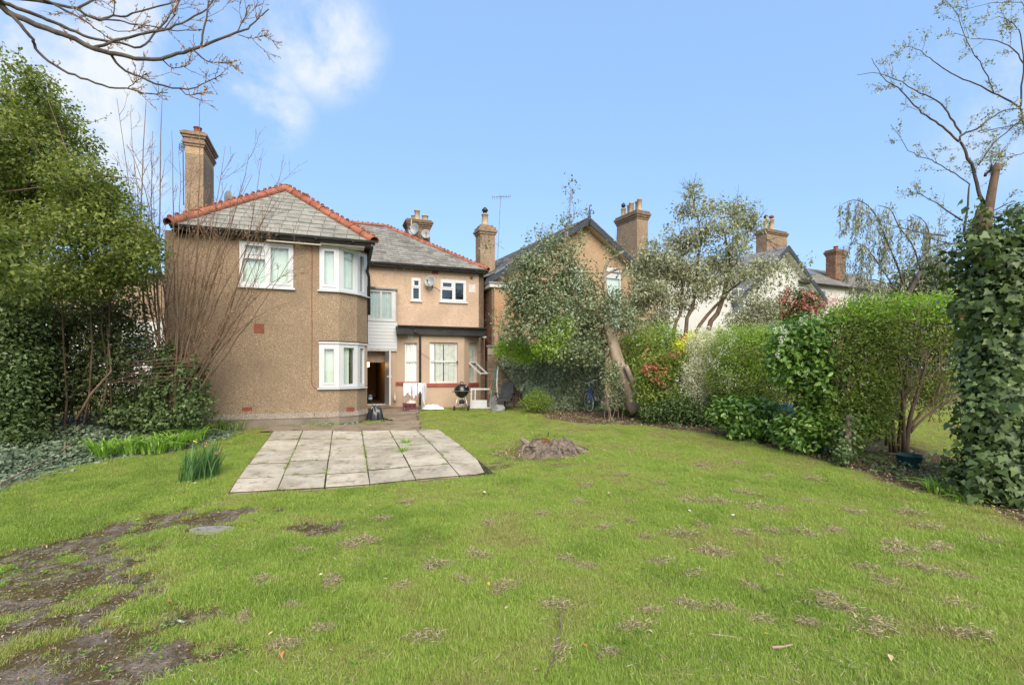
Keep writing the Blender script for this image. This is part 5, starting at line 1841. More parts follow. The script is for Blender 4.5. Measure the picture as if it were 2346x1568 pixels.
# ---- bare tree outside the left edge, boughs hanging over the garden
rr = random.Random(31)
bt = thing('bare_tree', (-7.6, 4.4, g(-7.6, 4.4)), 'bare budding tree whose long dark boughs overhang the top left sky', 'tree')
m = MB()
tb = Vector((-7.6, 4.4, g(-7.6, 4.4) - .1))
tops = [tb, tb + Vector((.1, 0, 1.8)), tb + Vector((.5, 0, 3.6)), tb + Vector((1.1, .1, 5.0)), tb + Vector((1.5, .1, 7.0))]
m.tube(tops, [.24, .19, .15, .11, .06], 10)
m.build('trunk', MT['bark_grey'], bt, True)
m = MB(); buds = []
c1s = lambda L_: [(a / 3.209, b / 3.209) for a, b in L_]
joinA = tops[3]
BO = [([(-330, -120), (-60, 0), (0, 45), (100, 110), (350, 215), (500, 270), (690, 355), (850, 395), (1000, 430), (1180, 430), (1300, 395), (1450, 355), (1600, 290), (1740, 235), (1820, 210), (1900, 130), (1980, 75)], 4.5, 5.1, .032, .005),
      ([(-330, -160), (-60, -60), (0, 0), (120, 55), (260, 110), (400, 165), (560, 235), (700, 285), (880, 315), (1030, 345), (1120, 260), (1220, 150), (1310, 20), (1340, -60)], 4.4, 5.3, .021, .005),
      ([(690, 355), (800, 310), (950, 275), (1200, 220), (1330, 170), (1480, 90), (1560, 10), (1600, -50)], 4.72, 5.2, .014, .005),
      ([(70, 95), (180, 220), (240, 290), (260, 350), (360, 450), (500, 530), (650, 590), (800, 640), (930, 650), (1050, 685), (1150, 690), (1230, 680)], 4.52, 5.0, .016, .004),
      ([(810, 390), (880, 490), (1030, 570), (1200, 630), (1380, 655), (1480, 625), (1630, 545)], 4.78, 5.1, .0125, .004),
      ([(-100, -30), (200, 0), (400, 30), (560, 65), (650, 125), (740, 145), (830, 120), (930, 120), (1080, 65), (1300, 5), (1380, -60)], 4.9, 5.4, .016, .006),
      ([(200, -80), (330, 0), (480, 80), (590, 130), (700, 210), (820, 290)], 4.9, 5.2, .014, .004),
      ([(1480, 335), (1500, 200), (1540, 0), (1550, -60)], 4.97, 5.1, .010, .006),
      ([(740, 150), (880, 150), (1000, 180), (1150, 195), (1300, 230), (1480, 215)], 5.1, 5.4, .009, .004),
      ([(560, 68), (680, 0), (760, -60)], 5.05, 5.2, .012, .009),
      ([(1420, 365), (1530, 450), (1700, 455)], 4.95, 5.1, .008, .004), ([(1740, 240), (1790, 150), (1830, 30)], 5.05, 5.1, .006, .004),
      ([(1190, 430), (1270, 500), (1400, 470)], 4.85, 5.0, .006, .003), ([(940, 652), (1000, 600), (1070, 540)], 4.9, 5.0, .005, .003),
      ([(1320, 650), (1400, 700), (1560, 670)], 4.98, 5.0, .006, .003), ([(830, 115), (840, 0), (845, -40)], 5.1, 5.1, .006, .004),
      ([(690, 205), (620, 150), (520, 100)], 4.9, 5.0, .007, .004), ([(780, 190), (870, 235), (1000, 220), (1060, 180)], 5.1, 5.2, .005, .003),
      ([(1210, 215), (1280, 110), (1310, 0)], 5.0, 5.1, .006, .004), ([(1750, 255), (1850, 280), (1950, 260)], 5.05, 5.1, .004, .003)]
for L_, y0, y1, r0, r1 in BO:
    pts = limb(m, c1s(L_), (y0, y1), r0, r1, 7, rr, .004)
    side_twigs(m, pts[len(pts) // 5:], 4, .24, .0030, rr, 1, .15, buds=buds, kids=(1, 3), minr=.0018)
    side_twigs(m, pts[len(pts) // 5:], 7, .06, .0030, rr, 0, .25, buds=buds, minr=.0018)
    if r0 > .03:
        m.tube([joinA, (joinA + pts[0]) / 2 + Vector((0, 0, .1)), pts[0]], [.08, .05, r0], 8)
    elif L_[0][0] < 0 or L_[0][1] < -50:
        m.tube([tops[4], (tops[4] + pts[0]) / 2 + Vector((0, 0, .2)), pts[0]], [.05, .03, r0], 7)
m.build('branch', MT['bark_grey'], bt, True)
bud_cloud('bud', bt, MT['lf_dead'], buds, .022, .002, .4)

# ---- tall leafy evergreen at the left boundary
rr = random.Random(32)
ev = thing('evergreen_tree', tuple(base_at(110, 11.4)), 'tall bushy evergreen with small bright green leaves at the left edge', 'tree')
Y0 = 10.0
EB = [(70, 190, 42, 50), (30, 250, 70, 70), (110, 260, 60, 60), (20, 340, 110, 90), (130, 330, 68, 76), (90, 430, 140, 100), (200, 425, 62, 66), (235, 490, 75, 70), (290, 535, 55, 50),
      (305, 585, 55, 50), (315, 545, 34, 32), (245, 462, 34, 34), (200, 540, 130, 90), (60, 540, 110, 90), (270, 625, 80, 45), (180, 640, 90, 45), (-40, 440, 120, 200), (345, 575, 26, 40), (90, 640, 80, 60)]
P, O, tone = blob_points([pxblob(a, b, rx, ry, Y0 + (.5 if i % 3 else -.4), 1.05 if rx > 60 else .5) for i, (a, b, rx, ry) in enumerate(EB)], 3600, 18, .085, 1.7)
N, D = leaf_dirs(O, .6, .4, .7, .3)
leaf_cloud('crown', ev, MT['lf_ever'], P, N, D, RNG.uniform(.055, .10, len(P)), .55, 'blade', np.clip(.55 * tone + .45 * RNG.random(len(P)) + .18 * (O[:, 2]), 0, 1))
# stray leading shoots break the outline
m = MB(); sp_b = []
for i in range(150):
    j = rr.randrange(len(P))
    if O[j][2] < -.2: continue
    p = Vector(P[j]); d = Vector(O[j]) + Vector((rr.gauss(0, .3), rr.gauss(0, .3), .7)); d.normalize(); Ls = rr.uniform(.25, .75)
    pts = [p + d * (Ls * t) + Vector((0, 0, .06 * t * t)) for t in np.linspace(0, 1, 5)]
    m.tube(pts, [.005, .0045, .004, .003, .002], 4, False)
    for k in range(int(22 * Ls) + 6): sp_b.append((pts[0].lerp(pts[-1], rr.random()), d))
m.build('shoot', MT['bark_brown'], ev)
bud_cloud('shoot_leaves', ev, MT['lf_ever'], sp_b, .075, .03, .5)
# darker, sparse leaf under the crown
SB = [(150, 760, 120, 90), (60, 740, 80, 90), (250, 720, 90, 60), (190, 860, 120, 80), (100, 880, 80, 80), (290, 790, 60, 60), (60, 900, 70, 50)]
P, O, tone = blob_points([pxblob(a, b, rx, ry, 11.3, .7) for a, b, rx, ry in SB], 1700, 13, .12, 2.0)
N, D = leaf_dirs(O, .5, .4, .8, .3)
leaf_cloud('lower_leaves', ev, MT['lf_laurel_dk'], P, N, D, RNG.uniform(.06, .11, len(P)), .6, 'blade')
m = MB()
b0 = base_at(110, 11.4)
for i in range(7):
    p = base_at(30 + 38 * i, 11.4 + rr.uniform(-.5, .6))
    q = W(40 + 40 * i + rr.uniform(-30, 30), 560 + rr.uniform(-90, 40), 10.4 + rr.uniform(-.4, .4))
    mid = (p + q) / 2 + Vector((rr.uniform(-.35, .35), rr.uniform(-.2, .2), 0))
    m.tube([p - Vector((0, 0, .1)), p.lerp(mid, .5) + Vector((.08, 0, 0)), mid, mid.lerp(q, .6), q], [.024, .022, .018, .015, .010], 7)
    side_twigs(m, [p, mid, q], 7, .9, .010, rr, 1, .3, .4)
for (a, b, c, d) in ((60, 420, 320, 410), (10, 440, 260, 440), (0, 560, 300, 577), (150, 480, 60, 300), (200, 500, 110, 230)):
    pts = limb(m, [(a, b), ((a + c) / 2, (b + d) / 2 - 14), (c, d)], 9.5, .014, .005, 6)
m.build('trunk', MT['bark_brown'], ev, True)

# ---- dark leafy hedge column nearest the left edge
dk = thing('privet_bush', tuple(base_at(-20, 10.2)), 'dense dark privet bush overgrown with ivy at the far left edge', 'bush')
P, O, tone = blob_points([pxblob(a, b, rx, ry, 10.1, .7) for a, b, rx, ry in ((10, 700, 80, 80), (20, 800, 85, 90), (25, 900, 85, 90), (15, 985, 95, 55), (40, 1010, 60, 30), (-50, 850, 90, 180))], 1400, 15, .10, 2.5)
N, D = leaf_dirs(O, .5, .6, .6, .4)
leaf_cloud('foliage', dk, MT['lf_ivy'], P, N, D, RNG.uniform(.05, .095, len(P)), .6, 'oval', np.clip(.5 * tone + .5 * RNG.random(len(P)), 0, 1))
P, O, tone = blob_points([pxblob(a, b, rx, ry, 6.4, .35) for a, b, rx, ry in ((5, 570, 45, 45), (10, 630, 40, 45), (-30, 600, 60, 70))], 60, 12, .07, 3)
N, D = leaf_dirs(O, .7, .4, .5, .6)
rest = single_leaves('leaf', dk, [MT['lf_ever']], P, N, D, RNG.uniform(.08, .13, len(P)), .5, 'oval', 150)
leaf_cloud('upper_foliage', dk, MT['lf_ever'], P[rest], N[rest], D[rest], RNG.uniform(.08, .12, rest.sum()), .5, 'oval')
m = MB()
for i in range(4):
    p = base_at(-30 + 25 * i, 10.3); twig(m, p, (rr.uniform(-.1, .1), 0, 1), 2.4, .03, 2, rr, .3)
m.tube([base_at(-90, 9.6), W(-80, 760, 8.5), W(-30, 640, 7.0), W(5, 590, 6.4)], [.03, .024, .016, .006], 6)
m.build('stem', MT['bark_brown'], dk, True)

# ---- bramble tangle in the gap below the evergreen
rr = random.Random(33)
br_ = thing('bramble_thicket', tuple(base_at(220, 10.6)), 'tangle of bare arching bramble canes under the evergreen', 'shrub')
m = MB(); buds = []
for i in range(170):
    a = rr.uniform(50, 400); p = base_at(a, rr.uniform(11.6, 13.2))
    ang = rr.uniform(-1.2, 1.2); hh = rr.uniform(.7, 2.6); ln = rr.uniform(.4, 1.8)
    q1 = p + Vector((math.sin(ang) * ln * .35, rr.uniform(-.2, .2), hh)); q2 = p + Vector((math.sin(ang) * ln, rr.uniform(-.4, .4), hh * rr.uniform(.5, 1.15)))
    pts = [p.lerp(q1, t) * (1 - t) + q1.lerp(q2, t) * t for t in np.linspace(0, 1, 7)]
    r = rr.uniform(.005, .011)
    m.tube(pts, [r * (1 - .6 * k / 6) for k in range(7)], 5)
    if i % 2: side_twigs(m, pts, 3, .4, .0035, rr, 1, .1, buds=buds)
for i in range(26):     # fallen canes piled towards the shrub
    p = W(rr.uniform(240, 330), rr.uniform(820, 880), rr.uniform(10.6, 11.2)); q = p + Vector((rr.uniform(.7, 1.8), rr.uniform(-.3, .3), rr.uniform(-.25, .3)))
    m.tube([p, (p + q) / 2 + Vector((0, 0, rr.uniform(-.05, .12))), q], [.008, .006, .003], 5)
m.tube([W(175, 960, 10.4), W(210, 900, 10.5), W(255, 850, 10.7), W(240, 700, 10.8)], [.03, .026, .02, .012], 7)
m.build('cane', MT['bark_shrub'], br_, True)
bud_cloud('leaf_cluster', br_, MT['lf_laurel_dk'], buds * 2, .05, .05, .6)

# ---- tall bare multi-stemmed shrub against the wall
rr = random.Random(34)
sh = thing('bare_shrub', tuple(base_at(405, 11.35)), 'tall leafless many-stemmed shrub spreading in front of the pebbledashed wall', 'shrub')
m = MB(); buds = []
bs = W(402, 948, 11.35); bs0 = base_at(405, 11.35)
for k in range(4):
    m.tube([bs0 + Vector((rr.uniform(-.2, .2), rr.uniform(-.1, .1), -.1)), bs + Vector((rr.uniform(-.2, .2), 0, -.1)), bs + Vector((rr.uniform(-.15, .15), 0, .12))], [.06, .05, .04], 8)
TIPS = [((362, 690), (372, 205), .030, -.2), ((335, 720), (334, 232), .030, .3), ((352, 700), (268, 225), .020, .2), ((352, 560), (292, 330), .018, .3), ((345, 640), (300, 260), .016, .1), ((360, 620), (350, 300), .02, 0), ((395, 600), (395, 300), .018, .1), ((430, 700), (520, 420), .02, -.2), ((470, 740), (640, 450), .018, -.4), ((450, 720), (580, 400), .02, -.3), ((405, 700), (412, 345), .022, 0), ((440, 640), (457, 230), .026, .2),
        ((470, 650), (518, 335), .020, -.2), ((500, 640), (572, 352), .022, -.3), ((520, 690), (596, 362), .022, -.1), ((520, 700), (640, 402), .018, -.4), ((560, 700), (600, 470), .014, -.5), ((560, 740), (688, 560), .016, -.5),
        ((520, 790), (668, 690), .014, -.4), ((560, 730), (700, 610), .014, -.6), ((480, 640), (560, 430), .016, 0), ((440, 640), (482, 432), .016, .2), ((410, 640), (440, 382), .018, .3), ((540, 700), (622, 520), .014, -.3),
        ((370, 700), (312, 402), .014, .2), ((350, 740), (282, 470), .012, .3), ((350, 800), (246, 620), .010, .2), ((500, 750), (610, 600), .014, -.5), ((430, 760), (470, 560), .018, -.2), ((460, 780), (540, 600), .016, -.3),
        ((390, 760), (420, 520), .020, .2), ((380, 800), (395, 560), .016, .1), ((480, 800), (620, 720), .010, -.5), ((450, 700), (500, 480), .018, .1), ((470, 720), (560, 520), .016, -.2), ((420, 700), (430, 440), .018, .2),
        ((500, 760), (640, 560), .016, -.5), ((520, 740), (590, 520), .014, -.3), ((480, 690), (530, 440), .014, -.2), ((375, 740), (350, 420), .016, .3), ((440, 800), (600, 660), .012, -.6)]
for (mp_, tp_, r, dy) in TIPS:
    b = bs + Vector((rr.uniform(-.22, .22), rr.uniform(-.15, .15), rr.uniform(-.05, .1)))
    mid = W(mp_[0] + rr.uniform(-10, 10), mp_[1] + rr.uniform(-20, 20), 11.35 + dy * .5 + rr.uniform(-.15, .15))
    tip = W(tp_[0], tp_[1], 11.35 + dy + rr.uniform(-.2, .2))
    pts = []
    for t in np.linspace(0, 1, 12):
        # curve leaves the stool sideways, passes the mid point, then rises to the tip
        c = 2 * mid - (b + tip) / 2
        p = b * (1 - t) ** 2 + c * 2 * t * (1 - t) + tip * t * t
        pts.append(p + Vector((rr.gauss(0, .012), rr.gauss(0, .012), 0)))
    m.tube(pts, [max(.0045, r * 1.15 * (1 - .82 * k / 11)) for k in range(12)], 6)
    side_twigs(m, pts, 9, .62, max(.0034, r * .24), rr, 1, .35, .3, spread=.6, kids=(2, 4), buds=buds, minr=.0024)
m.build('stem', MT['bark_shrub'], sh, True)
bud_cloud('bud', sh, MT['lf_dead'], buds, .020, .003, .45)

# ---- ivy: mound round the shrub's foot and carpet over the left bed
iv = thing('ivy_mound', tuple(base_at(370, 11.5)), 'dark ivy mound climbing around the foot of the bare shrub', 'ivy')
P, O, tone = blob_points([pxblob(a, b, rx, ry, 11.3, .5) for a, b, rx, ry in ((400, 910, 70, 55), (340, 930, 70, 45), (440, 870, 25, 60), (370, 860, 30, 60), (290, 950, 70, 30), (450, 930, 40, 40), (395, 830, 22, 50), (402, 955, 60, 28), (360, 970, 60, 22))], 520, 14, .06, 3)
N, D = leaf_dirs(O, .4, .7, .5, .8)
sz = RNG.uniform(.05, .085, len(P))
rest = single_leaves('ivy_leaf', iv, [MT['lf_ivy_obj']], P, N, D, sz, .9, 'ivy', 220)
leaf_cloud('foliage', iv, MT['lf_ivy'], P[rest], N[rest], D[rest], sz[rest], .9, 'ivy')
m = MB()
for i in range(10):
    twig(m, base_at(300 + 16 * i, 11.5), (rr.uniform(-.3, .3), -.1, 1), 1.2, .012, 1, rr, .3)
m.build('stem', MT['bark_brown'], iv)


def scatter(n, x0, x1, y0, y1, keep):
    x = RNG.uniform(x0, x1, n); y = RNG.uniform(y0, y1, n)
    k = keep(x, y) > RNG.random(n)
    return x[k], y[k]


lawn_sd = lambda x, y: sdist(LAWN, x, y)


def left_bed(x, y):
    d = -lawn_sd(x, y)
    hs = np.hypot(x + 5.0, y - 13.4)
    wall = (x + 5.69) * .0 + 1
    inhouse = ((x + 5.69) * .939 + (y - 13.6) * .344 > -3.05) & (-(x + 5.69) * .344 + (y - 13.6) * .939 > -.1)
    patch = vnoise(x, y, .55, 30)
    edge = np.clip(d / .5 + .45, 0, 1)
    return np.where(inhouse | (x > -3.5), 0, edge * np.clip(.6 + patch, 0, 1))


x, y = scatter(44000, -12, -3.4, 6.4, 14.0, left_bed)
d_ = np.clip(-lawn_sd(x, y), 0, 3)
mound = (vnoise(x, y, .6, 31) * .22 + .05) * np.clip(d_ / .9, .15, 1.0) + .22 * np.clip((d_ - .5) / 1.8, 0, 1)
P = np.stack([x, y, gz(x, y) + mound * RNG.uniform(.35, 1.0, len(x))], 1)
N = np.array([0, -.35, .8]) + RNG.normal(size=(len(P), 3)) * .36
D = RNG.normal(size=(len(P), 3)) * np.array([1, 1, .2]) + np.array([0, -.5, -.15])
leaf_cloud('ground_ivy', None, MT['lf_ivy_ground'], P, N, D, RNG.uniform(.045, .085, len(P)), .85, 'ivy')['kind'] = 'stuff'

# ---- holly tree leaning over the brick wall
rr = random.Random(35)
ho = thing('holly_tree', tuple(base_at(1452, 15.2)), 'grey-green holly tree with a thick pale leaning trunk beside the bicycle', 'tree')
m = MB()
limb(m, [(1462, 940), (1440, 905), (1425, 860), (1408, 800), (1393, 750), (1378, 728)], [15.0, 15.1, 15.2, 15.3, 15.4, 15.5], .26, .13, 12)
limb(m, [(1452, 930), (1428, 880), (1405, 885)], 15.0, .14, .05, 8)
limb(m, [(1385, 740), (1355, 715), (1325, 690), (1300, 640), (1292, 580), (1298, 520)], 15.5, .13, .03, 8)
limb(m, [(1392, 745), (1390, 690), (1385, 640), (1392, 600), (1430, 575)], 15.5, .09, .03, 8)
limb(m, [(1388, 655), (1378, 636), (1410, 618), (1440, 612)], 15.5, .06, .02, 7)
limb(m, [(1310, 660), (1260, 650), (1220, 640), (1190, 660)], 15.5, .05, .012, 7)
limb(m, [(1298, 560), (1306, 480), (1308, 420)], 15.5, .022, .005, 6)
limb(m, [(1298, 600), (1240, 590), (1200, 600), (1150, 590)], 15.5, .03, .008, 6)
limb(m, [(1340, 705), (1290, 740), (1240, 760), (1200, 790)], 15.5, .05, .01, 6)
limb(m, [(1155, 570), (1110, 540)], 15.3, .008, .004, 5)
m.build('trunk', MT['bark_pale'], ho, True)
HB = [(1308, 440, 9, 34, .25), (1296, 505, 34, 26, .22), (1245, 545, 45, 24, .25), (1330, 545, 26, 22, .2), (1280, 580, 50, 32, .5), (1220, 610, 50, 40, .9), (1300, 640, 70, 50, 1), (1200, 670, 45, 45, 1), (1250, 690, 70, 50, 1.2),
      (1340, 690, 55, 45, 1), (1190, 720, 30, 50, .9), (1260, 750, 80, 45, 1.2), (1350, 740, 50, 40, 1), (1410, 700, 45, 45, .6), (1440, 740, 40, 40, .5), (1395, 790, 25, 40, .4), (1345, 800, 40, 35, .8), (1290, 800, 60, 25, .9),
      (1430, 620, 26, 26, .15), (1175, 760, 25, 40, .5), (1160, 640, 18, 30, .3), (1110, 560, 14, 20, .15), (1415, 575, 28, 22, .3), (1150, 735, 22, 40, .3), (1345, 500, 10, 26, .15)]
P, O, tone = blob_points([pxblob(a, b, rx, ry, 15.6 - .25 * (i % 3), .75 if rx > 30 else .35, w) for i, (a, b, rx, ry, w) in enumerate(HB)], 1600, 15, .12, 1.8)
N, D = leaf_dirs(O, .5, .5, .75, .3)
leaf_cloud('crown', ho, MT['lf_holly'], P, N, D, RNG.uniform(.065, .12, len(P)), .62, 'blade', np.clip(.4 * tone + .6 * RNG.random(len(P)), 0, 1))
m = MB()
for a, b, rx, ry, w in HB:
    for _ in range(int(3 + rx / 12)):
        p = W(a + rr.uniform(-.6, .6) * rx, b + rr.uniform(-.2, .8) * ry, 15.5); twig(m, p, (rr.uniform(-.6, .6), rr.uniform(-.4, .2), .8), .5, .008, 1, rr, .3)
m.build('twig', MT['bark_brown'], ho)
# cut stem beside the trunk
ct_ = thing('cut_stem', tuple(base_at(1462, 14.9)), 'pale sawn-off leaning stem to the right of the holly trunk', 'stump')
m = MB(); limb(m, [(1478, 930), (1462, 905), (1448, 872), (1434, 838)], 14.9, .085, .075, 9); m.build('stem', MT['bark_pale'], ct_, True)
m = MB(); c = W(1433.5, 836, 14.9); m.lathe(c, [(.073, -.002), (.073, .006)], 10, Matrix.Rotation(-.3, 3, 'Y')); m.build('cut_face', MT['cream'], ct_)

# ---- ivy sheet over the brick wall
iw = thing('wall_ivy', (1.4, 16.6, 1.0), 'thick dark ivy sheet draped over the brick garden wall behind the bicycle', 'ivy')
n = 13000
s = RNG.uniform(.55, Lb + .3, n) ; u = RNG.random(n)
topz = 3.3 + .18 * np.sin(s * 2.1) + .12 * np.sin(s * 5.3)
zlow = np.clip(2.75 - (s - .5) * 1.15, .95, 3)
z_ = zlow + (topz - zlow) * u ** .9
z_ = np.where(RNG.random(n) < .14, topz + RNG.uniform(0, .16, n), z_)
bulge = .14 + .22 * vnoise(s, z_, .4, 40) + RNG.uniform(-.05, .05, n) + .75 * np.clip((s - .6) / 1.2, 0, 1) * np.clip((Lb - .4 - s) / 1.0, .1, 1) * np.clip((topz - z_) / 2.3, 0, 1) ** 1.3
P = np.array([tuple(FB2.p(a, b, c)) for a, b, c in zip(s, bulge, z_)])
nn = np.array([FB2.n.x, FB2.n.y, .35])
N = nn + RNG.normal(size=(n, 3)) * .45
D = np.array([0, 0, -1.0]) + RNG.normal(size=(n, 3)) * .5
sz = RNG.uniform(.06, .115, n)
rest = single_leaves('ivy_leaf', iw, [MT['lf_ivy_obj']], P, N, D, sz, .9, 'ivy', 280)
leaf_cloud('foliage', iw, MT['lf_ivy_ground'], P[rest][::3], N[rest][::3], D[rest][::3], sz[rest][::3], .9, 'ivy')
ii = np.ones(rest.sum(), bool); ii[::3] = False
leaf_cloud('inner_foliage', iw, MT['lf_holly'], P[rest][ii], N[rest][ii], D[rest][ii], sz[rest][ii], .9, 'ivy')
m = MB()
for i in range(16):
    p = FB2.p(.8 + i * .27, .03, .95); twig(m, p, (0, 0, 1), 1.9, .014, 1, rr, .5, wander=.15)
m.build('stem', MT['bark_brown'], iw)


def bush(name, loc, label, cat, blobs, n_cl, per, sig, mat, size, width=.6, shape='blade', k=3.0, up=.5, out=.4, rand=.8, droop=.2, stems=6, stem_h=1.0, stem_mat='bark_brown', stem_r=.014, tips=None, tip_frac=.0, sd=1, group=None, spread=.3, tone_w=.45):
    """shrub: stems rising from the base plus leaves through the crown's volume"""
    rr = random.Random(sd)
    t = thing(name, loc, label, cat, group)
    P, O, tone = blob_points(blobs, int(n_cl * 1.8), per, sig, k)
    N, D = leaf_dirs(O, up, out, rand, droop)
    sz = RNG.uniform(size * .8, size * 1.55, len(P))
    rn = np.clip(tone_w * tone + (1 - tone_w) * RNG.random(len(P)), 0, 1)
    sel = np.ones(len(P), bool)
    if tips:
        sel = ~((O[:, 2] > .25) & (RNG.random(len(P)) < tip_frac))
        q = ~sel
        if q.any(): leaf_cloud('young_leaves', t, MT[tips], P[q], N[q], D[q], sz[q], width, shape)
    leaf_cloud('foliage', t, MT[mat], P[sel], N[sel], D[sel], sz[sel], width, shape, rn[sel])
    if stems:
        m = MB(); b = Vector(loc)
        for i in range(stems):
            p = b + Vector((rr.uniform(-spread, spread), rr.uniform(-spread, spread) * .7, -.05))
            twig(m, p, (rr.uniform(-.35, .35), rr.uniform(-.3, .3), 1), stem_h * rr.uniform(.8, 1.15), stem_r, 2, rr, .3, kids=(2, 3))
        m.build('stem', MT[stem_mat], t, True)
    return t


pb = lambda L_, Y, dep: [pxblob(a, b, rx, ry, Y + dy, dep * (rx / 60 if rx < 60 else 1)) for a, b, rx, ry, dy in L_]
bush('lime_shrub', tuple(base_at(1275, 17.3)), 'fresh lime green bush in front of the holly above the ivy', 'bush', pb([(1272, 775, 42, 34, 0), (1290, 745, 25, 25, 0), (1262, 800, 40, 20, 0)], 14.9, .5), 190, 14, .08, 'lf_lime', .055, stems=3, stem_h=1.7, sd=41)
bush('climbing_shrub', tuple(base_at(1190, 17.9)), 'light green climbing shrub on top of the brick wall', 'bush', pb([(1180, 785, 30, 26, 0), (1205, 810, 40, 24, 0), (1150, 800, 22, 20, 0)], 16.6, .4), 200, 13, .07, 'lf_lime', .05, stems=2, stem_h=1.5, sd=42)
bush('box_bush', tuple(base_at(1230, 16.1)), 'small rounded yellow-green bush at the lawn edge before the ivy', 'bush', pb([(1230, 916, 30, 22, 0), (1215, 925, 22, 16, 0), (1247, 925, 20, 16, 0)], 15.9, .4), 200, 16, .05, 'lf_hedge', .035, stems=5, stem_h=.5, sd=43, tips='lf_lime', tip_frac=.5)
bush('snowberry_bush', tuple(base_at(1406, 14.9)), 'pale-leaved bush growing over the rear of the bicycle', 'bush', pb([(1402, 858, 26, 32, 0), (1412, 890, 20, 30, 0), (1415, 910, 22, 22, .1), (1396, 926, 16, 14, 0)], 14.9, .25), 100, 13, .06, 'lf_holly', .055, stems=6, stem_h=.9, sd=44, stem_mat='bark_twig')
bush('mixed_hedge', tuple(base_at(1490, 15.9)), 'clipped green privet hedge just right of the holly trunk', 'hedge', pb([(1500, 790, 60, 50, 0), (1450, 800, 40, 45, 0), (1540, 800, 34, 45, 0), (1490, 860, 70, 50, .1), (1440, 870, 40, 60, .1), (1470, 930, 60, 40, 0)], 15.9, .7), 1150, 15, .09, 'lf_hedge', .05, stems=9, stem_h=2.0, sd=45, tips='lf_hedge_top', tip_frac=.45, spread=1.0)
bush('forsythia_bush', tuple(base_at(1580, 15.2)), 'small yellow flowering bush peeping between the hedges', 'bush', pb([(1585, 778, 20, 18, 0), (1565, 795, 22, 20, 0), (1590, 800, 18, 14, 0)], 15.2, .3), 120, 12, .05, 'lf_yellow', .05, stems=4, stem_h=1.9, sd=46)
bush('photinia_bush', tuple(base_at(1510, 14.2)), 'green bush with scarlet young leaves near the lawn edge', 'bush', pb([(1500, 850, 45, 40, 0), (1540, 830, 35, 35, 0), (1480, 890, 30, 30, 0), (1520, 910, 50, 40, 0)], 14.2, .5), 330, 12, .09, 'lf_hedge', .075, .5, 'oval', stems=6, stem_h=1.4, sd=47, stem_mat='bark_twig')
ph = bpy.data.objects['photinia_bush']
P, O, tone = blob_points(pb([(1478, 815, 14, 10, 0), (1505, 812, 14, 10, 0), (1498, 840, 18, 12, 0), (1520, 850, 18, 10, 0), (1480, 848, 12, 14, 0), (1565, 777, 12, 9, .2), (1545, 812, 14, 8, 0), (1500, 872, 24, 8, 0), (1515, 885, 12, 8, 0)], 13.75, .3), 34, 7, .06, 3)
N, D = leaf_dirs(O, .5, .3, .6, -.2)
sz = RNG.uniform(.07, .12, len(P))
single_leaves('red_leaf', ph, [MT['lf_red']], P, N, D, sz, .4, 'oval', 300)
bush('variegated_shrub', tuple(base_at(1605, 14.0)), 'cream and white variegated shrub between the two green hedges', 'bush', pb([(1610, 790, 36, 36, 0), (1595, 850, 38, 40, 0), (1620, 870, 36, 36, 0), (1600, 905, 36, 30, 0), (1650, 770, 26, 18, .3), (1630, 930, 30, 26, 0)], 14.0, .6), 950, 16, .07, 'lf_varieg', .036, stems=7, stem_h=2.1, sd=48, tone_w=.6)
bush('rounded_hedge', tuple(base_at(1710, 13.4)), 'broad green hedge with a bright tip and twiggy brown face', 'hedge', pb([(1700, 800, 75, 55, 0), (1760, 800, 70, 55, .2), (1690, 870, 70, 60, 0), (1760, 870, 60, 60, 0), (1710, 930, 60, 40, .1)], 13.2, .8), 1700, 15, .09, 'lf_hedge', .042, stems=15, stem_h=2.4, sd=49, tips='lf_hedge_top', tip_frac=.6, spread=.9, stem_mat='bark_brown')
for q_, (a, b) in enumerate(((1640, 950), (1560, 950), (1580, 930))):
    pass
bush('dark_undershrub', tuple(base_at(1570, 13.9)), 'dark evergreen undergrowth below the variegated shrub', 'bush', pb([(1560, 940, 60, 30, 0), (1620, 955, 50, 26, -.3), (1510, 945, 40, 26, .2), (1660, 930, 40, 36, -.4)], 13.7, .4), 420, 14, .07, 'lf_ivy', .06, .6, 'oval', stems=5, stem_h=.6, sd=50)


def big_leaf_bush(name, loc, label, blobs, ncl, per, sig, size, count, sd, stems, stem_h, spikes=()):
    t = thing(name, loc, label, 'bush')
    P, O, tone = blob_points(blobs, int(ncl * 1.7), per, sig, 3)
    N, D = leaf_dirs(O, .7, .5, .45, .25)
    sz = RNG.uniform(size * .7, size * 1.2, len(P))
    rest = single_leaves('leaf', t, [MT['lf_laurel_obj']], P, N, D, sz, .52, 'oval', count)
    leaf_cloud('foliage', t, MT['lf_laurel'], P[rest], N[rest], D[rest], sz[rest], .52, 'oval', np.clip(.4 * tone + .6 * RNG.random(len(P)), 0, 1)[rest])
    rr = random.Random(sd); m = MB()
    for i in range(stems):
        twig(m, Vector(loc) + Vector((rr.uniform(-.5, .5), rr.uniform(-.3, .3), -.05)), (rr.uniform(-.4, .4), rr.uniform(-.4, .1), 1), stem_h, .02, 2, rr, .25)
    m.build('stem', MT['bark_brown'], t, True)
    for a, b, Y in spikes:
        p = W(a, b, Y); k = 60
        q = MB(); q.tube([p - Vector((0, 0, .06)), p + Vector((0, 0, .14))], .004, 4)
        sp_ = q.build('flower_spike', MT['lf_strap'], t)
        q = np.array(p) + np.stack([RNG.normal(size=k) * .016, RNG.normal(size=k) * .016, RNG.uniform(-.02, .13, k)], 1)
        leaf_cloud('florets', sp_, MT['lf_varieg'], q, RNG.normal(size=(k, 3)), RNG.normal(size=(k, 3)), np.full(k, .022), .9, 'blade', .6 + .4 * RNG.random(k))
    return t


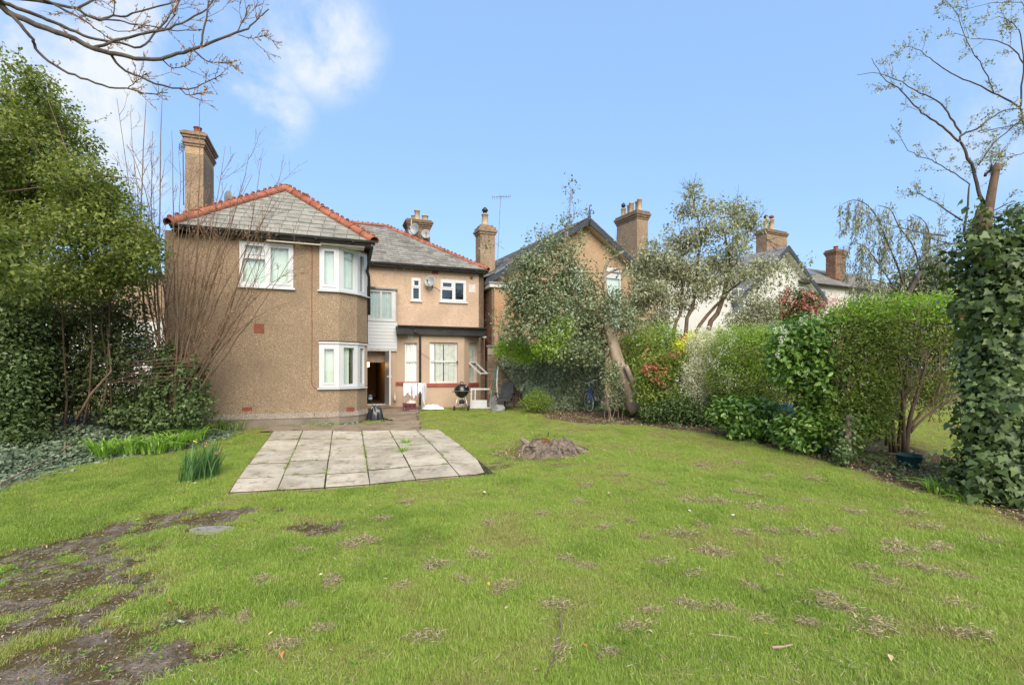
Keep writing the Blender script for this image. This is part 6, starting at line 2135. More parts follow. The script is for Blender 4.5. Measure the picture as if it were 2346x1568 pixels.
big_leaf_bush('laurel_bush', tuple(base_at(1850, 10.3)), 'large glossy laurel with upright white flower buds before the tall hedge', pb([(1830, 780, 60, 50, 0), (1875, 760, 50, 40, .1), (1808, 838, 36, 44, -.1), (1860, 850, 70, 60, 0), (1872, 932, 46, 45, 0), (1905, 970, 60, 45, -.2), (1830, 990, 50, 35, 0), (1780, 800, 18, 22, -.1)], 10.1, .75), 420, 11, .10, .125, 290, 51, 7, 1.9,
              [(1793, 762, 9.6), (1800, 770, 9.5), (1790, 785, 9.5), (1845, 735, 9.7), (1862, 728, 9.7), (1876, 735, 9.6), (1912, 782, 9.4), (1918, 770, 9.4), (1835, 742, 9.6), (1782, 818, 9.5)])
big_leaf_bush('low_laurel', tuple(base_at(1715, 11.9)), 'low broad-leaved laurel spilling towards the lawn beside the blue sheet', pb([(1700, 940, 50, 32, 0), (1745, 950, 50, 32, -.1), (1665, 945, 28, 28, 0), (1795, 975, 35, 22, -.2), (1720, 975, 50, 22, -.2)], 11.6, .5), 190, 11, .09, .135, 260, 52, 6, .7)

# ---- tall hedge at the right, open at its foot
rr = random.Random(53)
th = thing('tall_hedge', tuple(base_at(2060, 9.6)), 'tall overgrown hedge with bare brown trunks showing at its foot', 'hedge')
TB = [(1930, 790, 70, 75, 0), (1990, 770, 80, 75, 0), (2070, 760, 90, 75, .1), (2150, 765, 70, 75, .1), (1960, 860, 80, 70, 0), (2050, 850, 80, 60, .3), (2140, 850, 60, 60, .4), (1920, 930, 50, 50, 0), (1985, 930, 50, 50, .1), (2180, 790, 40, 80, 0), (1995, 965, 45, 40, -.1), (2130, 905, 50, 40, .5), (1930, 985, 40, 35, -.2), (2030, 710, 120, 30, .1), (2140, 705, 70, 26, .1), (1960, 735, 60, 30, 0)]
P, O, tone = blob_points(pb(TB, 9.8, .75), 5200, 17, .085, 2.3)
N, D = leaf_dirs(O, .5, .45, .75, .2)
thin = np.clip(1.15 - .0 * P[:, 2], .1, 1)
sz = RNG.uniform(.04, .075, len(P))
topm = (P[:, 2] > 3.25) & (RNG.random(len(P)) < .6)
pxs_ = CX + F * P[:, 0] / P[:, 1]
keep = (RNG.random(len(P)) < np.where(pxs_ > 2060, .55, 1.0) * np.where(P[:, 2] < 2.6, .8, 1)) | topm
leaf_cloud('foliage', th, MT['lf_hedge'], P[keep & ~topm], N[keep & ~topm], D[keep & ~topm], sz[keep & ~topm], .55, 'blade', np.clip(.45 * tone + .5 * RNG.random(len(P)), 0, 1)[keep & ~topm])
leaf_cloud('young_leaves', th, MT['lf_hedge_top'], P[topm], N[topm], D[topm], sz[topm], .55, 'blade')
m = MB(); m2 = MB()
for (a, b, c, d, r) in ((2050, 1035, 2010, 760, .05), (2060, 1040, 2085, 780, .065), (2075, 1040, 2130, 800, .05), (2070, 1035, 2055, 740, .04), (2040, 1035, 1990, 800, .03), (2030, 1020, 2030, 760, .028), (1965, 1010, 1950, 800, .03), (1990, 1015, 2010, 830, .025), (2075, 1010, 2170, 880, .035), (1930, 1000, 1930, 800, .02), (2085, 990, 2190, 905, .028)):
    pts = limb(m, [(a, b), (a + (c - a) * .25 + rr.uniform(-6, 6), b + (d - b) * .35), (a + (c - a) * .65, b + (d - b) * .7), (c, d)], 9.7 + rr.uniform(-.2, .2), r, r * .3, 8)
    side_twigs(m2, pts, 14, .75, .007, rr, 2, .45, .35, spread=.6)
m.build('trunk', MT['bark_brown'], th, True)
for _ in range(150):
    p = W(rr.uniform(1910, 2190), rr.uniform(740, 880), 9.5 + rr.uniform(-.2, .5)); twig(m2, p, (rr.uniform(-.3, .3), rr.uniform(-.3, .1), 1), .5, .005, 1, rr, .3)
m2.build('twig', MT['bark_twig'], th)
# ivy-wrapped stake at the hedge foot
st_ = thing('ivy_stump', tuple(base_at(1945, 9.0)), 'short rotting stump wrapped in small ivy at the hedge foot', 'stump')
m = MB(); limb(m, [(1945, 1052), (1942, 1010), (1946, 950)], 9.0, .07, .05, 9); m.build('trunk', MT['dead_wood'], st_, True)
P, O, tone = blob_points(pb([(1945, 960, 22, 30, 0), (1942, 1010, 26, 35, 0), (1935, 1040, 34, 22, -.1)], 9.0, .2), 75, 9, .05, 3)
N, D = leaf_dirs(O, .3, .8, .4, .8)
sz = RNG.uniform(.035, .065, len(P)); rest = single_leaves('ivy_leaf', st_, [MT['lf_ivy_obj']], P, N, D, sz, .9, 'ivy', 160)
leaf_cloud('foliage', st_, MT['lf_ivy'], P[rest], N[rest], D[rest], sz[rest], .9, 'ivy')

# ---- ivy clad trunk at the right edge with bare boughs
rr = random.Random(54)
ic = thing('ivy_clad_tree', tuple(base_at(2275, 7.4)), 'ivy-smothered tree at the right edge with bare budding branches above', 'tree')
m = MB()
limb(m, [(2290, 1150), (2285, 950), (2270, 700), (2250, 560), (2255, 480)], 7.5, .22, .10, 12)
limb(m, [(2252, 560), (2262, 500), (2272, 440), (2284, 378)], 7.5, .075, .045, 10)
m.build('trunk', MT['bark_brown'], ic, True)
m = MB(); m.lathe(W(2284.5, 377, 7.5), [(.043, -.004), (.038, .01)], 10); m.build('cut_face', MT['dead_wood'], ic)
m = MB(); buds = []
c8 = lambda L_: [((3100 + a / 1.5676) / 1.637, b / 2.566) for a, b in L_]
RB_ = [([(930, 1200), (890, 1110), (860, 1000), (820, 900), (785, 830)], .030, .018), ([(775, 832), (700, 760), (640, 715), (560, 660), (500, 600), (440, 530), (370, 490), (320, 440), (265, 340)], .017, .004),
       ([(790, 790), (775, 760), (730, 690), (680, 620), (610, 570), (520, 530), (400, 470), (310, 430), (180, 440)], .016, .003), ([(785, 830), (800, 790), (880, 760), (960, 700), (1050, 645), (1160, 640)], .016, .008),
       ([(1180, 780), (1150, 700), (1135, 630), (1050, 580), (980, 545), (870, 490), (770, 450), (650, 375), (590, 330), (530, 285), (440, 275)], .016, .003), ([(985, 545), (950, 450), (900, 360), (830, 250), (780, 120), (740, 40), (680, 5)], .010, .003),
       ([(1135, 630), (1150, 500), (1158, 380), (1100, 290), (1000, 240), (850, 225), (750, 195)], .013, .003), ([(1160, 380), (1140, 200), (1110, 150), (1060, 120), (1010, 95)], .009, .003), ([(1250, 640), (1150, 700), (1050, 780), (960, 870), (890, 970)], .008, .010),
       ([(900, 782), (1000, 755), (1160, 720)], .006, .006), ([(850, 1075), (750, 1020), (640, 950), (590, 930), (510, 905), (430, 810), (380, 735)], .009, .003), ([(840, 1080), (830, 1200), (810, 1350), (815, 1420)], .010, .02),
       ([(800, 1300), (700, 1230), (600, 1170), (530, 1130)], .013, .003), ([(930, 1030), (965, 1000), (970, 960)], .02, .01), ([(700, 1390), (520, 1360), (380, 1320), (280, 1280)], .009, .003), ([(800, 1440), (700, 1430), (560, 1470), (470, 1520)], .01, .004),
       ([(1160, 900), (1080, 920), (980, 950)], .006, .002), ([(820, 1420), (850, 1340), (960, 1250), (1100, 1180)], .016, .007), ([(830, 1540), (830, 1470), (800, 1420), (740, 1430), (600, 1400)], .02, .005), ([(1160, 90), (1150, 20), (1000, 15), (880, 40), (760, 70)], .006, .002)]
for L_, r0, r1 in RB_:
    pts = limb(m, c8(L_), 7.6, r0, r1, 6, rr, .006)
    side_twigs(m, pts, 7, .30, .0028, rr, 1, .15, buds=buds, kids=(2, 4), minr=.0014)
m.build('branch', MT['bark_grey'], ic, True)
bud_cloud('bud_leaf', ic, MT['lf_grey'], buds, .034, .018, .55)
IB = [(2252, 500, 20, 45, -.1, .35), (2240, 560, 34, 50, -.1, .5), (2300, 620, 80, 80, 0, 1), (2340, 540, 40, 80, 0, 1), (2276, 700, 66, 80, 0, 1), (2330, 760, 90, 120, -.1, 1), (2290, 830, 66, 110, 0, 1), (2320, 930, 100, 120, -.2, 1), (2290, 990, 70, 100, -.1, 1), (2320, 1080, 120, 80, -.3, 1), (2255, 1110, 75, 40, -.3, .8), (2400, 900, 80, 300, 0, .8), (2190, 610, 50, 26, .2, .2)]
P, O, tone = blob_points([pxblob(a, b, rx, ry, 7.4 + dy, .55 * min(1, rx / 60), w) for a, b, rx, ry, dy, w in IB], 1750, 11, .09, 3.6)
N, D = leaf_dirs(O, .25, .9, .38, .9)
N[:, 1] -= .25
sz = .034 + .10 * RNG.random(len(P)) ** 1.6
rest = single_leaves('ivy_leaf', ic, [MT['lf_ivy_obj']], P, N, D, sz, .95, 'ivy', 300)
leaf_cloud('ivy', ic, MT['lf_ivy'], P[rest], N[rest], D[rest], sz[rest], .95, 'ivy', np.clip(.3 * tone + .7 * RNG.random(len(P)), 0, 1)[rest])

# ---- weeping willow-like tree behind the right hedge
rr = random.Random(55)
ww = thing('weeping_tree', tuple(base_at(2040, 12.5)), 'weeping tree with thin hanging grey-green strands beyond the tall hedge', 'tree')
m = MB(); hp = []
limb(m, [(2060, 960), (2050, 800), (2070, 700), (2110, 620)], 12.5, .10, .05, 8)
lm = [limb(m, [(2080, 690), (2060, 620), (2035, 560), (2010, 500), (1985, 468), (1955, 458), (1930, 468)], 12.5, .03, .006, 6), limb(m, [(2110, 620), (2090, 560), (2060, 520), (2040, 480), (2010, 470)], 12.3, .025, .006, 6),
      limb(m, [(2110, 620), (2130, 560), (2120, 510), (2090, 490)], 12.7, .025, .005, 6), limb(m, [(2080, 680), (2030, 650), (1990, 640), (1960, 660)], 12.2, .025, .006, 6), limb(m, [(2100, 640), (2150, 590), (2180, 560)], 12.5, .025, .006, 6), limb(m, [(2075, 700), (2010, 600), (1975, 560), (1945, 560)], 12.4, .02, .005, 6)]
for pts in lm:
    for _ in range(26 if pts is lm[0] else 20):
        f = rr.uniform(.3, 1) * (len(pts) - 1); i = min(int(f), len(pts) - 2); p = pts[i].lerp(pts[i + 1], f - i) + Vector((rr.gauss(0, .1), rr.gauss(0, .2), 0))
        Ls = rr.uniform(.3, 1.25); dx = rr.uniform(-.12, .12)
        st_p = [p + Vector((dx * t * t, .05 * t, .05 * math.sin(3 * t) - Ls * t)) for t in np.linspace(0, 1, 6)]
        m.tube(st_p, [.004, .0035, .003, .003, .0025, .002], 4, False)
        for _ in range(int(Ls * 60)):
            t = rr.random(); q = st_p[0].lerp(st_p[-1], t)
            hp.append((q.x + rr.gauss(0, .03), q.y + rr.gauss(0, .03), q.z))
m.build('branch', MT['bark_grey'], ww, True)
hp = np.array(hp); n = len(hp)
leaf_cloud('hanging_leaves', ww, MT['lf_willow'], hp, RNG.normal(size=(n, 3)) + np.array([0, -.6, 0]), np.array([0, 0, -1.]) + RNG.normal(size=(n, 3)) * .28, RNG.uniform(.07, .15, n), .2, 'blade')

# ---- grey-green eucalyptus-like tree in the neighbour's garden
rr = random.Random(56)
eu = thing('grey_leaved_tree', tuple(base_at(1610, 18.5)), 'airy grey-green tree with several leaning trunks before the white house', 'tree')
m = MB()
for L_, r0, r1 in (([(1610, 880), (1620, 760), (1650, 700), (1668, 640), (1672, 590), (1660, 540), (1650, 500)], .11, .02), ([(1600, 880), (1590, 770), (1640, 700), (1690, 650), (1730, 620), (1770, 600)], .08, .02), ([(1560, 880), (1570, 760), (1590, 680), (1600, 600), (1605, 540), (1590, 460)], .09, .012),
                   ([(1500, 880), (1510, 760), (1520, 690), (1500, 640), (1480, 600)], .11, .03), ([(1540, 880), (1545, 760), (1560, 700), (1560, 620), (1570, 560)], .08, .02), ([(1660, 640), (1700, 580), (1720, 530), (1740, 500)], .04, .008), ([(1672, 590), (1700, 560), (1740, 545), (1780, 560)], .035, .008),
                   ([(1520, 700), (1500, 640), (1540, 560), (1570, 520)], .05, .01), ([(1605, 560), (1630, 500), (1690, 470)], .03, .006), ([(1590, 480), (1586, 440)], .015, .005)):
    pts = limb(m, L_, 18.4, r0, r1, 8, rr, .02); side_twigs(m, pts, 9, .7, .012, rr, 1, .1, .5)
m.build('trunk', MT['bark_brown'], eu, True)
EBL = [(1588, 445, 22, 26, .6), (1570, 490, 30, 30, .8), (1610, 480, 28, 26, .7), (1640, 475, 40, 14, .5), (1690, 480, 40, 26, .6), (1715, 510, 40, 30, .7), (1650, 520, 40, 30, .6), (1600, 540, 40, 34, .8), (1560, 560, 40, 34, .9), (1500, 580, 45, 36, 1), (1470, 620, 36, 40, 1), (1530, 620, 50, 40, 1.2), (1490, 670, 50, 40, 1.2),
       (1580, 620, 45, 40, 1), (1640, 600, 45, 34, .9), (1690, 560, 34, 30, .6), (1620, 660, 50, 34, .9), (1550, 690, 40, 30, 1), (1690, 630, 45, 26, .7), (1740, 610, 45, 26, .7), (1790, 610, 34, 20, .5), (1800, 630, 25, 24, .4), (1750, 650, 25, 26, .4), (1460, 700, 36, 30, .9), (1510, 730, 34, 26, 1), (1840, 610, 16, 26, .25), (1545, 520, 20, 26, .4), (1735, 470, 16, 20, .2), (1680, 680, 26, 22, .3)]
P, O, tone = blob_points([pxblob(a, b, rx, ry, 18.3 + .3 * ((i * 7) % 3 - 1), .7 if rx > 30 else .4, w) for i, (a, b, rx, ry, w) in enumerate(EBL)], 1550, 12, .12, 1.8)
n = len(P)
N = RNG.normal(size=(n, 3)) + np.array([0, -.5, .2]); D = np.array([0, 0, -.8]) + RNG.normal(size=(n, 3)) * .6
leaf_cloud('crown', eu, MT['lf_grey'], P, N, D, RNG.uniform(.09, .17, n), .42, 'blade', np.clip(.45 * tone + .55 * RNG.random(n), 0, 1))

# ---- shrubs beyond the hedges
bush('grey_shrub', tuple(base_at(1730, 17.5)), 'loose grey-green shrub left of the pink camellia', 'bush', pb([(1725, 700, 34, 28, 0), (1760, 708, 30, 28, 0), (1690, 735, 30, 22, 0), (1740, 740, 44, 22, 0)], 17.2, .7), 190, 13, .12, 'lf_grey', .085, .4, stems=8, stem_h=2.6, sd=57, stem_mat='bark_twig')
bush('camellia_bush', tuple(base_at(1825, 17.8)), 'dark camellia covered in pink and red blossom below the white gable', 'bush', pb([(1820, 690, 36, 32, 0), (1850, 700, 34, 30, 0), (1800, 720, 30, 24, 0), (1840, 725, 36, 24, 0)], 17.6, .7), 300, 12, .1, 'lf_laurel_dk', .08, .55, stems=5, stem_h=2.6, sd=58)
cm_ = bpy.data.objects['camellia_bush']
P, O, tone = blob_points(pb([(1820, 686, 36, 32, 0), (1855, 700, 32, 32, 0), (1800, 705, 28, 26, 0), (1870, 715, 14, 20, 0), (1790, 680, 18, 14, 0)], 17.2, .6), 95, 9, .05, 4)
leaf_cloud('blossom', cm_, MT['lf_pink'], P, O + RNG.normal(size=P.shape) * .5, RNG.normal(size=P.shape), RNG.uniform(.035, .065, len(P)), .9, 'oval', np.clip(.7 * tone + .3 * RNG.random(len(P)), 0, 1))
bush('far_shrub', tuple(base_at(2150, 14.0)), 'dark evergreen shrub in the next garden behind the ivy-clad tree', 'bush', pb([(2110, 640, 50, 40, 0), (2160, 660, 40, 40, 0), (2080, 670, 40, 26, 0)], 13.0, .7), 260, 13, .12, 'lf_holly', .08, .5, stems=5, stem_h=2.4, sd=59)
bush('pink_twig_shrub', tuple(base_at(1915, 19.5)), 'sparse twiggy shrub by the low white house wall', 'bush', pb([(1905, 690, 26, 20, 0), (1885, 715, 24, 16, 0)], 19.0, .4), 50, 9, .12, 'lf_pink', .05, .5, stems=7, stem_h=2.6, sd=60, stem_mat='bark_twig')

for o in scene.objects:
    if o.name.split('.')[0] in ('twig', 'cane'): o['kind'] = 'stuff'
# a few dead and yellowed leaves caught in the ivy column
P, O, tone = blob_points([pxblob(a, b, 60, 90, 7.05, .3) for a, b in ((2290, 700), (2310, 850), (2300, 1000), (2290, 1090))], 8, 1, .05, 6)
leaf_cloud('yellowed_leaves', ic, MT['lf_dead'], P, O + np.array([0, -.6, 0]) + RNG.normal(size=P.shape) * .3, np.array([0, 0, -1.]) + RNG.normal(size=P.shape) * .5, RNG.uniform(.05, .09, len(P)), .9, 'ivy', .2 * RNG.random(len(P)))

# ------------------------------------------------------------------ strap-leaved plants


def strap_mesh(name, L_, w, lean, mat, seg=4):
    """one long leaf rising and arching over along +x"""
    V = []; Qs = []
    for i in range(seg + 1):
        t = i / seg
        x = lean * L_ * (t ** 1.9); z = L_ * (t - .62 * lean * t ** 2.4)
        hw_ = w * .5 * (1 - t ** 2.5) + .0006
        V += [(x, -hw_, z), (x - .12 * hw_, 0, z - .25 * hw_), (x, hw_, z)]
    for i in range(seg):
        a = i * 3
        Qs += [(a, a + 1, a + 4, a + 3), (a + 1, a + 2, a + 5, a + 4)]
    return fast_mesh(name, np.array(V), quads=np.array(Qs), mats=[mat])


SM = [strap_mesh('strap_leaf', .42, .020, .75, MT['lf_strap_obj']), strap_mesh('strap_leaf', .34, .018, .45, MT['lf_strap_obj']), strap_mesh('strap_leaf', .5, .022, 1.05, MT['lf_strap_obj'])]
DM = [strap_mesh('daffodil_leaf', .46, .013, .22, MT['lf_daff']), strap_mesh('daffodil_leaf', .40, .012, .42, MT['lf_daff']), strap_mesh('daffodil_leaf', .34, .012, .10, MT['lf_daff'])]


def clump(name, loc, label, cat, meshes, n, rad, scale, sd, group=None, leafname='strap_leaf', bias=None):
    rr = random.Random(sd)
    t = thing(name, loc, label, cat, group)
    for i in range(n):
        a = rr.uniform(0, 2 * math.pi); r = rad * math.sqrt(rr.random())
        x, y = loc[0] + r * math.cos(a), loc[1] + r * math.sin(a)
        yaw = a + rr.gauss(0, .7) if bias is None else bias + rr.gauss(0, .8)
        M = Matrix.Translation((x, y, g(x, y) - .01 + (loc[2] - g(loc[0], loc[1])))) @ Matrix.Rotation(yaw, 4, 'Z') @ Matrix.Rotation(rr.gauss(0, .14), 4, 'X') @ Matrix.Scale(scale * rr.uniform(.65, 1.2), 4)
        piece(leafname, rr.choice(meshes), t, M)
    return t


def gpt(px, py):
    return tuple(GP(px, py))


STR = [(235, 1048, 46, .16, .95, 'arching strap-leaved clump at the left end of the row by the ivy'), (300, 1042, 44, .16, .9, 'second strap-leaved clump from the left between ivy and lawn'), (352, 1040, 46, .17, .95, 'broad strap-leaved clump in the middle of the row by the ivy'),
       (400, 1030, 46, .16, .95, 'strap-leaved clump immediately behind the daffodil leaves'), (446, 1012, 40, .15, .9, 'strap-leaved clump behind and right of the daffodil leaves'), (420, 985, 50, .22, .95, 'lax strap-leaved clump at the foot of the ivy mound'),
       (470, 962, 54, .25, 1.0, 'tall arching strap-leaved clump against the house corner'), (498, 985, 40, .18, .8, 'low strap-leaved clump below the house corner'), (535, 985, 36, .2, .6, 'flattened strap-leaved clump along the plinth corner')]
for i, (a, b, n, rad, sc, lb) in enumerate(STR):
    clump('strap_plant', tuple(GP(a, b) + Vector((0, 0, .05))), lb, 'plant', SM, int(n * 1.5), rad * 1.25, sc * 1.45, 70 + i, 'strap-leaved plants along the ivy bed')
df = clump('daffodil_clump', gpt(455, 1096), 'dark green upright daffodil clump with withered flowers by the patio', 'plant', DM, 260, .30, 1.45, 80, None, 'daffodil_leaf', R(20))
rr = random.Random(81)
for a, b in ((448, 1010), (472, 1017), (494, 1036), (502, 1035)):
    p = W(a, b, GP(455, 1096).y + rr.uniform(-.1, .2)); q = GP(455, 1096) + Vector((rr.uniform(-.1, .2), rr.uniform(-.1, .1), 0))
    m = MB(); m.tube([q, (p + q) / 2, p], .004, 4); m.build('flower_stalk', MT['lf_strap'], df)
    k = 9
    leaf_cloud('withered_flower', df, MT['lf_dead'] if a > 460 else MT['lf_yellow'], np.repeat(np.array([tuple(p)]), k, 0), RNG.normal(size=(k, 3)), RNG.normal(size=(k, 3)), np.full(k, .045), .5, 'oval', kind=None)
clump('strap_plant', gpt(2160, 1128), 'bright grassy clump at the foot of the ivy-clad tree', 'plant', SM, 90, .24, .8, 82, 'strap-leaved plants along the ivy bed')
clump('strap_plant', gpt(2212, 1150), 'small grassy tuft right of the bright clump under the ivy', 'plant', SM, 40, .16, .6, 83, 'strap-leaved plants along the ivy bed')
clump('strap_plant', gpt(1772, 1004), 'tiny grass tuft on the edge of the right border', 'plant', SM, 22, .08, .45, 84, 'strap-leaved plants along the ivy bed')
for i, (a, b, n, sc, lb) in enumerate(((745, 977, 34, .5, 'bulb leaves sprouting under the bow window'), (715, 979, 26, .45, 'green bulb leaves below the rusty cable'), (690, 979, 22, .38, 'short weeds at the middle of the plinth'), (650, 977, 24, .35, 'low weeds along the plinth under the left vent'), (600, 976, 26, .36, 'low weeds near the left end of the plinth'), (765, 976, 24, .42, 'bulb leaves at the right end of the plinth weeds'))):
    clump('plinth_weed', gpt(a, b), lb, 'weed', SM, n, .18, sc, 90 + i, 'weeds growing along the foot of the wall')
# red tulip bud above them
p0 = Vector(gpt(720, 975)); m = MB(); m.tube([p0, p0 + Vector((0, 0, .3))], .005, 5)
tu = thing('tulip', tuple(p0), 'single red tulip bud standing against the plinth', 'flower')
m.build('stalk', MT['lf_strap'], tu); m = MB(); m.lathe(p0 + Vector((0, 0, .29)), [(.006, 0), (.018, .02), (.014, .05), (.003, .065)], 8); m.build('petals', MT['red_sill'], tu, True)
clump('patio_weed', tuple(GP(924, 1037) + Vector((0, 0, .04))), 'bright grass tuft growing from a patio joint', 'weed', SM, 60, .07, .42, 97)
clump('patio_weed', tuple(GP(930, 1018) + Vector((0, 0, .04))), 'larger tuft of grass in the patio joint, nearer the house', 'weed', SM, 60, .08, .45, 98)
rr = random.Random(99)
# moss and grass in the joints: uncountable
JP = []
for ci in range(1, 6):
    for k in range(260):
        b = rr.random(); a = cols[ci] + rr.gauss(0, .004)
        if vnoise(a * 9 + ci * 3, b * 9, .8, 50) > .56: JP.append(pat(a, b))
for ci in range(6):
    for rb in rowsets[ci][1:5]:
        for k in range(40):
            a = cols[ci] + (cols[ci + 1] - cols[ci]) * rr.random()
            if vnoise(a * 9, rb * 9 + ci, .6, 51) > .66: JP.append(pat(a, rb + rr.gauss(0, .003)))
P = np.array([(q.x, q.y, g(q.x, q.y) + .03) for q in JP]); n = len(P)
P = np.repeat(P, 5, 0); n = len(P)
P[:, :2] += RNG.normal(size=(n, 2)) * .012
leaf_cloud('joint_moss', None, MT['lf_hedge'], P, RNG.normal(size=(n, 3)) * np.array([1, 1, .3]), np.array([0, 0, 1.]) + RNG.normal(size=(n, 3)) * .7, RNG.uniform(.012, .035, n), .3, 'blade')

# ------------------------------------------------------------------ lawn grass
TUFT = bpy.data.collections.new('grass_tufts')
ga = leaf_mat('grass_blade', [(.085, .135, .022), (.155, .215, .038), (.23, .285, .062), (.30, .30, .11)], .5, .42)
# tint carried by every tuft, plus a broad drift of colour over the lawn
tt = ga.node_tree
at_ = [n for n in tt.nodes if n.type == 'ATTRIBUTE'][0]
crn = [n for n in tt.nodes if n.type == 'VALTORGB'][0]
ai = tt.nodes.new('ShaderNodeAttribute'); ai.attribute_type = 'INSTANCER'; ai.attribute_name = 'tint'
tt.links.new(mth(tt, 'ADD', mth(tt, 'MULTIPLY', at_.outputs['Fac'], .45), mth(tt, 'MULTIPLY', ai.outputs['Fac'], .62), True), crn.inputs[0])
e = crn.color_ramp.elements.new(.93); e.color = (.36, .30, .14, 1)
crn.color_ramp.elements[-1].color = (.44, .35, .19, 1)
for v in range(6):
    n = 64
    a = RNG.uniform(0, 2 * math.pi, n); r = .085 * np.sqrt(RNG.random(n))
    yaw = RNG.uniform(0, 2 * math.pi, n); hh = RNG.uniform(.015, .038, n) * (1.35 if v == 5 else 1); ln = RNG.uniform(.2, 1.1, n); wv = RNG.uniform(.0010, .0021, n)
    V = []; Qs = []; Ts = []; rn = []
    for i in range(n):
        cx_, cy_ = r[i] * math.cos(a[i]), r[i] * math.sin(a[i]); dx, dy = math.cos(yaw[i]), math.sin(yaw[i]); k = len(V)
        for (t, w_) in ((0, 1), (.55, .8), (1, 0)):
            ox = ln[i] * hh[i] * t ** 1.8; z = hh[i] * (t - .3 * ln[i] * t * t)
            if w_ > 0: V += [(cx_ + dx * ox - dy * wv[i] * w_, cy_ + dy * ox + dx * wv[i] * w_, z - .004), (cx_ + dx * ox + dy * wv[i] * w_, cy_ + dy * ox - dx * wv[i] * w_, z - .004)]
            else: V += [(cx_ + dx * ox, cy_ + dy * ox, z)]
        Qs.append((k, k + 1, k + 3, k + 2)); Ts.append((k + 2, k + 3, k + 4)); rn += [RNG.random()] * 5
    me = fast_mesh('grass_tuft', np.array(V), quads=np.array(Qs), tris=np.array(Ts), rnd=np.array(rn), mats=[ga])
    o = bpy.data.objects.new('grass_tuft', me); TUFT.objects.link(o)

THP = [(760, 1340), (740, 1445), (650, 1480), (670, 1390), (985, 1465), (920, 1350), (1060, 1330), (1005, 1300), (1275, 1495), (1270, 1390), (1290, 1285), (1340, 1300), (1390, 1500), (1450, 1440), (1495, 1400), (1590, 1320), (1610, 1210), (1640, 1270), (1640, 1152), (1700, 1220),
       (1730, 1165), (1765, 1215), (1790, 1165), (1840, 1220), (1850, 1150), (1905, 1220), (1915, 1215), (1895, 1365), (1920, 1392), (1985, 1303), (2025, 1338), (2040, 1265), (2055, 1255), (2090, 1300), (2130, 1210), (1740, 1420), (1850, 1425), (1580, 1150), (1700, 1130), (1960, 1175), (2180, 1390), (2200, 1320), (2010, 1440),
       (1480, 1230), (1450, 1195), (1520, 1290), (1380, 1210), (1330, 1150), (1430, 1090), (1510, 1110), (1610, 1070), (1690, 1060), (840, 1240), (800, 1250), (880, 1190), (930, 1150), (1120, 1200), (560, 1420), (600, 1330), (690, 1260), (1150, 1350), (1720, 1345), (1580, 1390), (2080, 1180), (2150, 1260), (1780, 1290), (1660, 1395),
       (1350, 1110), (1440, 1150), (2230, 1460), (1240, 1180), (1090, 1270), (2260, 1240), (1560, 1230), (1760, 1095), (1860, 1100)]
_rt = random.Random(7)
THP3 = [tuple(GP(a + _rt.uniform(-4, 4), b + _rt.uniform(-3, 3))) for a, b in THP]
THXY = [(q[0], q[1]) for q in THP3]
EXCL = [PATIO, PATH]


def grass_points(n, y0, y1):
    y = RNG.uniform(y0, y1, n); hw_ = 1.13 * y + 2.2
    x = RNG.uniform(-1, 1, n) * hw_
    ins = lawn_at(x, y); b = bare_at(x, y)
    bed_ = RNG.random(n) < .05
    ins = ins * np.clip(.45 + 1.5 * vnoise(x, y, .24, 64), 0, 1) * np.clip(.55 + 1.3 * vnoise(x, y, .7, 65), 0, 1)
    for cx_, cy_ in THXY:
        dd_ = ((x - cx_) / .17) ** 2 + ((y - cy_) / .13) ** 2
        ins = ins * np.clip(dd_ * 1.0 - .1, .12, 1)
    ok = ((RNG.random(n) < ins) | bed_) & (RNG.random(n) > np.clip(b * 1.25, 0, .985))
    for P_ in EXCL:
        ok &= sdist(P_, x, y) < RNG.uniform(-.05, .03, n) + .10 * np.clip(vnoise(x, y, .22, 66) - .55, 0, 1)
    # house footprint
    u_ = (x + 5.69) * .939 + (y - 13.6) * .344; v_ = -(x + 5.69) * .344 + (y - 13.6) * .939
    ok &= ~((v_ > -.08) & (u_ < 1.2))
    ok &= (x > -9.5) & (x < 9.5)
    return x[ok], y[ok]


gxs, gys = [], []
for n, y0, y1 in ((3000, 1.8, 2.9), (24000, 2.9, 4.6), (27000, 4.6, 7.0), (30000, 7.0, 10.5), (28000, 10.5, 17.5), (7000, 8, 13)):
    a, b = grass_points(n, y0, y1); gxs.append(a); gys.append(b)
a = RNG.uniform(8.3, 15, 6000); b = RNG.uniform(8.5, 19, 6000); q_ = (a > 8.9 - .0 * b) & (a < 1.1 * b)
gxs.append(a[q_]); gys.append(b[q_])
gxs = np.concatenate(gxs); gys = np.concatenate(gys); n = len(gxs)
nearlawn = vnoise(gxs, gys, .9, 60); midn = vnoise(gxs, gys, .28, 61); fin = vnoise(gxs, gys, .10, 62)
ed = np.clip(1 - sdist(LAWN, gxs, gys) / .6, 0, 1)
tint = np.clip(-.22 + .70 * nearlawn + .68 * midn + .18 * (fin - .5) + .16 * np.clip((gxs + 2.0) / 6, 0, 1) + .22 * ed * (gxs > 0) + RNG.normal(size=n) * .10 - .04, 0, 1)
dryb = np.clip(bare_at(gxs, gys) * 1.2, 0, 1)
tint = np.clip(tint + .35 * dryb * RNG.random(n), 0, 1.0)
scl = RNG.uniform(.7, 1.25, n) * (.75 + .55 * vnoise(gxs, gys, .45, 63)) * np.where(RNG.random(n) < .03, 1.5, 1)
scl *= np.clip(1 - .5 * dryb, .4, 1)
rot = np.stack([RNG.normal(size=n) * .12, RNG.normal(size=n) * .12, RNG.uniform(0, 6.28, n)], 1)
pm = bpy.data.meshes.new('grass')
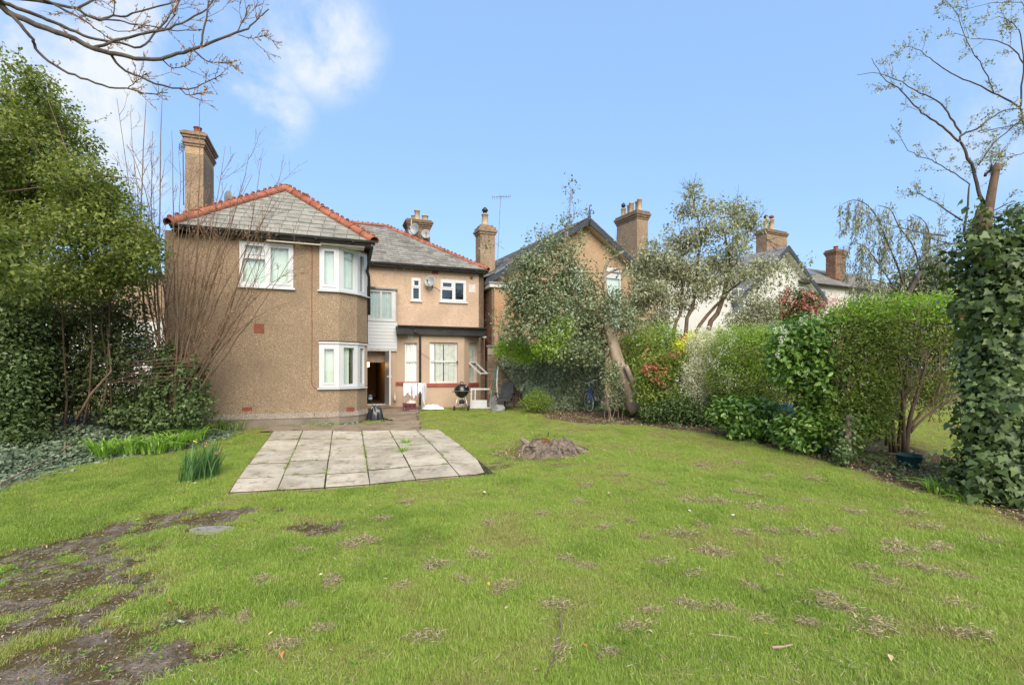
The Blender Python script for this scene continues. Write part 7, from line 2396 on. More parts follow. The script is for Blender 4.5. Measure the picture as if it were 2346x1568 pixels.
pm.vertices.add(n); pm.vertices.foreach_set('co', np.stack([gxs, gys, gz(gxs, gys) + (vnoise(gxs, gys, .16, 5) - .5) * .025 + (vnoise(gxs, gys, .6, 6) - .5) * .03], 1).astype(np.float32).ravel())
for nm, ty, ar in (('tint', 'FLOAT', tint), ('scl', 'FLOAT', scl), ('rot', 'FLOAT_VECTOR', rot)):
    at = pm.attributes.new(nm, ty, 'POINT'); at.data.foreach_set('value' if ty == 'FLOAT' else 'vector', ar.astype(np.float32).ravel())
pm.update()
grass = bpy.data.objects.new('grass', pm); COL.objects.link(grass)
grass['kind'] = 'stuff'
ng = bpy.data.node_groups.new('grass_instances', 'GeometryNodeTree')
ng.interface.new_socket('Geometry', in_out='INPUT', socket_type='NodeSocketGeometry')
ng.interface.new_socket('Geometry', in_out='OUTPUT', socket_type='NodeSocketGeometry')
gi = ng.nodes.new('NodeGroupInput'); go = ng.nodes.new('NodeGroupOutput')
m2p = ng.nodes.new('GeometryNodeMeshToPoints')
iop = ng.nodes.new('GeometryNodeInstanceOnPoints')
cin = ng.nodes.new('GeometryNodeCollectionInfo'); cin.inputs['Collection'].default_value = TUFT
cin.inputs['Separate Children'].default_value = True; cin.inputs['Reset Children'].default_value = True
na = ng.nodes.new('GeometryNodeInputNamedAttribute'); na.data_type = 'FLOAT_VECTOR'; na.inputs['Name'].default_value = 'rot'
nb_s = ng.nodes.new('GeometryNodeInputNamedAttribute'); nb_s.data_type = 'FLOAT'; nb_s.inputs['Name'].default_value = 'scl'
ng.links.new(gi.outputs[0], m2p.inputs['Mesh']); ng.links.new(m2p.outputs[0], iop.inputs['Points'])
ng.links.new(cin.outputs[0], iop.inputs['Instance']); iop.inputs['Pick Instance'].default_value = True
ng.links.new(na.outputs['Attribute'], iop.inputs['Rotation']); ng.links.new(nb_s.outputs['Attribute'], iop.inputs['Scale'])
ng.links.new(iop.outputs[0], go.inputs[0])
md = grass.modifiers.new('grass', 'NODES'); md.node_group = ng

# ------------------------------------------------------------------ leaf litter and ground cover of the right border


def right_bed(x, y):
    d = -lawn_sd(x, y)
    return np.where((x > .9) & (d > -.15) & (d < 2.6) & (y < 17), np.clip(d / .25 + .5, 0, 1) * np.clip(1.2 - d / 2.6, .2, 1), 0)


x, y = scatter(22000, .8, 9.5, 5.4, 17, right_bed)
P = np.stack([x, y, gz(x, y) + .012 + RNG.uniform(0, .03, len(x))], 1)
N = np.array([0, 0, 1.]) + RNG.normal(size=P.shape) * .45; D = RNG.normal(size=P.shape) * np.array([1, 1, .2])
leaf_cloud('leaf_litter', None, MT['lf_litter'], P, N, D, RNG.uniform(.02, .06, len(x)), .5, 'blade')
x, y = scatter(16000, 2.6, 9.5, 5.4, 15.2, lambda x, y: right_bed(x, y) * np.clip((-lawn_sd(x, y) - .2) / .4, 0, 1) * np.clip(vnoise(x, y, .6, 70) * 2 - .45, 0, 1) * np.clip((x - 2.8) / 1.5, .1, 1))
P = np.stack([x, y, gz(x, y) + .03 + RNG.uniform(0, .16, len(x)) * vnoise(x, y, .5, 71)], 1)
N = np.array([-.2, -.3, .8]) + RNG.normal(size=P.shape) * .4; D = RNG.normal(size=P.shape) * np.array([1, 1, .2]) + np.array([0, -.4, -.2])
leaf_cloud('border_ivy', None, MT['lf_ivy'], P, N, D, RNG.uniform(.035, .08, len(x)), .85, 'ivy')['kind'] = 'stuff'
# fallen scraps on the worn track
x, y = scatter(8000, -6.5, 1.2, 2.9, 8, lambda x, y: bare_at(x, y) * .6 + .03 + .06 * (x < -2))
P = np.stack([x, y, gz(x, y) + .012], 1)
N = np.array([0, 0, 1.]) + RNG.normal(size=P.shape) * .35; D = RNG.normal(size=P.shape) * np.array([1, 1, .1])
leaf_cloud('track_litter', None, MT['lf_litter'], P, N, D, RNG.uniform(.008, .032, len(x)), .5, 'blade')
x, y = scatter(5200, -6.5, -1, 2.9, 8, lambda x, y: bare_at(x, y))
P = np.stack([x, y, gz(x, y) + .0], 1); n = len(P)
peb = np.array([[1, 0, 0], [0, 1, 0], [-1, 0, 0], [0, -1, 0], [0, 0, .8]]); pf = np.array([[0, 1, 4], [1, 2, 4], [2, 3, 4], [3, 0, 4]])
rs_ = RNG.uniform(.004, .013, n)[:, None, None]; an_ = RNG.uniform(0, 6.28, n)
ca_, sa_ = np.cos(an_), np.sin(an_)
PV = np.stack([peb[None, :, 0] * ca_[:, None] - peb[None, :, 1] * sa_[:, None] * .7, peb[None, :, 0] * sa_[:, None] + peb[None, :, 1] * ca_[:, None] * .7, np.repeat(peb[None, :, 2], n, 0)], -1) * rs_ + P[:, None, :]
me = fast_mesh('gravel', PV.reshape(-1, 3), tris=(pf[None] + (np.arange(n) * 5)[:, None, None]).reshape(-1, 3), mats=[MT['stone']])
o = bpy.data.objects.new('gravel', me); COL.objects.link(o); o['kind'] = 'stuff'

# dead strands and broad-leaved weeds mixed through the turf
n = 60000
y = 2.9 + 11.5 * RNG.random(n) ** 1.5; x = RNG.uniform(-1, 1, n) * 1.12 * y
k = (lawn_at(x, y) > RNG.random(n)) & (RNG.random(n) < .25 + 1.1 * vnoise(x, y, .5, 81) * vnoise(x, y, .17, 82)) & (sdist(PATIO, x, y) < 0) & (sdist(PATH, x, y) < 0) & (np.abs(x) < 9)
x, y = x[k], y[k]; n = len(x)
P = np.stack([x, y, gz(x, y) + .012 + RNG.uniform(.005, .034, n)], 1)
leaf_cloud('lawn_thatch', None, MT['straw'], P, RNG.normal(size=(n, 3)) * .5 + np.array([0, 0, 1]), RNG.normal(size=(n, 3)) * np.array([1, 1, .18]), RNG.uniform(.03, .075, n), .05, 'blade')
n = 900
y = 2.9 + 9 * RNG.random(n) ** 1.4; x = RNG.uniform(-1, 1, n) * 1.1 * y
k = (lawn_at(x, y) > .6) & (RNG.random(n) < vnoise(x, y, .8, 83) * (.4 + .6 * (x < 0)) + .15 * (x < -2)) & (sdist(PATIO, x, y) < -.03) & (sdist(PATH, x, y) < 0) & (np.abs(x) < 8)
x, y = x[k], y[k]
P = np.repeat(np.stack([x, y, gz(x, y) + .018], 1), 9, 0); n = len(P)
a = RNG.uniform(0, 6.28, n); D = np.stack([np.cos(a), np.sin(a), RNG.uniform(.05, .5, n)], 1)
P = P + D * np.array([.012, .012, .01]) + RNG.normal(size=(n, 3)) * np.array([.02, .02, .004])
leaf_cloud('lawn_weeds', None, MT['lf_strap'], P, np.array([0, 0, 1.]) + RNG.normal(size=(n, 3)) * .3, D, RNG.uniform(.015, .038, n), .6, 'oval', .35 * RNG.random(n))['kind'] = 'stuff'
# crumbs of earth on the worn ground
x, y = scatter(9000, -6.5, -1, 2.9, 7.5, lambda x, y: bare_at(x, y))
n = len(x); P = np.stack([x, y, gz(x, y) - .004], 1)
rs_ = (.004 + .016 * RNG.random(n) ** 3)[:, None, None]; an_ = RNG.uniform(0, 6.28, n); ca_, sa_ = np.cos(an_), np.sin(an_)
PV = np.stack([peb[None, :, 0] * ca_[:, None] - peb[None, :, 1] * sa_[:, None], peb[None, :, 0] * sa_[:, None] + peb[None, :, 1] * ca_[:, None] * .8, np.repeat(peb[None, :, 2] * .9, n, 0)], -1) * rs_ + P[:, None, :]
soilm = plain('soil_crumbs', (.16, .125, .09), .95, .1, var=.25, scale=12)
o = bpy.data.objects.new('soil_crumbs', fast_mesh('soil_crumbs', PV.reshape(-1, 3), tris=(pf[None] + (np.arange(n) * 5)[:, None, None]).reshape(-1, 3), mats=[soilm])); COL.objects.link(o); o['kind'] = 'stuff'

# ------------------------------------------------------------------ raked out moss, fallen leaves, daisies, sticks
rr = random.Random(110)
TM = []
for v in range(5):
    n = 420
    a = RNG.uniform(0, 6.28, n); r = np.sqrt(RNG.random(n))
    P = np.stack([r * np.cos(a) * .16 + .05 * (r > .6) * np.cos(5 * a), r * np.sin(a) * .085, .006 + .075 * (1 - r) ** .7 * RNG.random(n) * (1 + .6 * np.sin(3 * a + v))], 1)
    Dv = RNG.normal(size=(n, 3)) * np.array([1, .8, .35]); Nv = RNG.normal(size=(n, 3)) + np.array([0, 0, .6])
    V, Qs, k = leaf_arrays(P, Nv, Dv, RNG.uniform(.02, .06, n), .1, 'blade')
    TM.append(fast_mesh('moss_clump', V, quads=Qs, rnd=np.repeat(RNG.random(n), k), mats=[MT['straw']]))
SPOT = [(2330, 1885, .7), (1540, 1455, .5), (1640, 1315, .8)]
first = {}
for i, (a, b) in enumerate(THP):
    p = Vector(THP3[i])
    me = TM[i % 5]
    o = bpy.data.objects.new('moss_clump', me); COL.objects.link(o)
    s_ = rr.uniform(.6, 1.15) * (1.2 if a > 1500 else 1)
    o.location = p + Vector((0, 0, .012)); o.rotation_euler = (SL, 0, R(-25) + rr.gauss(0, .5)); o.scale = (s_, s_ * rr.uniform(.7, 1.2), s_ * .8)
    tag(o, 'small heap of dead brown moss raked up on the lawn', 'moss clump', 'dead moss clumps scattered over the lawn')


def leaf_obj(px, py, L_, mat, yaw, label, group, shape='oval', width=.55, curl=.3):
    L_ *= .78
    p = GP(px, py) + Vector((0, 0, .035))
    sv, sf = LEAF[shape]
    V = sv * np.array([L_, L_ * width, L_ * (1 + 3 * curl)])
    V[:, 0] -= L_ * .5
    me = fast_mesh('fallen_leaf', V, quads=sf, rnd=np.full(len(sv), rr.random()), mats=[mat])
    o = bpy.data.objects.new('fallen_leaf', me); COL.objects.link(o)
    o.location = p; o.rotation_euler = (rr.gauss(0, .3), rr.gauss(0, .3), yaw)
    return tag(o, label, 'leaf', group)


ORL = new_mat('orange_dead_leaf'); ORL[2].inputs['Base Color'].default_value = (.42, .15, .045, 1); ORL[2].inputs['Roughness'].default_value = .7
PAL = new_mat('pale_dead_leaf'); PAL[2].inputs['Base Color'].default_value = (.52, .40, .25, 1); PAL[2].inputs['Roughness'].default_value = .7
YEL = new_mat('yellow_dead_leaf'); YEL[2].inputs['Base Color'].default_value = (.62, .45, .07, 1); YEL[2].inputs['Roughness'].default_value = .6
for a, b, L_, mm, kind in ((388, 1385, .075, 0, 0), (250, 1438, .06, 0, 0), (890, 1333, .05, 0, 0), (1048, 1221, .06, 0, 0), (1340, 1488, .06, 0, 0), (1850, 1318, .05, 0, 0), (1706, 1342, .04, 0, 0), (1640, 1312, .05, 0, 0), (648, 1508, .07, 0, 0), (1456, 1372, .04, 0, 0), (560, 1210, .06, 0, 0), (975, 1222, .05, 0, 0),
                           (1120, 1345, .07, 2, 2), (2272, 1163, .07, 2, 2), (1858, 1058, .05, 2, 2), (1755, 1460, .04, 2, 2), (1230, 1545, .08, 1, 1), (2040, 1515, .09, 1, 1), (1385, 1240, .06, 1, 1), (1292, 1250, .05, 1, 1), (760, 1500, .07, 1, 1), (1160, 1400, .05, 1, 1), (1490, 1455, .06, 1, 1), (2290, 1470, .07, 1, 1), (620, 1460, .06, 1, 1), (1960, 1420, .06, 1, 1),
                           (190, 1262, .07, 3, 3), (250, 1330, .09, 3, 3), (330, 1345, .06, 3, 3), (315, 1195, .07, 3, 3), (285, 1410, .06, 3, 3), (270, 1165, .05, 3, 3), (2050, 1165, .06, 3, 3), (1990, 1530, .07, 3, 3), (1080, 1545, .07, 3, 3)):
    mat_ = (ORL[0], PAL[0], YEL[0], MT['lf_lime'])[mm]
    lb = ('curled rust-orange dead leaf lying on the grass', 'pale buff dead leaf lying on the grass', 'bright yellow fallen leaf lying on the grass', 'fresh green fallen leaf lying on the worn ground')[kind]
    gr = ('orange dead leaves on the lawn', 'buff dead leaves on the lawn', 'yellow fallen leaves on the lawn', 'green fallen leaves near the worn track')[kind]
    leaf_obj(a, b, L_, mat_, rr.uniform(0, 6.28), lb, gr)
# daisies
m = MB()
for k in range(10):
    a0 = 2 * math.pi * k / 10; a1 = a0 + .5
    m.poly([(0, 0, .0), (.014 * math.cos(a0), .014 * math.sin(a0), .003), (.017 * math.cos((a0 + a1) / 2), .017 * math.sin((a0 + a1) / 2), .004), (.014 * math.cos(a1), .014 * math.sin(a1), .003)])
m.mi = 1; m.lathe((0, 0, .002), [(.006, 0), (.005, .004), (.001, .006)], 8)
m.mi = 2; m.tube([(0, 0, 0), (.004, 0, -.03), (0, 0, -.06)], .0015, 4)
dme = m.mesh('daisy', [MT['white'], MT['lf_yellow'], MT['lf_strap']])
for a, b in ((413, 1441), (517, 1221), (447, 1115), (452, 1124), (466, 1118), (848, 1167), (1110, 1136), (1130, 1282), (883, 1340), (1395, 1138), (1500, 1140), (440, 1185), (735, 1330), (1580, 1180), (1680, 1190), (1015, 1165)):
    o = bpy.data.objects.new('daisy', dme); COL.objects.link(o)
    o.location = GP(a, b) + Vector((0, 0, .065)); o.rotation_euler = (rr.gauss(.3, .2), rr.gauss(0, .2), rr.uniform(0, 6)); s_ = rr.uniform(.9, 1.3) * (1.6 if a in (413, 517) else 1); o.scale = (s_, s_, 1)
    tag(o, 'tiny white daisy open among the grass', 'daisy', 'daisies dotted over the lawn')


def stick(pts, r, label, mat='dead_wood', name='stick', lift=.03, twigs=0):
    P = [GP(a, b) + Vector((0, 0, lift + (c if len(q) > 2 else 0))) for q in pts for a, b, c in [(q[0], q[1], q[2] if len(q) > 2 else 0)]]
    m = MB(); m.tube(P, [r * (1 - .5 * i / (len(P) - 1)) for i in range(len(P))], 6)
    if twigs: side_twigs(m, P, twigs, .35, r * .4, rr, 1, .05)
    o = m.single(name, MT[mat], tuple(P[0]), label, 'stick')
    return o


stick([(1282, 1412, .02), (1284, 1450, .03), (1278, 1490, .03), (1268, 1530, .02), (1248, 1566, .01)], .007, 'long thin curved dry stem lying on the front lawn', 'dead_wood')
stick([(1622, 1460), (1665, 1464), (1702, 1470)], .008, 'slim pale peeled stick on the front right lawn', 'root')
stick([(1768, 1491), (1795, 1489), (1815, 1484)], .012, 'short grey stick at the lower right of the lawn', 'bark_twig')
stick([(0, 1118, .03), (45, 1098, .05), (100, 1070, .06), (160, 1040, .12), (200, 1000, .2)], .016, 'long fallen branch lying over the left ivy', 'bark_twig', 'fallen_branch', .05, 5)
stick([(40, 1060, .05), (38, 1020, .4), (55, 985, .6)], .022, 'upright broken branch standing in the left ivy', 'bark_twig', 'fallen_branch', .03, 3)
stick([(148, 1060, .06), (150, 1010, .3), (162, 985, .45)], .018, 'forked dead branch sticking out of the ivy', 'bark_twig', 'fallen_branch', .03, 3)
stick([(1080, 1515), (1120, 1500)], .006, 'small brown twig near the middle of the front lawn', 'bark_brown')
stick([(1780, 1320), (1796, 1326)], .01, 'tiny white stick on the right lawn', 'root')
# sunk stones
for a, b, sx, sy, lb, mt in ((487, 1214, .25, .075, 'flat grey stone set flush in the turf', 'stone'),):
    p = GP(a, b); m = MB(); k = 14; ring = []
    for i in range(k):
        t = 2 * math.pi * i / k; f_ = 1 + rr.uniform(-.12, .12)
        x_, y_ = p.x + sx * f_ * math.cos(t), p.y + sy * f_ * math.sin(t) * 1.6
        ring.append((x_, y_, g(x_, y_) + .015))
    m.hexa([(q[0], q[1], q[2] - .05) for q in ring], ring)
    m.single('flat_stone', MT[mt], tuple(p), lb, 'stone')

# ------------------------------------------------------------------ tree stump with torn roots on the lawn
rr = random.Random(120)
sp = GP(1257, 1035)
stp = thing('tree_stump', tuple(sp), 'rotten tree stump with torn pale roots on the lawn by the patio', 'stump')
m = MB(); P = []
for j, (rad, z) in enumerate(((.80, -.05), (.66, .03), (.55, .09), (.47, .15), (.38, .20), (.24, .20), (.10, .15), (.01, .14))):
    row = []
    for i in range(29):
        a = 2 * math.pi * (i % 28) / 28
        f_ = 1 + .13 * math.sin(3 * a + 1) + .09 * math.sin(7 * a + 2 * j) + .05 * math.sin(13 * a + j)
        row.append(sp + Vector((rad * f_ * math.cos(a), rad * .8 * f_ * math.sin(a), z + .05 * math.sin(2 * a + .5) * (j > 1) + .03 * math.sin(9 * a + j) + rr.uniform(-.022, .022)) ) )
    P.append(row)
m.grid(P); m.build('trunk', MT['dead_wood'], stp)
m = MB(); c = sp + Vector((-.14, .05, .19))
m.lathe(c, [(.17, -.03), (.17, .05), (.12, .08), (.07, .02), (.02, -.01)], 14); m.build('heartwood', MT['rot'], stp)
for i in range(80):
    a = rr.uniform(0, 6.28); r0 = rr.uniform(.3, .6)
    p = sp + Vector((r0 * math.cos(a), r0 * .8 * math.sin(a), rr.uniform(.05, .20)))
    d = Vector((math.cos(a), math.sin(a), rr.uniform(-.3, .35)))
    m = MB(); twig(m, p, d, rr.uniform(.18, .42), rr.uniform(.006, .016), 1 if i % 3 == 0 else 0, rr, -.35, wander=.5, nseg=6)
    m.build('root', MT['root'] if i % 4 == 0 else MT['dead_wood'], stp, True)
for a, b, c, d in ((1290, 1010, 1312, 985), (1300, 1015, 1320, 998), (1270, 1000, 1288, 975), (1225, 1010, 1215, 985), (1255, 1000, 1258, 970)):
    m = MB(); p = W(a, b, sp.y); q = W(c, d, sp.y + rr.uniform(-.1, .1)); m.tube([p, p.lerp(q, .5) + Vector((.01, 0, .02)), q], [.010, .008, .004], 5); m.build('shoot', MT['root'], stp, True)
for i in range(16):      # split slabs of wood and bark standing out of the rotten rim
    a = rr.uniform(0, 6.28); r0 = rr.uniform(.18, .5); p = sp + Vector((r0 * math.cos(a), r0 * .8 * math.sin(a), rr.uniform(.06, .17)))
    d = Vector((math.cos(a + rr.gauss(0, .8)), math.sin(a + rr.gauss(0, .8)), rr.uniform(-.5, .7))).normalized(); sd_ = d.orthogonal().normalized()
    L_, w_ = rr.uniform(.12, .3), rr.uniform(.03, .07)
    m = MB(); m.hexa([p - sd_ * w_, p + sd_ * w_, p + d * L_ + sd_ * w_ * .6, p + d * L_ * 1.1 - sd_ * w_ * .3], [q + sd_.cross(d) * .03 for q in (p - sd_ * w_, p + sd_ * w_, p + d * L_ + sd_ * w_ * .6, p + d * L_ * 1.1 - sd_ * w_ * .3)])
    m.build('wood_slab', MT['root'] if i % 3 == 0 else MT['dead_wood'], stp)
# crumbled bark and roots round it
n = 1500
a = RNG.uniform(0, 6.28, n); r = np.abs(RNG.normal(size=n)) * .42 + .35
x = sp.x + r * np.cos(a) * 1.15 - .1; y = sp.y + r * np.sin(a) * .8 - .08
P = np.stack([x, y, gz(x, y) + RNG.uniform(.01, .05, n)], 1)
leaf_cloud('bark_debris', None, MT['lf_litter'], P, RNG.normal(size=(n, 3)) + np.array([0, 0, .6]), RNG.normal(size=(n, 3)) * np.array([1, 1, .3]), RNG.uniform(.02, .075, n), .22, 'blade')

# ------------------------------------------------------------------ blue bicycle leaning in the bushes
gp_ = GP(1352, 944)
bk_ = thing('bicycle', tuple(gp_), 'blue bicycle with silver wheel rims leaning into the bushes', 'bicycle')
yaw = R(52); lean = R(9)
Rm = Matrix.Translation(gp_ + Vector((0, 0, .0))) @ Matrix.Rotation(yaw, 4, 'Z') @ Matrix.Rotation(-lean, 4, 'X')
B_ = lambda x, y, z: Rm @ Vector((x, y, z))
axb = Rm.to_3x3() @ Vector((0, 1, 0))
RW = .345


def wheel(x):
    c = B_(x, 0, RW)
    m = MB(); m.ring(c, axb, RW - .018, .019, 32, 7); w = m.build('wheel', MT['rubber'], bk_, True)
    m = MB(); m.ring(c, axb, RW - .043, .011, 32, 5); m.build('rim', MT['chrome'], w, True)
    m = MB(); m.tube([c - axb * .05, c + axb * .05], .02, 8); m.build('hub', MT['steel'], w, True)
    m = MB(); X = (Rm.to_3x3() @ Vector((1, 0, 0)))
    for i in range(18):
        a = 2 * math.pi * i / 18
        d = X * math.cos(a) + Vector(axb.cross(X)) * math.sin(a)
        m.tube([c + axb * (.03 if i % 2 else -.03), c + d * (RW - .045)], .0016, 3, False)
    m.build('spokes', MT['steel'], w)
    return w


wheel(0); wheel(1.06)
HT, HB_ = B_(.17, 0, .86), B_(.13, 0, .70)
BBk = B_(.62, 0, .29); ST = B_(.50, 0, .84) if False else B_(.74, 0, .80)
RA = B_(1.06, 0, RW)
m = MB()
m.tube([HT, HB_], .021, 8); m.tube([B_(.165, 0, .83), ST], .017, 8); m.tube([B_(.14, 0, .72), BBk], .021, 8); m.tube([BBk, ST], .017, 8)
for sg in (-.045, .045):
    m.tube([BBk + axb * sg, RA + axb * sg * 1.4], .010, 6); m.tube([ST, RA + axb * sg * 1.4], .009, 6)
m.build('frame', MT['blue_paint'], bk_, True)
m = MB()
for sg in (-.05, .05):
    m.tube([HB_, B_(.11, sg, .64), B_(.05, sg, .48), B_(0, sg, RW)], [.016, .014, .013, .010], 6)
m.build('fork', MT['blue_paint'], bk_, True)
m = MB()
sm = B_(.19, 0, .97)
m.tube([HT, sm], .013, 7)
m.tube([B_(.32, -.30, 1.03), B_(.22, -.22, 1.05), B_(.16, -.1, 1.0), B_(.15, 0, .98), B_(.16, .1, 1.0), B_(.22, .22, 1.05), B_(.32, .30, 1.03)], .0125, 8)
hb = m.build('handlebar', MT['chrome'], bk_, True)
for sg in (-1, 1):
    m = MB(); m.tube([B_(.42, sg * .31, 1.02), B_(.30, sg * .29, 1.035)], .017, 8); m.build('grip', MT['rubber'], hb, True)
m = MB(); m.tube([ST, B_(.78, 0, .93)], .013, 7); m.build('seat_post', MT['chrome'], bk_, True)
m = MB()
rows = []
for i, (x_, w_, zz) in enumerate(((.62, .02, .95), (.68, .035, .96), (.78, .06, .96), (.86, .085, .965), (.92, .07, .965))):
    rows.append([B_(x_, w_ * math.cos(t), zz + .025 * math.sin(t) - (.03 if math.sin(t) < 0 else 0)) for t in np.linspace(0, 2 * math.pi, 11)])
m.grid(rows); m.build('saddle', MT['rubber'], bk_, True)
m = MB(); m.ring(BBk + axb * -.05, axb, .09, .006, 20, 4); m.tube([BBk - axb * .06, BBk - axb * .06 + (Rm.to_3x3() @ Vector((-.12, 0, .12)))], .010, 6); m.tube([BBk + axb * .06, BBk + axb * .06 + (Rm.to_3x3() @ Vector((.12, 0, -.12)))], .010, 6)
m.build('crankset', MT['steel'], bk_, True)
m = MB()
m.tube([B_(.53, -.05, .30) , B_(.42, -.05, .36), B_(.36, -.05, .48)], .014, 5); m.build('mudguard_stay', MT['chrome'], bk_, True)

# ------------------------------------------------------------------ kettle barbecue
Yb = 17.0
bb = Vector(((1058 - CX) / F * Yb, Yb, 0)); bb.z = g(bb.x, bb.y)
bq = thing('kettle_barbecue', tuple(bb), 'black kettle barbecue on three legs in front of the bay window', 'barbecue')
zc_ = bb.z + .67
blk = plain('black_enamel', (.014, .013, .012), .22, .6, var=.05)
m = MB(); m.lathe((bb.x, bb.y, zc_), [(.01, -.235), (.10, -.215), (.19, -.15), (.245, -.06), (.262, 0), (.268, .0), (.268, .008), (.255, .008), (.2, -.06)], 28, cap=False); m.build('bowl', blk, bq, True)
m = MB(); m.lathe((bb.x, bb.y, zc_ + .014), [(.270, 0), (.272, .012), (.262, .05), (.235, .13), (.17, .20), (.09, .232), (.01, .24)], 28, cap=False); lid = m.build('lid', blk, bq, True)
m = MB(); m.ring((bb.x, bb.y, zc_ + .012), (0, 0, 1), .270, .006, 28, 5); m.build('rim_band', MT['steel'], lid, True)
m = MB(); t_ = Vector((bb.x, bb.y, zc_ + .25)); m.tube([t_ + Vector((-.06, 0, 0)), t_ + Vector((-.055, 0, .06)), t_ + Vector((.055, 0, .06)), t_ + Vector((.06, 0, 0))], .010, 6); m.tube([t_ + Vector((-.05, 0, .062)), t_ + Vector((.05, 0, .062))], .018, 7); m.build('lid_handle', MT['rubber'], lid, True)
m = MB(); q = Vector((bb.x + .15, bb.y - .14, zc_ + .165)); m.lathe(q, [(.045, -.01), (.045, .012), (.01, .014)], 12, Matrix.Rotation(R(40), 3, 'X')); m.build('lid_vent', MT['steel'], lid)
for k, aa in enumerate((R(215), R(325), R(90))):
    a_ = Vector((bb.x + .15 * math.cos(aa), bb.y + .15 * math.sin(aa), zc_ - .18)); b_2 = Vector((bb.x + .29 * math.cos(aa), bb.y + .29 * math.sin(aa), bb.z + (.09 if k != 2 else .0)))
    m = MB(); m.tube([a_, b_2], .013, 7); m.build('leg', MT['chrome'], bq, True)
    if k != 2:
        m = MB(); m.tube([b_2 + Vector((-.025, 0, 0)), b_2 + Vector((.025, 0, 0))], .09, 16); m.build('wheel', MT['rubber'], bq, True)
m = MB(); m.lathe((bb.x, bb.y, bb.z + .20), [(.02, .02), (.16, .0), (.17, .025), (.15, .03)], 18); m.build('ash_pan', MT['steel'], bq, True)
m = MB(); m.lathe((bb.x, bb.y, bb.z + .24), [(.09, 0), (.10, .10), (.05, .14)], 14); m.build('ash_catcher', MT['rubber'], bq, True)
for sg in (-1, 1):
    m = MB(); q = Vector((bb.x + sg * .27, bb.y, zc_ - .02)); m.tube([q + Vector((0, -.08, 0)), q + Vector((sg * .06, -.07, 0)), q + Vector((sg * .06, .07, 0)), q + Vector((0, .08, 0))], .010, 6); m.build('side_handle', MT['rubber'], bq, True)

# ------------------------------------------------------------------ clothes airer and washing
Ya = 16.6
ao = Vector(((946 - CX) / F * Ya, Ya, 0)); ao.z = g(ao.x, ao.y) + .03
ai_ = thing('clothes_airer', tuple(ao), 'folding clothes airer draped with white washing by the narrow window', 'clothes airer')
FAI = Fr(ao.x, ao.y, R(12))
hA = .92
for sg in (-.28, .28):
    m = MB(); m.tube([FAI.p(sg, .24, ao.z), FAI.p(sg, -.20, ao.z + hA)], .011, 6); m.tube([FAI.p(sg, -.24, ao.z), FAI.p(sg, .20, ao.z + hA)], .011, 6); m.build('leg', MT['steel'], ai_, True)
for t_ in (-.2, -.1, 0, .1, .2):
    m = MB(); m.tube([FAI.p(-.30, t_, ao.z + hA), FAI.p(.30, t_, ao.z + hA)], .006, 5); m.build('rail', MT['upvc'], ai_, True)
m = MB(); m.tube([FAI.p(-.28, .24, ao.z + .04), FAI.p(.28, .24, ao.z + .04)], .009, 5); m.tube([FAI.p(-.28, -.24, ao.z + .04), FAI.p(.28, -.24, ao.z + .04)], .009, 5); m.tube([FAI.p(-.28, .20, ao.z + .5), FAI.p(.28, .20, ao.z + .5)], .007, 5); m.build('stretcher', MT['steel'], ai_, True)
lin = plain('white_linen', (.72, .71, .76), .9, .1, var=.04, scale=8)
lil = plain('pale_lilac_cloth', (.60, .58, .68), .9, .1, var=.06, scale=8)


def hung(fr, s0, s1, t_, ztop, d1, d2, mat, label, name, sd):
    """cloth folded over a rail: front fall d1, back fall d2"""
    rr = random.Random(sd); ph = rr.uniform(0, 6); P = []
    for i in range(15):
        f = i / 14; s = s0 + (s1 - s0) * f; col = []
        for (dz, tt) in [(-d2 * (1 + .1 * math.sin(5 * f + ph)), -.03), (-d2 * .5, -.022), (-.01, -.012), (.012, 0), (-.01, .014), (-d1 * .35, .028), (-d1 * .7, .032), (-d1 * (1 + .16 * math.sin(7 * f + ph)), .035)]:
            w_ = .014 * math.sin(9 * f + ph + 2 * dz) * min(1, abs(dz) * 6)
            col.append(fr.p(s + .03 * (f - .5) * dz, t_ + tt + w_, ztop + dz))
        P.append(col)
    m = MB(); m.grid(P)
    o = m.single(name, mat, tuple(P[7][3]), label, 'laundry', 'washing on the clothes airer', True)
    return o


hung(FAI, -.31, -.06, .2, ao.z + hA, .36, .25, lin, 'white shirt on the front left of the airer', 'shirt', 1)
hung(FAI, -.03, .14, .2, ao.z + hA + .004, .44, .2, lil, 'pale lilac cloth in the middle of the airer front', 'cloth', 2)
hung(FAI, .17, .30, .2, ao.z + hA, .30, .3, lin, 'short white vest at the front right of the airer', 'vest', 3)
hung(FAI, -.29, .05, -.1, ao.z + hA, .30, .36, lil, 'white towel over the rear rails of the airer', 'towel', 4)
FAr = Fr(*FAI.p(.33, 0, 0).xy, R(75))
hung(FAr, -.2, .2, .01, ao.z + hA - .01, .62, .4, lin, 'long white garment hanging off the right end of the airer', 'garment', 5)
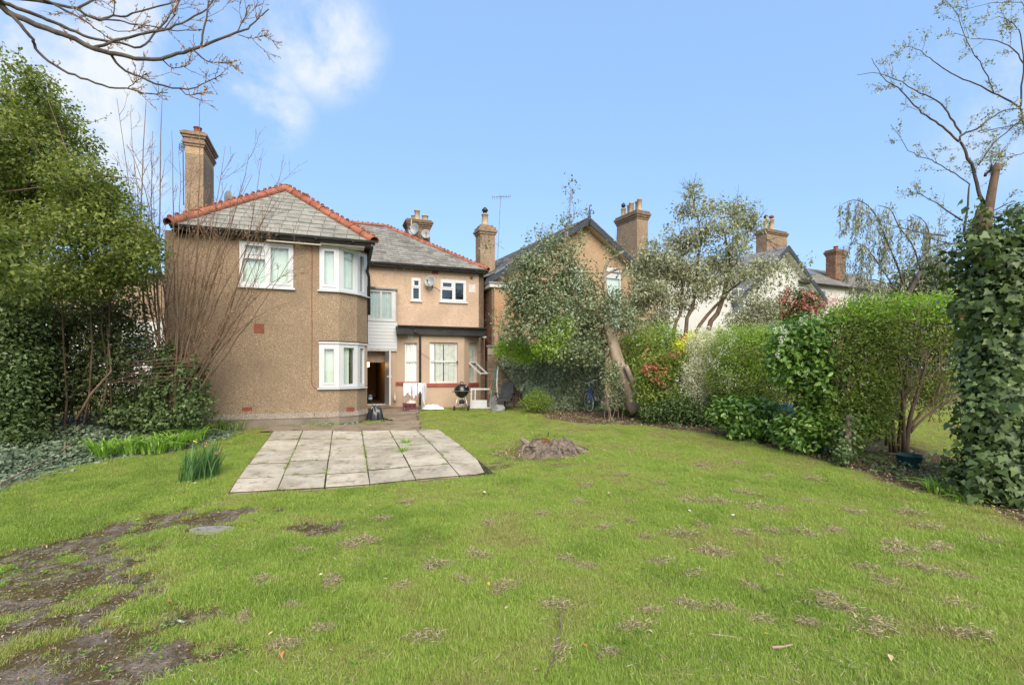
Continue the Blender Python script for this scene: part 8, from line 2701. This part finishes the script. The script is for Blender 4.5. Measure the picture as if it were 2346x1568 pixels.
# red crate below
FC2 = Fr(*FAI.p(-.06, .02, 0).xy, R(14)); redp = plain('dark_red_plastic', (.16, .018, .018), .5, .4, var=.15)
cz0 = ao.z + .06
cr = thing('laundry_crate', tuple(FC2.p(0, 0, cz0)), 'dark red crate standing under the clothes airer', 'crate')
m = MB(); m.fbox(FC2, -.27, .16, .16, -.16, cz0, cz0 + .02); m.build('base', redp, cr)
for (a, b, c, d) in ((-.27, .16, .16, .145), (-.27, .16, -.145, -.16), (-.27, -.255, .145, -.145), (.145, .16, .145, -.145)):
    m = MB(); m.fbox(FC2, a, b, c, d, cz0 + .021, cz0 + .2); m.build('side', redp, cr)
for i in range(3):
    m = MB(); m.fbox(FC2, -.22 + .13 * i, -.13 + .13 * i, .166, .161, cz0 + .07, cz0 + .15); m.build('slot', MT['rubber'], cr)
cl_ = plain('cream_cloth', (.66, .62, .52), .9, .1, var=.1, scale=9)


def heap(name, c, rx, ry, h, mat, label, cat, sd, n=22, k=9, amp=1.0):
    rr = random.Random(sd); ph = [rr.uniform(0, 6) for _ in range(6)]
    m = MB(); P = []
    for j in range(k + 1):
        f = j / k; row = []
        for i in range(n + 1):
            a = 2 * math.pi * (i % n) / n
            q = 1 + .14 * math.sin(3 * a + ph[0]) + .10 * math.sin(5 * a + ph[1]) + .07 * math.sin(8 * a + ph[2] + 3 * f)
            zz = h * max(0.0, 1 - f ** 3.0) ** .6 * (1 + amp * (.22 * math.sin(4 * a + ph[3] + 5 * f) + .14 * math.sin(7 * a - 9 * f + ph[4])) * min(1, 2.5 * f)) * (1 - .3 * (j == 0) * math.sin(ph[5]) ** 2)
            row.append(Vector(c) + Vector((rx * f * q * math.cos(a), ry * f * q * math.sin(a), max(zz, -.01) + .004)))
        P.append(row)
    m.grid(P)
    return m.single(name, mat, tuple(c), label, cat, None, True)


heap('crumpled_cloth', FC2.p(.02, .0, cz0 + .14), .17, .12, .16, cl_, 'crumpled cream cloth piled in the red crate', 'laundry', 6)
q_ = Vector(((988 - CX) / F * 17.1, 17.1, 0)); q_.z = g(q_.x, q_.y) + .02
heap('dust_sheet', q_, .36, .16, .13, lin, 'white crumpled sheet lying on the ground right of the airer', 'sheet', 7, 40, 14)
# ------------------------------------------------------------------ black bin bag at the house corner
q_ = GP(856, 962); q_.x += .02
bagm = plain('black_polythene', (.012, .012, .013), .28, .6, var=.1, scale=8)
heap('bin_bag', q_ + Vector((0, .1, 0)), .21, .22, .40, bagm, 'shiny black bin bag slumped against the bow wall corner', 'bag', 9, 34, 14, .55)
# blue tin, bottle and hose by the back door
def can(name, px, py, Y, r, h, mats, label, cat, prof=None):
    p = Vector(((px - CX) / F * Y, Y, CZ + (HY - py) / F * Y)); p.z = max(p.z, g(p.x, p.y) + .03)
    t = thing(name, tuple(p), label, cat)
    m = MB(); m.lathe(p, prof or [(r, 0), (r, h)], 16); m.build('body', mats[0], t, True)
    return t, p


t, p = can('paint_tin', 848.5, 917, 18.0, .075, .2, [plain('blue_tin', (.05, .16, .26), .4, .5, var=.2, scale=14)], 'blue printed tin standing left of the door step', 'tin')
m = MB(); m.ring(p + Vector((0, 0, .2)), (0, 0, 1), .072, .006, 16, 5); m.build('lid_rim', MT['steel'], t, True)
m = MB(); m.lathe(p + Vector((0, 0, .05)), [(.0765, 0), (.0765, .07)], 16, cap=False); m.build('label_band', MT['white'], t, True)
t, p = can('plastic_bottle', 904.5, 917, 17.6, .045, .22, [MT['cream']], 'cream plastic bottle standing on the path by the hose', 'bottle', [(.045, 0), (.05, .02), (.05, .14), (.03, .19), (.018, .21), (.018, .23)])
m = MB(); m.lathe(p + Vector((0, 0, .23)), [(.022, 0), (.022, .04)], 10); m.build('cap', MT['white'], t, True)
hosem = plain('yellow_green_hose', (.22, .25, .06), .45, .4, var=.1)
hz_ = FYD.p(.1, .04, 0)
tapz = 1.05 + .72
hs = thing('garden_hose', (hz_.x, hz_.y, tapz), 'yellow-green hose looped from a tap beside the open door', 'hose')
m = MB(); b_ = Vector((hz_.x - .06, hz_.y - .12, tapz))
m.tube([b_, b_ + Vector((-.02, -.03, -.2)), b_ + Vector((0, -.05, -.5)), b_ + Vector((.06, -.06, -.65)), b_ + Vector((.0, -.1, -.70)), b_ + Vector((-.16, -.12, -.70))], .012, 7); m.tube([b_, b_ + Vector((.05, -.05, -.06)), b_ + Vector((.09, -.07, -.4)), b_ + Vector((.06, -.08, -.66))], .012, 7); m.build('hose_loop', hosem, hs, True)
m = MB(); m.tube([b_ + Vector((.06, .1, .02)), b_ + Vector((0, 0, .03)), b_ + Vector((0, -.04, -.01))], .016, 7); m.tube([b_ + Vector((-.03, -.01, .06)), b_ + Vector((.03, -.01, .06))], .01, 6); m.build('tap', MT['steel'], hs, True)
# ------------------------------------------------------------------ discarded things along the brick wall
Yw = 17.6
FWF = Fr((1077 - CX) / F * Yw, Yw, R(-4))
wz0 = g(FWF.o.x, FWF.o.y) + .01
wfm = thing('old_window_frame', (FWF.o.x, FWF.o.y, wz0), 'old white timber frame with a boarded lower panel leaning by the bay', 'frame')
lf = lambda s, z, t: FWF.p(s, t - z * .18, wz0 + z)
m = MB()
for (a, b, c, d) in ((0, .06, 0, .72), (.70, .77, 0, .72), (.06, .70, .66, .72), (.06, .70, 0, .05), (.15, .19, .3, .66)):
    m.hexa([lf(a, c, 0), lf(b, c, 0), lf(b, d, 0), lf(a, d, 0)], [lf(a, c, -.05), lf(b, c, -.05), lf(b, d, -.05), lf(a, d, -.05)])
m.build('frame', MT['dirty_white'], wfm)
m = MB(); m.hexa([lf(.061, .051, -.01), lf(.60, .051, -.01), lf(.60, .30, -.01), lf(.061, .30, -.01)], [lf(.061, .051, -.03), lf(.60, .051, -.03), lf(.60, .30, -.03), lf(.061, .30, -.03)]); m.build('panel', MT['white'], wfm)


def pole(name, a, b, Y, r, mat, label, cat='pole', group=None):
    p, q = W(a[0], a[1], Y), W(b[0], b[1], Y + .35)
    p.z = max(p.z, g(p.x, p.y)); m = MB(); m.tube([p, q], r, 7)
    t = thing(name, tuple(p), label, cat, group); m.build('shaft', mat, t, True)
    m = MB(); m.lathe(q, [(r * 1.4, -.03), (r * 1.4, .02)], 8); m.build('end_cap', mat, t, True)
    return t


grn = plain('green_plastic_pole', (.03, .26, .17), .45, .4, var=.1)
pole('garden_pole', (1121, 915), (1136, 838), 17.3, .016, grn, 'green pole leaning furthest left against the brick wall')
pole('garden_pole', (1124, 915), (1140, 840), 17.4, .016, grn, 'green pole leaning just right of its twin on the brick wall')
pole('garden_pole', (1119, 905), (1132, 856), 17.2, .013, plain('pale_green_pole', (.12, .36, .26), .5, .4), 'short pale green pole leaning in front of the taller green pair')
pole('garden_pole', (1117, 914), (1129, 868), 16.9, .018, plain('faded_red_pole', (.36, .07, .05), .5, .4), 'faded red pole leaning across the green poles')
pw_ = W(1139, 918, 17.1)
m = MB(); a, b, c = W(1141, 918, 17.1), W(1138, 880, 17.2), W(1140, 846, 17.4); m.tube([a, b, c], .026, 8)
t = thing('white_downpipe', tuple(a), 'white plastic pipe propped up between the poles and the chair', 'pipe'); m.build('pipe', MT['dirty_white'], t, True)
m = MB(); m.tube([c, c + Vector((.03, .0, .04)), c + Vector((.0, -.02, .09))], .02, 7); m.build('elbow', MT['dirty_white'], t, True)
m = MB(); p = W(1131, 917, 17.3); p.z = g(p.x, p.y)
FS_ = Fr(p.x, p.y, R(10)); m.hexa([FS_.p(-.1, 0, p.z), FS_.p(.13, 0, p.z), FS_.p(.13, -.12, p.z + .5), FS_.p(-.1, -.12, p.z + .42)], [FS_.p(-.1, -.03, p.z), FS_.p(.13, -.03, p.z), FS_.p(.13, -.15, p.z + .5), FS_.p(-.1, -.15, p.z + .42)])
m.single('slate_offcut', MT['slate_far'], tuple(p), 'grey slate offcut leaning behind the red pole', 'slab')
# grey swivel chair
cp = Vector(((1158 - CX) / F * 17.0, 17.0, 0)); cp.z = g(cp.x, cp.y)
chr_ = thing('office_chair', tuple(cp), 'dark grey padded chair tilted back against the brick wall', 'chair')
fab = plain('dark_grey_fabric', (.055, .058, .062), .85, .2, var=.15, scale=9)
FCH = Fr(cp.x, cp.y, R(-14))
m = MB()
rows = []
for i in range(7):
    f = i / 6; wv = .22 + .02 * math.sin(math.pi * f) - .03 * f
    rows.append([FCH.p(s * wv, -.12 - .22 * f + .03 * math.cos(s * 1.3), cp.z + .40 + .55 * f) for s in np.linspace(-1, 1, 9)])
m.grid(rows)
rows2 = [[p + Vector((.0, .06, .01)) for p in r_] for r_ in rows]
m.grid([list(reversed(r_)) for r_ in rows2])
for e0_, e1_ in ((rows[0], rows2[0]), (rows[-1], rows2[-1]), ([r_[0] for r_ in rows], [r_[0] for r_ in rows2]), ([r_[-1] for r_ in rows], [r_[-1] for r_ in rows2])): m.grid([e0_, e1_])
m.build('backrest', fab, chr_, True)
m = MB(); m.hexa([FCH.p(-.24, .30, cp.z + .33), FCH.p(.24, .30, cp.z + .33), FCH.p(.24, -.12, cp.z + .36), FCH.p(-.24, -.12, cp.z + .36)], [FCH.p(-.23, .29, cp.z + .40), FCH.p(.23, .29, cp.z + .40), FCH.p(.22, -.12, cp.z + .43), FCH.p(-.22, -.12, cp.z + .43)]); m.build('seat', fab, chr_)
m = MB(); m.tube([FCH.p(0, .08, cp.z + .34), FCH.p(0, .08, cp.z + .1)], .03, 8)
for k in range(5):
    a = 2 * math.pi * k / 5; m.tube([FCH.p(0, .08, cp.z + .12), FCH.p(.27 * math.cos(a), .08 + .27 * math.sin(a), cp.z + .05)], .018, 6)
m.build('base', MT['rubber'], chr_, True)
for sg in (-1, 1):
    m = MB(); m.tube([FCH.p(sg * .24, .1, cp.z + .37), FCH.p(sg * .29, .1, cp.z + .50), FCH.p(sg * .30, .2, cp.z + .58), FCH.p(sg * .30, -.1, cp.z + .58), FCH.p(sg * .26, -.16, cp.z + .5)], .016, 6); m.build('armrest', MT['rubber'], chr_, True)
# grey rubble sack below the chair
q_ = W(1143, 925, 16.8); q_.z = g(q_.x, q_.y)
heap('rubble_sack', q_, .22, .16, .20, plain('grey_sacking', (.30, .30, .29), .85, .2, var=.25, scale=7), 'grey sack slumped on the ground below the pipe', 'sack', 12, 24, 9, .6)
# ------------------------------------------------------------------ right border: blue sheet, green tub, sycamore seedling
q_ = W(1798, 935, 12.3); gz_ = g(q_.x, q_.y)
tp_ = thing('blue_tarpaulin', (q_.x, q_.y, gz_), 'bright blue tarpaulin bundle glimpsed through the laurel', 'tarpaulin')
blt = plain('blue_tarpaulin', (.04, .38, .80), .4, .4, var=.2, scale=6)
m = MB(); P = []
for i in range(15):
    P.append([Vector((q_.x - .24 + .035 * i, q_.y + .05 + .05 * math.sin(i * 1.7 + z), gz_ + z * .72 * (1.0 + .06 * math.sin(i * .9)))) for z in np.linspace(0, 1.0, 7)])
m.grid(P)
P2 = [[p + Vector((0, .35, -.04)) for p in r_] for r_ in P]; m.grid(P2); m.grid([[r_[-1] for r_ in P], [r_[-1] for r_ in P2]])
m.build('sheet', blt, tp_, True)
q_ = W(2083, 1045, 8.95); gz_ = g(q_.x, q_.y)
tub = thing('plastic_tub', (q_.x, q_.y, gz_), 'dark teal plastic tub under the tall hedge trunks', 'tub')
tl = plain('teal_plastic', (.015, .075, .075), .35, .5, var=.15)
m = MB(); m.lathe((q_.x, q_.y, gz_), [(.15, 0), (.20, .20), (.215, .21), (.215, .225), (.19, .225), (.14, .03)], 20, cap=False); m.build('bowl', tl, tub, True)
m = MB(); m.ring((q_.x, q_.y, gz_ + .222), (0, 0, 1), .21, .009, 24, 5); m.build('rim', tl, tub, True)
p = Vector(gpt(1487, 952)); sy = thing('sycamore_seedling', tuple(p), 'lone seedling with bright yellow-green leaves at the bed edge', 'seedling')
m = MB(); m.tube([p, p + Vector((0, 0, .18))], .005, 5); m.build('stem', MT['lf_strap'], sy)
for a, r in ((.3, .02), (2.6, .03), (4.2, .02), (5.4, .03), (1.3, .02)):
    sv, sf = LEAF['ivy']; me = fast_mesh('leaf', sv, quads=sf, rnd=np.full(len(sv), .8), mats=[MT['lf_lime']])
    piece('leaf', me, sy, Matrix.Translation(p + Vector((r * math.cos(a), r * math.sin(a) - .02, .17))) @ Matrix.Rotation(a, 4, 'Z') @ Matrix.Rotation(.35, 4, 'Y') @ Matrix.Rotation(R(35), 4, 'X') @ Matrix.Scale(.13, 4))
bush('white_primrose', gpt(1182, 922), 'small pale flowering plant on the bed edge by the chair', 'plant', [((gpt(1182, 922)[0], gpt(1182, 922)[1], gpt(1182, 922)[2] + .12), (.18, .12, .12))], 40, 10, .04, 'lf_lime', .05, stems=0, sd=130)
# old green netting posts behind the hedge

# ------------------------------------------------------------------ tell the scattered small things apart by what they lie near
MARKS = [('the tree stump', 1257, 1050), ('the curved dry stem', 1275, 1480), ('the peeled stick', 1660, 1462), ('the short grey stick', 1790, 1490), ('the flat grey stone', 487, 1214), ('the bare soil patch', 708, 1212),
         ('the daffodil clump', 455, 1110), ('the patio front edge', 860, 1125), ('the patio right corner', 1130, 1090), ('the bright grassy clump', 2160, 1140), ('the ivy-clad tree', 2290, 1190), ('the laurel border', 1850, 1060),
         ('the worn track', 240, 1540), ('the upper worn track', 120, 1250), ('the tiny white stick', 1788, 1323), ('the lawn corner by the camera', 2250, 1500), ('the brown twig', 1100, 1507), ('the laurel edge', 1650, 1080), ('the ivy edge', 2000, 1200), ('the slim stick', 1560, 1300), ('the lawn centre', 1400, 1200), ('the right frame edge', 2300, 1330)]
MW = [(nm, GP(a, b)) for nm, a, b in MARKS]
ORD = ['nearest', 'second nearest', 'third nearest', 'fourth nearest', 'fifth nearest', 'sixth nearest', 'seventh nearest', 'eighth nearest', 'ninth nearest', 'tenth nearest', 'eleventh nearest', 'twelfth nearest']
HEADS = {'dead moss clumps scattered over the lawn': 'brown moss heap', 'daisies dotted over the lawn': 'tiny white daisy', 'orange dead leaves on the lawn': 'rust-orange dead leaf', 'buff dead leaves on the lawn': 'pale buff dead leaf',
         'green fallen leaves near the worn track': 'fresh green fallen leaf', 'yellow fallen leaves on the lawn': 'bright yellow fallen leaf'}
for grp, head in HEADS.items():
    mem = [o for o in scene.objects if o.get('group') == grp]
    near_ = {}
    for o in mem:
        ds = sorted(((o.location - p).length, nm) for nm, p in MW)
        near_.setdefault(ds[0][1], []).append((ds[0][0], o))
    for nm, L_ in near_.items():
        L_.sort(key=lambda q: q[0])
        for i, (d, o) in enumerate(L_):
            o['label'] = ('%s on the ground, %s to %s' % (head, ORD[min(i, 11)], nm))
